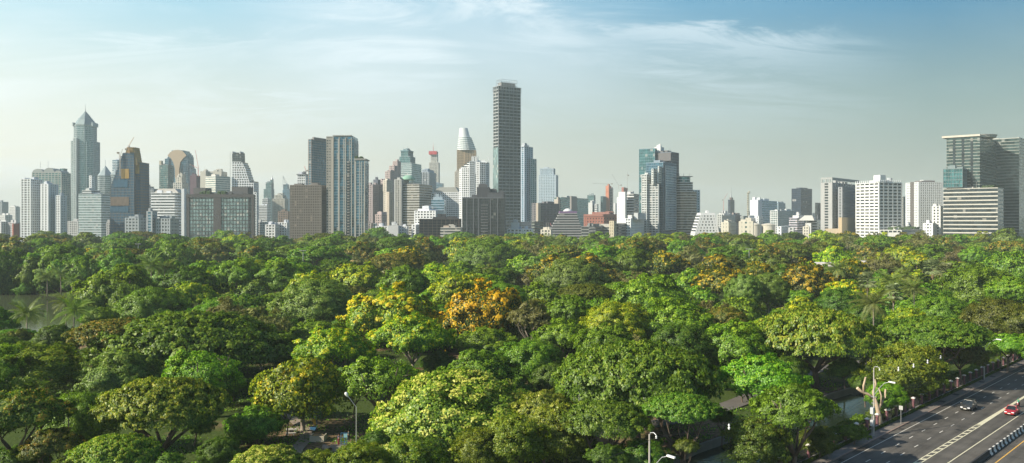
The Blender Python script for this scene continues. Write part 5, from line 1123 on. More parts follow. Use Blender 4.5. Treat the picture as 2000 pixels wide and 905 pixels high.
B('dark_green_slim_block','slim dark green block behind the tall grey framed tower',1900,[(1592,1596,1604,397,'curtd')],land='tall grey framed tower',alpha=34)
B('purple_white_flats','white and purple striped flats beneath the dark monolith',1150,[(1541,1557,1571,427,sty('band',c=(.50,.45,.48),sp=.42,fh=3.3)),(1548,1560,1571,421,'solid',428,6)],land='purple striped flats',alpha=40)
def ex(r,D,C):
    k=D/F; z=ZP(431,D); b=MB(); b.xzprism([(-24*k,z),(6*k,z),(2*k,ZP(421,D)),(-12*k,ZP(421,D))],1,14); b.build('gable_roof',WM((.58,.56,.50)),r)
B('white_gabled_building','white gabled building beside the tall grey framed tower',1100,[(1573,1584,1604,436,'solid'),(1580,1596,1604,431,'band',None,10)],land='white gabled building',alpha=26,extra=ex)
D=1020;k=D/F; r=BX('cream_drum','round cream drum building with flat lid among low roofs',D,1508,land='round cream drum')
for cx,rr,yt in ((1508,13,437),(1481,10,436.5)):
    c=(cx-1508)*k; b=MB(); b.lathe([(rr*k,0),(rr*k,ZP(yt+4,D)),(rr*k*1.06,ZP(yt+3.8,D)),(rr*k*1.06,ZP(yt+2,D)),(rr*k*.5,ZP(yt,D)),(.3,ZP(yt-.8,D))],24,c,14); b.build('drum',WM((.50,.45,.35)),r)
B('low_white_roofs','jumble of low white roofs between the cream drum and the grey framed tower',1000,[(1518,1526,1544,444,'grid'),(1540,1550,1572,446,sty('grid',c=(.5,.48,.45))),(1568,1580,1600,444,'gridc',None,10)],land='low white roofs',alpha=24)
# tall grey framed tower
def ex(r,D,C):
    k=D/F; al=-r.rotation_euler.z; t,s=solve(1603,1625,1673,D,al); b=MB(); z1=ZP(348,D); z0=ZP(357,D)
    b.box(-t,0,-.1,1.2,z1-1.5,z1+.9)
    for x in (-t,-t*.62,-t*.30,-1.3): b.box(x,x+1.3,0,1.2,z0,z1-1.5)
    b.box(-1.2,0,1.21,s+12,z1-2.5,z1+.9)
    for y in (s*.25,s*.5,s*.75): b.box(-1.0,0,y,y+1,z0,z1-2.5)
    b.build('roof_frame',WM((.34,.34,.31)),r)
B('grey_framed_tower','tall grey tower with open roof frame and darker lower wing',1050,[(1603,1625.5,1672,358,(3.6,.38,11,5.0,(.37,.36,.33),'dark')),(1637,1645,1672,367,sty('grid',c=(.30,.30,.29),fh=3.6,ps=3.4,pw=1.6,sp=.5,g='dark'),None,-12),(1612,1642,1672,447,sty('solid',c=(.42,.33,.22)),None,-17)],land='tall grey framed tower',alpha=40,extra=ex)
B('tan_base_wing','tan brown base wing standing against the tall grey framed tower',1025,[(1637.5,1644.5,1671,425,sty('solid',c=(.46,.34,.20)))],land='tall grey framed tower',alpha=40)
def ex(r,D,C):
    k=D/F; al=-r.rotation_euler.z; t,s=solve(1671,1717,1762,D,al); b=MB(); z=ZP(356.6,D)
    for i in range(12): b.box(-t+i*t/12,-t+i*t/12+.8,-.15,.4,z,z+3)
    for i in range(12): b.box(-.4,.15,i*s/12+.5,i*s/12+1.3,z,z+3)
    b.box(-t*.28,t*.02-1,2,11,z+.9,ZP(342,D)); b.build('roof_tank_house',WM(WH),r)
    b=MB(); b.lathe([(3.2,z),(3.2,ZP(347,D)),(.2,ZP(346.5,D))],14,-6,s*.62); b.build('water_tank',WM((.42,.43,.42)),r)
B('white_gridded_hotel','sunlit white gridded tower with dark slit windows and roof tank',1000,[(1671,1717,1762,358,(3.9,.56,7.2,1.5,(.63,.61,.55),'dark'))],land='sunlit white gridded tower',asp=1,extra=ex)
def ex(r,D,C):
    al=-r.rotation_euler.z; t,s=solve(1768.6,1794,1842,D,al); b=MB(); b.box(-t*.62,-t*.34,-.25,-.02,0,ZP(355,D)); b.build('dark_stripe',WM((.13,.115,.10)),r)
    b=MB(); [b.box(-.15,.25,s*.68+i*3.5,s*.68+i*3.5+3.4,ZP(422,D)-(i%3)*2,ZP(402,D)-3-(i%4)*2) for i in range(5)]; b.build('dark_panel',WM((.07,.08,.09)),r)
    b=MB(); b.box(-t*.6,-2,6,s*.7,ZP(357,D)+1,ZP(354.3,D)+1); b.build('roof_storey',WM((.15,.13,.12)),r)
B('white_slab_hotel','white slab hotel with dark vertical stripe and fine window dots',1150,[(1768.6,1794,1842,357,(3.5,.55,3.2,1.7,(.60,.60,.56),'dark'))],land='white slab hotel',asp=1.2,extra=ex)
B('beige_sliver_block','narrow beige block squeezed between the two white towers',1300,[(1762,1764,1769,385,sty('grido',c=(.36,.35,.29)))],land='white slab hotel',alpha=34)
B('white_square_block','white block with square openings beside the striped podium',1000,[(1820,1837,1842,404,(3.7,.45,5,2.0,(.62,.60,.55),'dark')),(1803,1822,1840,437.5,sty('grid'),None,-14)],land='striped podium complex',alpha=36)
def ex(r,D,C):
    al=-r.rotation_euler.z; t,s=solve(1718,1761,1799,D,al); rs=random.Random(8); b=MB(); z=ZP(451,D)
    for i in range(80): a=rs.uniform(.7,1.7); b.obox((-rs.uniform(0,t*.7),rs.uniform(1,s),z+1+rs.uniform(0,2.5)),(a,.3,0),(-.2,a,.3),(.2,0,a*.8))
    b.build('roof_garden',pmat((.05,.085,.028),scale=.6,noise=.4,name='foliage'),r)
B('roof_garden_block','low white block with trees on its roof behind the park',960,[(1718,1761,1799,451,(9,.8,5,1.0,(.52,.50,.44),'dark'))],land='white roof garden block',alpha=38,extra=ex)
# far end complex
D=950
def ex(r,D,C):
    k=D/F; b=MB(); b.lathe([(17,ZP(266,D)),(20.5,ZP(264,D)),(20.5,ZP(260.5,D)),(21.5,ZP(260,D)),(21.5,ZP(259,D)),(.5,ZP(258.5,D))],28,-12,40); b.build('roof_drum',WM((.36,.35,.30)),r)
    al=-r.rotation_euler.z; t,s=solve(1848,1914,1949,D,al); z=ZP(265.5,D)
    b=MB(); b.box(-t-4.5,.3,-1.2,s*.5,z-.2,z+2.0); b.build('roof_ledge',WM((.52,.46,.36)),r)
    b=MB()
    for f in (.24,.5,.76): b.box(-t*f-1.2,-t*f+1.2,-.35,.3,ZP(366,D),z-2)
    b.build('dark_gap',G['dark'],r)  # vertical strips of dark glass on the front
    b=MB(); rs=random.Random(4)
    for i in range(70): a=rs.uniform(.5,1.5); b.obox((rs.uniform(-4,10),rs.uniform(2,62),ZP(368,D)+1.2+rs.uniform(0,2)),(a,.2,0),(0,a,.3),(.2,0,a))
    b.build('roof_garden',pmat((.05,.08,.03),scale=.6,noise=.4,name='foliage'),r)
sA=(3.75,.14,0,0,(.38,.37,.31),'teal'); sP=(4.6,.31,0,0,(.48,.44,.36),'dark')
B('striped_podium_complex','large glass towers with cream bands on a broad striped podium',D,[
 (1848,1914,1949,266,sA),(1842,1880,1881,330,sty('curtg',c=(.16,.20,.19)),366,-8),
 (1900,1991,2030,270,sA,None,45),(1842,1949,2080,368,sP,None,-30)],land='striped podium complex',alpha=42,extra=ex)
# --- low far roofs that fill the feet of the skyline
rs=random.Random(21); cnt=0
lowc=((.50,.48,.44),(.40,.38,.35),(.32,.33,.33),(.45,.38,.32),(.55,.54,.50),(.28,.24,.21))
adj=('white','pale grey','slate grey','sand coloured','bright white','brown')
for i,px in enumerate(range(-60,2080,34)):
    D=rs.uniform(1250,1450); px2=px+rs.uniform(-10,10); c=rs.randrange(6); wpx=rs.uniform(22,40); yt=rs.uniform(433,446)
    near=min(LAND,key=lambda q:abs(q[0]-px2)) if LAND else None
    B('lowrise_block','%s low rise block behind the %s'%(adj[c],near[1]),D,[(px2-wpx/2,px2-wpx/2+6,px2+wpx/2,yt,sty('grido',c=lowc[c]))],group='low rise blocks at the feet of the skyline',alpha=10 if px<1000 else 34,det=False,land=None)
    LAND.pop()
for i,px in enumerate(range(-100,2150,60)):
    D=rs.uniform(2700,3300); px2=px+rs.uniform(-20,20); wpx=rs.uniform(10,26); yt=rs.uniform(408,428); c=rs.randrange(6)
    near=min(LAND,key=lambda q:abs(q[0]-px2))
    B('distant_block','hazy distant %s block on the horizon near the %s'%(adj[c],near[1]),D,[(px2-wpx/2,px2-wpx/2+3,px2+wpx/2,yt,sty('grido',c=lowc[c],fh=4.5))],group='hazy distant blocks on the horizon',alpha=10 if px<1000 else 34,det=False)
    LAND.pop()
# ---------------------------------------------------------------- foliage materials
def leafmat(c, c2=None, rnd=.16, name='leaves', tr=.35, tint=(1.1,1.25,.35)):
    m,nt,p=newmat(name); nt.nodes.remove(p); out=nt.nodes['Material Output']
    oi=N(nt,'ShaderNodeObjectInfo'); tc=N(nt,'ShaderNodeTexCoord'); ge=N(nt,'ShaderNodeNewGeometry')
    n=N(nt,'ShaderNodeTexNoise'); n.inputs['Scale'].default_value=.35; n.inputs['Detail'].default_value=3; L(nt,ge.outputs['Position'],n.inputs['Vector'])
    wn=N(nt,'ShaderNodeTexWhiteNoise',noise_dimensions='3D'); sn=N(nt,'ShaderNodeVectorMath',operation='SNAP'); sn.inputs[1].default_value=(.5,.5,.5); L(nt,ge.outputs['Position'],sn.inputs[0]); L(nt,sn.outputs[0],wn.inputs['Vector'])
    ad=N(nt,'ShaderNodeMath',operation='MULTIPLY_ADD'); ad.inputs[1].default_value=.45; L(nt,wn.outputs['Value'],ad.inputs[0]); L(nt,n.outputs['Fac'],ad.inputs[2])
    mr=N(nt,'ShaderNodeMapRange'); mr.inputs[1].default_value=.35; mr.inputs[2].default_value=1.05; L(nt,ad.outputs[0],mr.inputs[0])
    mx=N(nt,'ShaderNodeMix',data_type='RGBA'); mx.inputs[6].default_value=rgb(c); mx.inputs[7].default_value=rgb(c2 or [v*1.7 for v in c]); L(nt,mr.outputs[0],mx.inputs[0])
    hs=N(nt,'ShaderNodeHueSaturation'); L(nt,mx.outputs[2],hs.inputs['Color'])
    h=N(nt,'ShaderNodeMapRange'); h.inputs[3].default_value=.5-rnd*.12; h.inputs[4].default_value=.5+rnd*.12; L(nt,oi.outputs['Random'],h.inputs[0]); L(nt,h.outputs[0],hs.inputs['Hue'])
    v=N(nt,'ShaderNodeMapRange'); v.inputs[3].default_value=1-rnd*1.3; v.inputs[4].default_value=1+rnd*1.3; L(nt,oi.outputs['Random'],v.inputs[0]); L(nt,v.outputs[0],hs.inputs['Value'])
    d=N(nt,'ShaderNodeBsdfDiffuse'); L(nt,hs.outputs[0],d.inputs['Color'])
    t=N(nt,'ShaderNodeBsdfTranslucent'); tm=N(nt,'ShaderNodeMix',data_type='RGBA',blend_type='MULTIPLY'); tm.inputs[0].default_value=1; tm.inputs[7].default_value=rgb(tint); L(nt,hs.outputs[0],tm.inputs[6]); L(nt,tm.outputs[2],t.inputs['Color'])
    g=N(nt,'ShaderNodeBsdfGlossy'); g.inputs['Roughness'].default_value=.45; g.inputs['Color'].default_value=(.9,.95,.85,1)
    s1=N(nt,'ShaderNodeMixShader'); s1.inputs[0].default_value=tr; L(nt,d.outputs[0],s1.inputs[1]); L(nt,t.outputs[0],s1.inputs[2])
    s2=N(nt,'ShaderNodeMixShader'); s2.inputs[0].default_value=.025; L(nt,s1.outputs[0],s2.inputs[1]); L(nt,g.outputs[0],s2.inputs[2]); L(nt,s2.outputs[0],out.inputs['Surface'])
    return m
# kind: (main leaf, light leaf for young growth and painted lit tops, top/flower)
C={}
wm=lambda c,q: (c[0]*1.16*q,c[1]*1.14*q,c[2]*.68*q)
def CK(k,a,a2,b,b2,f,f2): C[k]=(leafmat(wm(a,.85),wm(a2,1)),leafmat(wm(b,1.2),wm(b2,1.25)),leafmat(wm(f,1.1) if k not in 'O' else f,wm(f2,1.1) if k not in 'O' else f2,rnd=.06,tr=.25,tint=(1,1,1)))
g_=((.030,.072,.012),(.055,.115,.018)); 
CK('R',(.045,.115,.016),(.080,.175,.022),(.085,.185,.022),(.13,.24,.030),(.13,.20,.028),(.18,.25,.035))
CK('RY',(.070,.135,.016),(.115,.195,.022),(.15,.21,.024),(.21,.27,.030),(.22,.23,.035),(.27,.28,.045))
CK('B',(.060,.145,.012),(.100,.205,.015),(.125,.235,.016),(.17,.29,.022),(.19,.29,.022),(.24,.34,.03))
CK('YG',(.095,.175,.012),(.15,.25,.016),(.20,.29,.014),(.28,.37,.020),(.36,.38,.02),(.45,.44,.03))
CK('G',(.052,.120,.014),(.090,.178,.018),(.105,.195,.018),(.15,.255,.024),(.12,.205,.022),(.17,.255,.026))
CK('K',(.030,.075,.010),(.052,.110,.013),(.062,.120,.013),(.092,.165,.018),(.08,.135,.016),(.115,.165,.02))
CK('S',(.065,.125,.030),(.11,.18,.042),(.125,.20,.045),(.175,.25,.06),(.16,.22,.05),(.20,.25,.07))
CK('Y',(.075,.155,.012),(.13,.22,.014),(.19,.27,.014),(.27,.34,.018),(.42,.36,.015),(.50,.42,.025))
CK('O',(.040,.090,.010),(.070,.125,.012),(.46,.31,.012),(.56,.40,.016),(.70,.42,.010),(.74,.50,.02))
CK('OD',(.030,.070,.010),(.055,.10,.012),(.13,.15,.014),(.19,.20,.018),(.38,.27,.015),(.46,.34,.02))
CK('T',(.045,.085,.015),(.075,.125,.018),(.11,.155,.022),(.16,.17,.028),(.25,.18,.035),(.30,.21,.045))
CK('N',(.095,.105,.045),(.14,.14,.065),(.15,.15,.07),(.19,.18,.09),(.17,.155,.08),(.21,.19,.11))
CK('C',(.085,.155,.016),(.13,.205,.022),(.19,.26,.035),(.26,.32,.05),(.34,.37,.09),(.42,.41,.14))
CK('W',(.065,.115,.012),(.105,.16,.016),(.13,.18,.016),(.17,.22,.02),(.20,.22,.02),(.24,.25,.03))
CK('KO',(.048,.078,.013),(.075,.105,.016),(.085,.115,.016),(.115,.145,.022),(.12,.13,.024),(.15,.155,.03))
barkm=pmat((.12,.09,.065),scale=1.2,noise=.35,name='bark'); barkl=pmat((.26,.22,.17),scale=1.2,noise=.3,name='pale_bark')
def leafmesh(name, Pn, Nn, size, rs, mats_idx, soft=.55, long=1.0):
    n=len(Pn); r=rs.normal(size=(n,3)); nrm=Nn*.9+r*.55; nrm/=np.linalg.norm(nrm,axis=1)[:,None]
    flip=(nrm*Nn).sum(1)<0; nrm[flip]*=-1
    a=np.cross(nrm,rs.normal(size=(n,3))); a/=np.linalg.norm(a,axis=1)[:,None]+1e-9; c=np.cross(nrm,a)
    s=(size*(.6+.8*rs.rand(n)))[:,None] if np.isscalar(size) else (size*(.6+.8*rs.rand(n)))[:,None]
    a=a*s*long; c=c*s
    j=lambda: (.75+.5*rs.rand(n))[:,None]
    V=np.stack([Pn-a*j()-c*.25*j(),Pn-c*j()+a*.1,Pn+a*j()+c*.25*j(),Pn+c*j()-a*.1],1).reshape(-1,3).astype(np.float32)
    me=bpy.data.meshes.new(name); me.vertices.add(4*n); me.vertices.foreach_set('co',V.ravel())
    me.loops.add(4*n); me.loops.foreach_set('vertex_index',np.arange(4*n,dtype=np.int32))
    me.polygons.add(n); me.polygons.foreach_set('loop_start',np.arange(0,4*n,4,dtype=np.int32)); me.polygons.foreach_set('loop_total',np.full(n,4,np.int32))
    me.polygons.foreach_set('material_index',mats_idx.astype(np.int32)); me.update(calc_edges=True)
    me.polygons.foreach_set('use_smooth',np.ones(n,bool))
    nn=np.repeat(Nn*soft+nrm*(1-soft),4,0); nn/=np.linalg.norm(nn,axis=1)[:,None]
    me.normals_split_custom_set_from_vertices(nn.tolist())
    for k in range(3): me.materials.append(None)
    return me
def unit(v): return v/(np.linalg.norm(v,axis=-1,keepdims=True)+1e-9)
def crown(name, seed, env, npuff, nleaf, leaf, pr, flower=.5, soft=.6, fill=.12, long=1.0, lobes=1, fdens=1.0, shell=.38):
    """unit crown: radius 1, top at z=0. env: dome, umbrella, round, oval, layered"""
    rs=np.random.RandomState(seed)
    # lobes of the crown
    if lobes==1: LC=[(0,0,0,1.0)]
    else:
        LC=[(0,0,0,.62)]; 
        for i in range(lobes):
            a=2*PI*(i+rs.rand()*.6)/lobes; q=.42+.16*rs.rand(); LC.append((math.cos(a)*(.98-q),math.sin(a)*(.98-q),-.10-.38*rs.rand(),q))
    ht={'dome':1.15,'umbrella':.62,'round':1.5,'oval':2.0,'layered':.9}[env]
    C_=[];Rr=[];ND=[]
    for k in range(npuff):
        lx,ly,lz,lr=LC[rs.randint(len(LC))] if lobes>1 else LC[0]
        while True:
            d=unit(rs.normal(size=3)); 
            if env=='umbrella':
                if d[2]<.02: continue
            elif env in('dome','layered'):
                if d[2]<-.18: continue
            elif d[2]<-.75: continue
            break
        inn=1.0 if rs.rand()<.75 else rs.uniform(.35,.85)
        wob=1+.10*math.sin(3*math.atan2(d[1],d[0])+seed)+.07*math.sin(5*math.atan2(d[1],d[0])+2*seed)
        if env=='umbrella':
            rr=math.sqrt(rs.rand()); a=rs.rand()*2*PI; x=rr*math.cos(a)*wob;y=rr*math.sin(a)*wob; z=.40*(math.sqrt(max(0,1-.92*rr*rr))-1)*1.15 - (.10*rs.rand() if rs.rand()<.3 else 0); nd=unit(np.array([x*.6,y*.6,1.0])); c=np.array([x,y,z]); p=pr*(.7+.6*rs.rand())
        else:
            c=d*inn*np.array([wob,wob,{'dome':.85,'round':.8,'oval':1.05,'layered':.62}[env]]); top={'dome':.85,'round':.8,'oval':1.05,'layered':.62}[env]; c[2]-=top; nd=d.copy(); p=pr*(.65+.7*rs.rand())
            c=c*(1-pr*.6)
        c=c*lr+np.array([lx,ly,lz]) if lobes>1 else c
        C_.append(c);Rr.append(p*(.75 if lobes>1 else 1));ND.append(nd)
    C_=np.array(C_);Rr=np.array(Rr);ND=np.array(ND)
    # every puff carries smaller sprays, every spray its leaves
    ns=9; sd=unit(rs.normal(size=(npuff,ns,3))+ND[:,None,:]*1.0+np.array([0,0,.35])); fl_=np.array([1,1,.62 if env in('umbrella','layered') else .8])
    SCt=C_[:,None,:]+sd*(Rr[:,None,None]*(.55+.5*rs.rand(npuff,ns,1)))*fl_; SR=np.repeat(Rr[:,None],ns,1)*(.34+.28*rs.rand(npuff,ns))
    SCt=SCt.reshape(-1,3); SR=SR.ravel(); sd=sd.reshape(-1,3); SN=unit(sd*.6+np.repeat(ND,ns,0)*.55); M=len(SR)
    w_=SR**2/np.sum(SR**2); idx=rs.choice(M,nleaf,p=w_)
    d=unit(rs.normal(size=(nleaf,3))+SN[idx]*.8+np.array([0,0,.3]))
    rad=np.where(rs.rand(nleaf)<.25+fill,rs.rand(nleaf)*.9,.75+.45*rs.rand(nleaf))
    P=SCt[idx]+d*(SR[idx]*rad)[:,None]*np.array([1,1,.7])
    # a few leaves deep in the crown close it
    kk=rs.rand(nleaf)<fill*.5; P[kk]=P[kk]*np.array([.8,.8,1])-np.array([0,0,.08])
    if shell>0:
        ks=np.where(rs.rand(nleaf)<shell)[0]; m_=len(ks); li=rs.randint(0,len(LC),m_); lc=np.array(LC)[li]
        if env=='umbrella':
            rr=np.sqrt(rs.rand(m_)); an=rs.rand(m_)*2*PI; wb=1+.10*np.sin(3*an+seed)+.07*np.sin(5*an+2*seed); z=.46*(np.sqrt(np.maximum(0,1-.92*rr*rr))-1)
            Q=np.stack([rr*np.cos(an)*wb,rr*np.sin(an)*wb,z-.02-.05*rs.rand(m_)],1); En=unit(np.stack([Q[:,0]*.7,Q[:,1]*.7,np.ones(m_)],1))
        else:
            dd=rs.normal(size=(m_,3)); dd[:,2]=np.where(dd[:,2]<-.3,-dd[:,2],dd[:,2]); dd=unit(dd); an=np.arctan2(dd[:,1],dd[:,0]); wb=(1+.10*np.sin(3*an+seed)+.07*np.sin(5*an+2*seed))[:,None]
            tz={'dome':.85,'round':.8,'oval':1.05,'layered':.62}[env]; Q=dd*np.array([1,1,tz])*wb*(1-pr*.75-.10*rs.rand(m_,1)); Q[:,2]-=tz
            En=dd
            if lobes>1: Q=Q*lc[:,3:4]+lc[:,:3]
        P[ks]=Q; d[ks]=unit(En+rs.normal(size=(m_,3))*.35); 
        SNi=SN[idx].copy(); SNi[ks]=En
    else: SNi=SN[idx]
    # outward direction of the whole crown, for broad light and shade
    ctr=np.array([0,0,-.75 if env!='umbrella' else -1.1]); Ev=unit(P-ctr)
    Nn=unit(d*.40+SNi*.45+Ev*.55)
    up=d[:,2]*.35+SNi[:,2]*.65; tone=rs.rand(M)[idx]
    if shell>0: tone[ks]=rs.rand(m_)*.5  # inner shell mostly keeps the dark leaf, its shade put into colour
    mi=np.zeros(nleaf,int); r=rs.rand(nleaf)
    mi[(r<.20+.6*tone*(up>.05))]=1  # upward leaves more often light: lit tops put into the leaf colour
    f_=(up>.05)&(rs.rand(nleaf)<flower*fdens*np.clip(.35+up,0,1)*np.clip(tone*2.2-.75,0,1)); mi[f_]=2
    return leafmesh(name,P,Nn,leaf,rs,mi,soft,long)
def trunk(name,seed,nb,spread=.75,fork=.35,th=.05,rad0=6,mat=barkm):
    rs=random.Random(seed); b=MB(); lean=(rs.uniform(-.08,.08),rs.uniform(-.08,.08))
    f=Vector((lean[0],lean[1],fork)); b.tube([(0,0,-.03),(0,0,.02),(lean[0]*.5,lean[1]*.5,fork*.5),f],[th*1.5,th*1.05,th*.9,th*.85],8)
    for i in range(nb):
        a=2*PI*(i+rs.random()*.7)/nb; e=Vector((math.cos(a)*spread*rs.uniform(.7,1),math.sin(a)*spread*rs.uniform(.7,1),rs.uniform(.82,.95)))
        m=f.lerp(e,.5)+Vector((math.cos(a)*.10,math.sin(a)*.10,-.04)); m1=f.lerp(m,.5)+Vector((rs.uniform(-.03,.03),rs.uniform(-.03,.03),.0))
        b.tube([f-Vector((0,0,.02)),m1,m,e],[th*.6,th*.48,th*.36,th*.12],6)
        for j in range(3):
            s=m.lerp(e,rs.uniform(0,.6)); q=s+Vector((rs.uniform(-.3,.3),rs.uniform(-.3,.3),rs.uniform(.02,.2))); b.tube([s,s.lerp(q,.5)+Vector((0,0,.02)),q],[th*.25,th*.18,th*.06],4)
    me=b.mesh(name,mat); me.polygons.foreach_set('use_smooth',[True]*len(me.polygons)); return me
# prototypes: near ones have fine leaves
PR={}
def P_(k,*a,**kw): PR[k]=crown('crown',*a,**kw)
P_('Un1',1,'umbrella',420,92800,0.0131,.075,flower=.5,fill=.12); P_('Un2',2,'umbrella',460,92800,0.0131,.07,flower=.5,fill=.12)
P_('Dn1',3,'dome',170,81200,0.0146,.15,flower=.55); P_('Dn2',4,'dome',150,75400,0.0154,.15,lobes=5,flower=.55); P_('Dn3',5,'layered',170,66700,0.0162,.13,lobes=6,flower=.6)
P_('Rn1',6,'round',180,72500,0.0146,.15,flower=.5); P_('Sn1',7,'dome',80,40600,0.0169,.17,lobes=6,flower=.6,fill=.3,shell=.2); P_('Wn1',8,'oval',70,43500,0.0123,.24,flower=.35,long=2.6,soft=.4,fill=.5,shell=.3)
P_('Wn2',18,'dome',60,43500,0.0123,.24,flower=.35,long=2.6,soft=.4,fill=.5,shell=.3)
P_('On1',9,'dome',190,87000,0.0162,.12,lobes=6,flower=1.0,fdens=2.2,shell=.18); P_('Cn1',10,'dome',420,104400,0.0123,.085,flower=.7,fill=.08,fdens=1.1)
for i,(e,l) in enumerate((('umbrella',1),('umbrella',1),('dome',1),('dome',5),('layered',6),('round',1),('dome',7),('layered',4))):
    P_('f%d'%i,20+i,e,85 if e!='umbrella' else 150,20000,.028,.18 if e!='umbrella' else .12,lobes=l,flower=.7)
P_('fO',40,'dome',85,21750,0.0262,.16,lobes=6,flower=1.0,fdens=1.0)
P_('Nn1',41,'dome',60,13050,0.0123,.22,lobes=5,flower=.3,long=5,soft=.2,fill=.8,shell=.1); P_('Bn1',42,'round',80,20300,0.0385,.2,flower=.4,lobes=4)
TR={k:trunk('trunk',50+i,n,sp,fk,th,mat=mt) for i,(k,n,sp,fk,th,mt) in enumerate((('u1',7,.85,.30,.055,barkm),('u2',6,.8,.25,.06,barkm),('d1',5,.6,.4,.045,barkm),('d2',6,.55,.35,.04,barkl),('b1',9,.8,.3,.035,barkl)))}
NAMEK={'R':'rain_tree','RY':'rain_tree','B':'broadleaf_tree','YG':'broadleaf_tree','G':'broadleaf_tree','K':'evergreen_tree','S':'silvery_tree','Y':'flowering_tree','O':'flowering_tree','OD':'flowering_tree','T':'park_tree','N':'leafless_tree','C':'blossom_tree','W':'feathery_tree','KO':'evergreen_tree'}
CATK={'N':'tree'}
def tree(label,x,y,h,R,kind,proto,tr='d1',vs=1.0,group=None,z0=0):
    r=empty(NAMEK[kind],(x,y,z0),0,label=label,cat='tree',group=group)
    t=bpy.data.objects.new('trunk',TR[tr]); t.scale=(R,R,max(2,h-R*.12)); t.rotation_euler=(0,0,random.uniform(0,6.28)); link(t,r)
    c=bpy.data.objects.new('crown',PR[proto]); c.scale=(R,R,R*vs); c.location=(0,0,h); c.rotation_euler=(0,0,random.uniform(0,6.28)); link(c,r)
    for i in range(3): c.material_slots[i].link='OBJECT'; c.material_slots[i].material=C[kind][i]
    PLACED.append((x,y,R,kind)); LASTT[0]=r; return r
PLACED=[]; LASTT=[None]; HAND=[]
def TP(label,px,top,hw,kind,h,proto=None,tr=None,vs=1.0,dD=0):
    D=(H-h)*F/(top-HY)+dD; R=hw*D/F
    # the photo's row is where the crown's visible rim tops out
    if proto is None:
        near=D<260
        base={'R':('Un1','f0'),'RY':('Un2','f1'),'B':('Dn2','f3'),'YG':('Dn3','f4'),'G':('Dn1','f2'),'K':('Rn1','f5'),'S':('Dn2','f3'),'Y':('Sn1','f4'),'O':('On1','fO'),'OD':('On1','fO'),'T':('Dn1','f6'),'N':('Nn1','Nn1'),'C':('Cn1','Cn1'),'W':('Wn2','Wn2'),'KO':('Dn2','f3')}[kind]; proto=base[0 if near else 1]
    HAND.append((px,top,hw,D))
    if tr is None: tr={'R':'u1','RY':'u2','N':'b1','Y':'d2','S':'d2'}.get(kind,'d1')
    return tree(label,(px-1000)*D/F,D,h,R,kind,proto,tr,vs)
# ---- trees that can be told apart, lowest rows first
TP('big cream blossomed tree with a broad dome crown in front of the park lawn',893,738,178,'C',11,vs=.95)
TP('yellow blossomed crown peeping between the cream blossomed dome and the wide raintree',1062,764,62,'C',10.5,proto='Dn3')
TP('cream blossomed bush tree along the bottom of the view below the playground',520,880,95,'C',8,proto='Cn1')
TP('feathery olive tree in front of the cream dome, the widest of the olive clump',1100,806,75,'W',8.5)
TP('feathery olive tree beside the widest one, overlapping the cream dome',1010,826,62,'W',8.5)
TP('feathery olive shrub tree at the foot of the cream blossomed dome',935,850,50,'W',7.5)
TP('low feathery yellow green shrub at the bottom edge beneath the cream dome',800,862,60,'W',7)
TP('low feathery shrub at the bottom edge right of the playground lamp'.replace('right of','beside'),700,880,60,'W',7)
TP('low feathery shrub at the bottom edge under the footpath',610,890,45,'W',6.5)
TP('very wide dark green raintree with flat umbrella crown near the canal',1246,683,152,'R',15,proto='Un1',tr='u1',vs=1.35)
TP('lower skirt tree of mid green leaves under the wide raintree',1180,790,85,'R',10,proto='Un2',vs=1.3)
TP('leafy green tree filling below the wide raintree beside the utility pole',1330,775,70,'R',11,proto='Un2',vs=1.2)
TP('dark shrub beneath the wide raintree next to the utility pole',1255,868,60,'K',6,proto='Dn1')
TP('bright layered tree between wide raintree and canal, its trunk on the bank',1490,694,92,'B',14,proto='Dn3',vs=1.0)
TP('large leaved green tree hanging over the canal in front of the fence',1550,752,82,'G',12,proto='Dn3',vs=1.05,tr='u2')
TP('dark olive shrub tree standing in the canal mouth at the bottom',1478,832,62,'KO',7,proto='Wn2')
TP('olive canopied raintree on the earthy canal bank with a leaning trunk',1594,612,112,'RY',15,proto='Un2',tr='u2',vs=1.5)
TP('mid green bushy tree between the leaning raintree and the layered bright tree',1437,634,84,'B',13)
TP('low green shrub behind the fence under the meter boxes',1668,826,34,'G',3.4,proto='Sn1')
TP('small shrub behind the fence pillars near the bottom of the canal',1600,842,36,'KO',4,proto='Wn2')
TP('feathery yellow green tree leaning over the fence beyond the pale pruned tree',1765,686,72,'W',9.5,proto='Wn2')
TP('fresh green bush just behind the pale pruned tree',1730,752,36,'B',6,proto='Dn1')
TP('dark wide raintree behind the fence at the bend of the canal',1822,626,98,'R',13.5,proto='Un1')
TP('shadowy tree behind the fence near the far utility pole',1880,660,50,'KO',10)
TP('dark olive tree mass beyond the stone heap by the road',1950,592,62,'KO',14,proto='Dn1')
TP('dark olive tree at the view edge above the street trees',2010,600,60,'KO',14,proto='Dn2')
TP('bright street tree overhanging the far pavement',1968,652,45,'B',8.5,proto='Dn3')
TP('bright street tree at the view edge beside the road',2012,655,40,'B',8.5,proto='Dn2')
TP('slim young street tree in a pavement pit',1925,672,22,'G',6.5,proto='Dn1')
TP('yellow green raintree in the bottom corner with spreading forked trunk',315,750,118,'RY',12,proto='Un2',tr='u1',vs=1.35)
TP('second lower yellow green crown below the forked raintree',225,858,80,'RY',8.5,proto='Un2',vs=1.3)
TP('rust tipped dark tree in the bottom corner of the view',40,762,95,'T',13,proto='Dn3')
TP('small rust tipped crown leaning out of the corner tree',100,838,62,'T',9,proto='Dn3')
TP('dark feathery rounded bush tree beside the lawn by the lake',70,682,92,'W',11,proto='Wn1',vs=.6)
TP('light feathery crown on top of the dark bush tree at the view edge',0,690,70,'B',11,proto='Wn2')
TP('green bushy tree around the white reflection globe',158,778,72,'G',8.5)
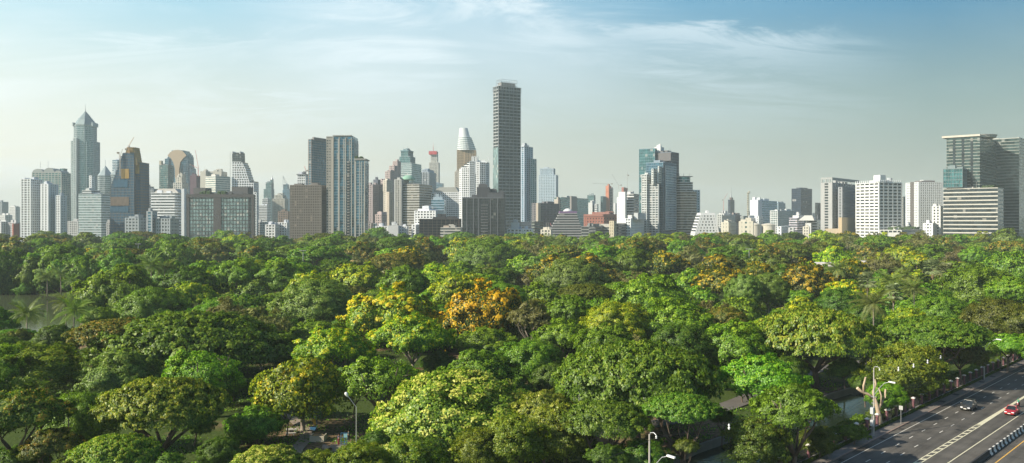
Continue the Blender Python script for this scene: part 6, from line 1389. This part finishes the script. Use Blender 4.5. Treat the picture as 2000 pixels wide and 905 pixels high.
TP('silver green tree with leaning branches behind the forked raintree',237,692,88,'S',10)
TP('sunlit lime green tree with open crown beside the lawn',395,682,86,'B',12,proto='Sn1',tr='u2')
TP('huge dark green raintree sprawling behind the lime green tree',372,622,168,'R',14,proto='Un1',tr='u1',vs=1.1)
TP('olive brown raintree half behind the huge dark green one',232,628,88,'T',13.5,proto='Un2')
TP('open yellow flecked flowering tree above the playground',592,692,112,'Y',12.5,proto='Sn1',vs=1.1,tr='d2')
TP('green spreading tree between playground and the dim lawn',742,692,85,'B',12.5,proto='Sn1',tr='u1')
TP('low green undergrowth tree at the edge of the playground',500,800,62,'G',5.5,proto='Dn2')
TP('green leafy shrub tree behind the cream blossomed dome',932,690,78,'G',10.5,proto='Dn2')
TP('yellow green tree with yellow sprays beside the dark undergrowth and open flowering tree',650,640,82,'Y',14,proto='Dn3')
TP('golden flecked flowering tree left of the heavy orange one'.replace('left of','next to'),770,562,112,'Y',16.5,proto='On1')
TP('yellow and green flowering tree below the golden flecked one',805,615,85,'Y',14.5,proto='Dn3')
TP('tree thickly covered in orange blossom at the centre of the park',942,556,92,'O',17.5,proto='On1',vs=1.25)
TP('lime yellow tree just behind the orange blossomed one',892,534,62,'YG',17)
TP('blue green rounded tree beside the golden flecked flowering tree',620,556,78,'S',15,proto='Dn1',vs=1.0)
TP('dull brown green tree under the blue green rounded one',510,606,62,'N',13.5)
TP('green tree with yellow tips behind the blue green rounded one',610,533,56,'YG',16.5)
TP('tall leafy green tree standing at the lake corner',240,528,92,'B',17,proto='Dn2',vs=1.15)
TP('dense green lower crown beside the lake corner tree',300,570,66,'G',13)
TP('small palm shaded shrub tree on the near lake shore',110,640,42,'K',11,proto='Dn1')
TP('dark glossy tree rising behind the lake corner tree',372,526,62,'K',17,proto='Dn2')
TP('yellow tipped green tree in front of the dark glossy one',372,552,55,'YG',14.5)
TP('vivid green tree beside the dark glossy one',470,510,56,'B',18,proto='Dn2')
TP('vivid green tree next to the white floodlight mast',545,512,52,'B',17.5,proto='Dn2')
TP('greyish brown dry tree above the huge dark raintree',440,586,52,'N',13.5)
TP('leafy mid green tree with pointed crown among the central trees',705,516,60,'YG',17)
TP('mid green tree beside the pointed yellow green one',790,527,45,'G',17)
TP('dark umbrella raintree behind the golden flecked flowering tree',776,497,56,'T',18,proto='Un2')
TP('orange tipped tree topping the row behind the dark umbrella raintree',800,485,40,'OD',19)
TP('rust brown tree beneath the huge blue glass tower',708,478,44,'T',19)
TP('tree glowing orange yellow in front of the black glass block',905,470,52,'Y',19,proto='fO')
TP('big green domed tree in front of the black glass block',955,474,62,'G',19.5,proto='Dn1')
TP('bright green tree behind the orange blossomed one',985,560,45,'G',15)
TP('dim purple brown tree beside the orange blossomed one',1040,592,50,'N',14)
TP('large mid green tree in the middle of the park',1120,512,62,'S',17.5,proto='Dn1')
TP('orange topped dark tree row beside the middle green tree',1155,500,52,'OD',18)
TP('second orange topped dark tree towards the bright green mass',1075,503,46,'OD',18)
TP('large bright green mound of a tree in the middle distance',1275,545,92,'B',16.5,proto='Dn2')
TP('bright green lower mound in front of the large bright one',1310,590,95,'B',15,proto='Dn2')
TP('yellow flecked green tree before the bright green mounds',1205,598,66,'YG',14.5,proto='Dn1')
TP('green tree leaning between dim brown tree and yellow flecked one',1115,582,58,'G',15,proto='Dn2')
TP('dull olive flat crowned tree above the leaning green tree',1145,558,52,'KO',16,proto='Un2')
TP('bright green tree beside the undergrowth of the orange blossomed tree',1100,628,60,'B',13,proto='Dn2')
TP('dark dense tree under the bright green mound near the wide raintree',1190,640,70,'G',13,proto='Dn2')
TP('dark green tree behind the wide raintree crown',1330,640,60,'K',12.5,proto='Dn1')
TP('layered green tree with orange fringes below the blue glass complex',1290,494,50,'OD',18)
TP('vivid layered green tree beside the orange fringed one',1240,492,40,'G',18.5)
TP('leafless greyish tree spread below the blue glass complex',1345,486,50,'N',18)
TP('orange flowered tree with golden ledges left of the silvery ones'.replace('left of','beside'),1405,520,55,'OD',17,proto='On1')
TP('small orange crested tree behind the golden ledged one',1400,500,34,'OD',18)
TP('silvery olive tree with pale trunk, the slimmer of the pair',1455,542,34,'S',15.5,proto='Dn1',vs=1.4)
TP('silvery olive tree with pale trunk, the rounder of the pair',1502,540,38,'S',15.5,proto='Rn1',vs=.95)
TP('dark tree splashed with yellow orange flowers',1572,512,60,'OD',17.5,proto='On1',vs=1.3)
TP('golden capped dark tree behind the silvery pair',1475,514,36,'OD',17.5)
TP('dark leafy tree beside the pale roofed shed',1660,510,40,'OD',17)
TP('green undergrowth tree in front of the yellow splashed dark tree',1640,572,52,'K',12)
TP('rusty brown green tree above the leaning raintree',1420,605,40,'T',13.5)
TP('yellow domed tree between the fan palms and the leafless tree',1755,481,50,'YG',19)
TP('golden tree under the yellow domed one',1790,497,36,'Y',18)
TP('leafless grey tree behind the coconut palms',1722,498,38,'N',17.5)
TP('leafless pinkish tree under the striped podium',1872,484,34,'N',18.5)
TP('vivid lime tree under the striped podium complex',1905,485,34,'B',18.5,proto='Dn2')
TP('large dusky green tree below the striped podium complex',1912,530,75,'G',17,proto='Dn1')
TP('mid green tree at the view edge beneath the podium',1975,500,55,'G',18)
TP('green tree cluster crown beside the dusky green tree',1975,545,50,'B',16)
TP('lush green tree between fan palms and stone heap',1840,585,52,'G',12)
TP('lush green tree in front of the coconut palms',1770,602,48,'YG',10.5)
TP('tall grey green casuarina by the podium corner',1965,452,28,'S',25,proto='f5',vs=1.2)
TP('olive low tree behind the palms row',1690,600,42,'K',10)
TP('dark tree over the far lake shore at the view edge',14,500,48,'K',16.8,proto='f2',vs=1.5)
TP('rust topped tree at the view edge above the lake',35,470,44,'T',20)
TP('leafy green tree on the far lake bank near the edge tree',62,508,34,'G',15,proto='f3',vs=1.5)
TP('leafy green tree on the far lake bank behind the coconut palm',105,505,40,'G',15.6,proto='f2',vs=1.5)
TP('rounded green tree on the far lake bank behind the corner tree',160,508,36,'G',15,proto='f5',vs=1.2)
TP('orange blossom dusted dark dome tree in the far park under the dark glass block',418,474,50,'T',20,proto='Dn3')
for k_,(px,py,hw,kd,pr_) in enumerate(((380,800,42,'G','Dn2'),(430,860,38,'K','Dn1'),(330,885,30,'G','Dn3'),(455,735,40,'K','Dn2'),(560,775,32,'G','Dn2'),(120,905,55,'KO','Dn2'),(30,880,60,'K','Dn1'),(775,790,36,'G','Dn2'),(735,842,30,'K','Dn3'),(1000,745,40,'K','Dn2'),(1080,715,42,'K','Dn1'),(1150,742,40,'G','Dn2'),(860,690,40,'K','Dn2'),(690,745,34,'G','Dn3'),(540,740,36,'K','Dn3'),(1410,800,26,'K','Dn2'),(1340,858,28,'KO','Dn3'),(1185,868,45,'K','Dn3'),(1690,735,30,'K','Dn2'),(1650,700,36,'G','Dn2'),(1540,700,36,'K','Dn1'),(1450,730,34,'K','Dn2'))):
    TP('%s understorey tree crouching low between the big crowns'%{'G':'mid green','K':'dark green','KO':'dull olive'}[kd],px,py,hw,kd,5.5+(k_%3)*.8,proto=pr_)
    LASTT[0]['group']='understorey trees between the big crowns'
for px,py,hw,kd,h,pr_,t in ((35,648,44,'KO',8.5,'Dn2','olive tree rising from the near lake shore close to the view edge'),(-5,660,46,'G',8.5,'Dn1','leafy green tree at the view edge on the near lake shore'),(185,632,42,'G',10,'Dn2','green tree where the near shore meets the lake corner'),(100,668,40,'KO',7,'Wn2','low feathery tree on the near shore below the leaning palm'),(195,600,34,'B',11,'Dn3','bright tree leaning over the lake beside the lake corner tree')):
    TP(t,px,py,hw,kd,h,proto=pr_)
for k_ in range(15):
    px=-30+k_*24+random.uniform(-6,6); D=random.uniform(384,402); kd=random.choice(['G','K','R','B','S'])
    tree('%s tree with low hanging crown along the far lake bank, number in its row'%{'G':'mid green','K':'dark green','R':'deep green','B':'bright green','S':'silvery'}[kd],(px-1000)*D/F,D,random.uniform(14,19),random.uniform(6.5,8.5),kd,random.choice(['f2','f5','f3']),'d1',1.25)
    LASTT[0]['label']=LASTT[0]['label'].replace(', number in its row',''); LASTT[0]['group']='trees along the far lake bank'
# ---- palms
def frondmesh(seed,nf,ln,droop,leafl,fan=False):
    rs=random.Random(seed); b=MB()
    for i in range(nf):
        a=2*PI*i/nf*2.4+rs.random()*.4; el=rs.uniform(-.3,1.2) if not fan else rs.uniform(-.7,1.4); pts=[Vector((0,0,0))]; d=Vector((math.cos(a)*math.cos(el),math.sin(a)*math.cos(el),math.sin(el)))
        if fan:
            c=d*ln*rs.uniform(.30,.52); b.tube([(0,0,0),c],.03,4)
            side=d.cross(Vector((0,0,1))).normalized(); up=side.cross(d).normalized()
            for j in range(-7,8):
                w=j*.20; t=(d*math.cos(w)+side*math.sin(w)).normalized(); e=c+t*ln*.42+Vector((0,0,-.12*ln*(.5+rs.random()*.5))); m=c+t*ln*.24; s_=side*math.cos(w)*.07*ln*.8
                b.quad([c,m-s_*.9,e,m+s_*.9])
            continue
        L_=ln*rs.uniform(.85,1.1); n=7
        for k in range(n): d=(d+Vector((0,0,-droop*(.6+k*.12)))).normalized(); pts.append(pts[-1]+d*L_/n)
        b.mi=0; b.tube(pts,[.05,.045,.04,.035,.03,.02,.02,.01],3)
        for k in range(1,n*3):
            t=k/(n*3)*n; i0=min(int(t),n-1); p=pts[i0].lerp(pts[i0+1],t-i0); dd=(pts[i0+1]-pts[i0]).normalized(); sd=dd.cross(Vector((0,0,1))).normalized(); lf=leafl*(1-abs(k/(n*3)-.4)*1.1)
            for s_ in (-1,1):
                e=p+sd*s_*lf+dd*lf*.45+Vector((0,0,-lf*.55)); m=p.lerp(e,.5)+Vector((0,0,.06*lf)); wv=dd*.085
                b.quad([p-wv,m-wv,e,m+wv]); 
    return b
palmg=leafmat((.11,.16,.03),(.20,.25,.05),tr=.3); palmf=leafmat((.15,.19,.08),(.28,.31,.14),tr=.2); palmd=leafmat((.17,.11,.055),(.23,.16,.085),tr=.1)
coco=frondmesh(1,22,4.6,.17,1.1).mesh('fronds',palmg); fan=frondmesh(2,62,2.9,0,1,True).mesh('fronds',palmf)
sk=frondmesh(5,26,1.9,.75,.5).mesh('dead_fronds',palmd)
def palm(label,px,py,D,h,kind='P',sc=1.0,group='palms in the park'):
    sc*=1.42; HAND.append((px,py-8,40 if D<400 else 14,D))
    P=wp(px,py,D); h=P.z; r=empty('coconut_palm' if kind=='P' else 'fan_palm',(P.x,D,0),random.uniform(0,6),label=label,cat='palm tree',group=group)
    ln=random.uniform(-.5,.5) if kind=='P' else 0
    b=MB(); b.tube([(ln,0,-.2),(ln*.8,0,h*.33),(ln*.3,0,h*.7),(0,0,h)],[.26,.18,.16,.15],8); b.build('trunk',barkl,r,smooth=True)
    c=bpy.data.objects.new('fronds',coco if kind=='P' else fan); c.location=(0,0,h); c.scale=(sc,sc,sc); c.rotation_euler=(0,0,random.uniform(0,6)); link(c,r)
    if kind=='F':
        s=bpy.data.objects.new('dead_fronds',sk); s.location=(0,0,h-.7*sc); s.scale=(.42*sc,.42*sc,1.0*sc); link(s,r)
for a in (('nearer fan palm of the tall pair, with brown skirt, beside the dusky green tree',1848,533,300,0,'F',1.25),('fan palm with brown skirt, the farther of the tall pair beside the dusky green tree',1822,524,325,0,'F',1.25),
 ('coconut palm with drooping yellow green fronds in front of the palm group',1706,592,205,0,'P',.95),('coconut palm with single bare trunk between the group and the fan palm pair',1785,565,245,0,'P',.9),
 ('fan palm at the back of the palm group',1694,549,285,0,'F',1.1),('dark leaved coconut palm in the middle of the palm group',1738,550,260,0,'P',.9),('coconut palm behind the single trunked one',1768,540,300,0,'P',.9),('short fan palm between the coconut palms of the group',1745,572,235,0,'F',.9),
 ('small coconut palm beside the dark leafy tree and pale shed',1635,525,330,0,'P',.95),
 ('coconut palm with bent fronds on the near lake shore, closest to the view edge',52,612,205,0,'P',.75),('coconut palm leaning by the lake corner tree',145,607,195,0,'P',.85),('smaller coconut palm behind the leaning one by the lake',128,590,225,0,'P',.7),
 ('pale coconut palm on the far lake bank',92,541,365,0,'P',.9),('coconut palm beside the pale one on the far lake bank',118,535,375,0,'P',.8),('coconut palm under the rounded tree on the far lake bank',140,548,362,0,'P',.6),
 ('tall coconut palm behind the lake corner tree',295,518,330,0,'P',1.1),('coconut palm paired with the tall one behind the lake corner',322,523,335,0,'P',.95),('lower coconut palm in front of the pair behind the lake corner',268,538,300,0,'P',.8),
 ('shaggy palm behind the dark feathery bush tree',55,690,150,0,'P',.55),
 ('palm at the foot of the domed ziggurat',1062,471,620,0,'P',1.3),('palm beside the first at the foot of the domed ziggurat',1085,471,620,0,'P',1.3),('palm in the far treeline under the low cream blocks',1100,474,600,0,'P',1.2)):
    palm(*a)
# ---- the rest of the park, row behind row
def inlake(x,y,R):
    P=np.array([[x,y]]); return poly_sd(P,LAKE)[0]<R*.45 
rs=random.Random(11)
WORD={'R':'dark green flat crowned','RY':'yellowish green flat crowned','B':'bright green bushy','YG':'yellow green bushy','G':'mid green rounded','K':'deep green dense','S':'silvery green','Y':'yellow flowering','OD':'orange dusted dark','T':'rust topped olive','N':'greyish leafless','KO':'dull olive'}
rows=[(138,13),(156,14),(176,15),(198,15),(220,16),(243,17),(268,18),(296,19),(326,20),(358,21),(392,22),(432,23),(476,23),(524,24),(578,25),(638,26),(704,27),(778,28),(850,28)]
auto=[]
for ri,(D,spc) in enumerate(rows):
    x=-.70*D; 
    while x<.72*D:
        xx=x+rs.uniform(-.3,.3)*spc; yy=D+rs.uniform(-.4,.4)*(20 if D<400 else 34); R=rs.uniform(.50,.66)*spc
        x+=spc*rs.uniform(.85,1.1)
        px=1000+xx/yy*F
        if px<-60 or px>2070: continue
        if yy<430 and inlake(xx,yy,R): continue
        if poly_sd(np.array([[xx,yy]]),CANAL)[0]<R*.5+1: continue
        if (xx-F0.x)*NN.x+(yy-F0.y)*NN.y>-R-1.5: continue
        if yy<330 and any(math.hypot(xx-a,yy-b)<(R+c)*.52 for a,b,c,_ in PLACED): continue
        if yy>=330 and any(math.hypot(xx-a,yy-b)<(R+c)*.48 for a,b,c,_ in PLACED): continue
        # clearings that the photo shows
        if yy<200 and any(abs(px-q)<w_ and abs((HY+H*F/yy)-r_)<h_ for q,r_,w_,h_ in ((640,850,110,90),(830,730,70,40),(480,760,50,60),(145,740,70,60),(1600,760,110,60),(1390,830,90,50))): continue
        far=yy>400
        if far: kind=rs.choices(['T','G','R','B','S','KO','YG','N','OD','K'],[30,18,16,8,10,8,5,4,3,6] if px<1000 else [20,20,18,10,10,10,6,7,3,8])[0]
        else: kind=rs.choices(['G','B','YG','S','K','R','T','N','KO','Y'],[24,20,12,8,12,10,5,5,6,2])[0]
        h=rs.uniform(12,17) if not far else rs.uniform(14,21)+(rs.random()<.10)*3
        if yy<260: h=rs.uniform(8.5,11.8); R*=.9
        if far: R*=1.05
        pf={'R':['f0','f1'],'RY':['f1'],'T':['f2','f6','f0','f7'],'N':['Nn1'],'OD':['fO'],'Y':['fO'],'KO':['f4','f6','f1']}.get(kind,['f2','f3','f4','f5','f6','f7'])
        if yy<240: pf={'R':['Un2'],'N':['Nn1'],'T':['Dn3']}.get(kind,['Dn1','Dn2','Dn3'])
        ta=HY+(H-h)*F/yy; ha=R*F/yy
        bad=lambda hh:any(yy<D_-3 and abs(px-q)<ha*.75+w2*.6 and HY+(H-hh)*F/yy<t_+w2*.7 for q,t_,w2,D_ in HAND)
        if bad(h):
            for hh in (h*.8,h*.62,h*.48,h*.36):
                if not bad(hh): h=hh; R=min(R,h*.75); break
            else: continue
        p=rs.choice(pf); vs=rs.uniform(.7,.95) if p in('f5','Rn1') else rs.uniform(.8,1.1)
        auto.append((yy,px,xx,h,R,kind,p,vs)); PLACED.append((xx,yy,R*.8,kind))
def rowname(y): return 'front rows' if y<260 else 'middle park' if y<400 else 'far park' if y<560 else 'farthest park rows' if y<700 else 'last treeline'
NEAR=[(60,'coconut palm on the lake shore'),(240,'tall lake corner tree'),(370,'huge dark raintree'),(470,'vivid green tree'),(592,'yellow flecked tree'),(705,'pointed yellow green tree'),(780,'golden flecked tree'),(942,'orange blossomed tree'),(1040,'dim purple brown tree'),(1120,'middle green tree'),(1290,'bright green mounds'),(1405,'golden ledged tree'),(1480,'silvery pair'),(1572,'yellow splashed dark tree'),(1706,'palm group'),(1835,'fan palm pair'),(1912,'dusky green tree'),(1990,'roadside trees')]
lab={}
for t in auto:
    yy,px=t[0],t[1]
    if yy<400: nm=min(NEAR,key=lambda q:abs(q[0]-px))[1]; l='%s tree, %s, near the %s'%(WORD[t[5]],rowname(yy),nm)
    else: nm=min(LAND,key=lambda q:abs(q[0]-px)+(0 if q[2]<1700 else 30))[1]; l='%s tree, %s, below the %s'%(WORD[t[5]],rowname(yy),nm)
    lab.setdefault(l,[]).append(t)
SZ=('the larger crowned','the smaller crowned'); ORD=('first','second','third','fourth','fifth','sixth','seventh','eighth')
for l,ts in lab.items():
    ts.sort(key=lambda t:t[1])
    for i,(yy,px,xx,h,R,kind,p,vs) in enumerate(ts):
        ll=l if len(ts)==1 else l+(', %s from left'%ORD[min(i,7)] if len(ts)>2 else (', left one',', right one')[i])
        if len(ll.split())>15: ll=ll.replace(' the ',' ')
        tree(ll,xx,yy,h,R,kind,p,{'R':'u1','RY':'u2','N':'b1'}.get(kind,'d1'),vs,group='trees of the park')
# undergrowth: low shrubs along the fence
k=0
for i in range(30):
    s=-16+i*4.9+rs.uniform(-1,1); x=rp(s,-1.6+rs.uniform(-.3,.3)); kind=rs.choice(['G','KO','G','B','K']); 
    r=tree('%s shrub number %d behind the park fence'%(WORD[kind],i),x.x,x.y,rs.uniform(1.5,2.7),rs.uniform(1.1,1.9),kind,'f3','d1',.8,group='shrubs growing behind the park fence')
    r.name='fence_shrub'; r['label']='low leafy shrub growing behind the railings of the park fence'; r['category']='shrub'
# shrubs on the far lake bank
for i in range(34):
    px=-60+i*11+rs.uniform(-4,4); D=rs.uniform(384,400); kind=rs.choice(['K','G','KO','S','K'])
    r=tree('x',(px-1000)*D/F,D,rs.uniform(4,8),rs.uniform(3.2,5),kind,rs.choice(['f2','f3','f5']),'d1',1.0,group='shrubs on the far lake bank')
    r.name='lake_shrub'; r['label']='low dark shrub in the row along the far bank of the lake'; r['category']='shrub'
# hedge
r=empty('hedge',rp(0,.47,0),RZ,label='long low dark clipped hedge between the fence wall and the pavement',cat='hedge')
rn=np.random.RandomState(5); n=42000; hl=300; P=np.stack([rn.rand(n)**1.6*hl-45,(rn.rand(n)-.5)*.5,.08+rn.rand(n)*.42],1); Nn=unit(np.stack([rn.normal(size=n)*.3,P[:,1]*3,np.ones(n)],1))
me=leafmesh('foliage',P,Nn,.09,rn,(rn.rand(n)<.2).astype(int)); o=bpy.data.objects.new('foliage',me); link(o,r)
for i in range(3): o.material_slots[i].link='OBJECT'; o.material_slots[i].material=C['K'][i]
# grass tufts on the lawns that show
P=[];rn=np.random.RandomState(6)
for (cx,cy_,w_,h_,q) in ((640,860,160,55,9000),(840,725,70,25,3000),(480,760,70,45,4000),(150,740,70,40,3500),(1600,770,120,30,5000),(1400,830,110,35,5000),(380,890,120,40,4000)):
    for i in range(q):
        v=gp(cx+rn.uniform(-w_,w_),cy_+rn.uniform(-h_,h_)); P.append((v.x,v.y,.08+rn.rand()*.12))
P=np.array(P); d1=poly_sd(P[:,:2],CANAL)>.8; d2=poly_sd(P[:,:2],LAKE)>1; P=P[d1&d2&((P[:,:2]-np.array([F0.x,F0.y]))@np.array([NN.x,NN.y])<-1)]
nz=np.sin(P[:,0]*.7)+np.sin(P[:,1]*.9+1)+rn.normal(size=len(P))*.6; P=P[nz>.1]
me=leafmesh('grass',P,unit(rn.normal(size=P.shape)*.5+np.array([0,-.3,1])),.13,rn,(rn.rand(len(P))<.4).astype(int)); o=bpy.data.objects.new('grass',me); link(o); o['kind']='stuff'
for i in range(3): o.material_slots[i].link='OBJECT'; o.material_slots[i].material=C['G'][i]
print('TREES',len(PLACED),'AUTO',len(auto))
haze_box()
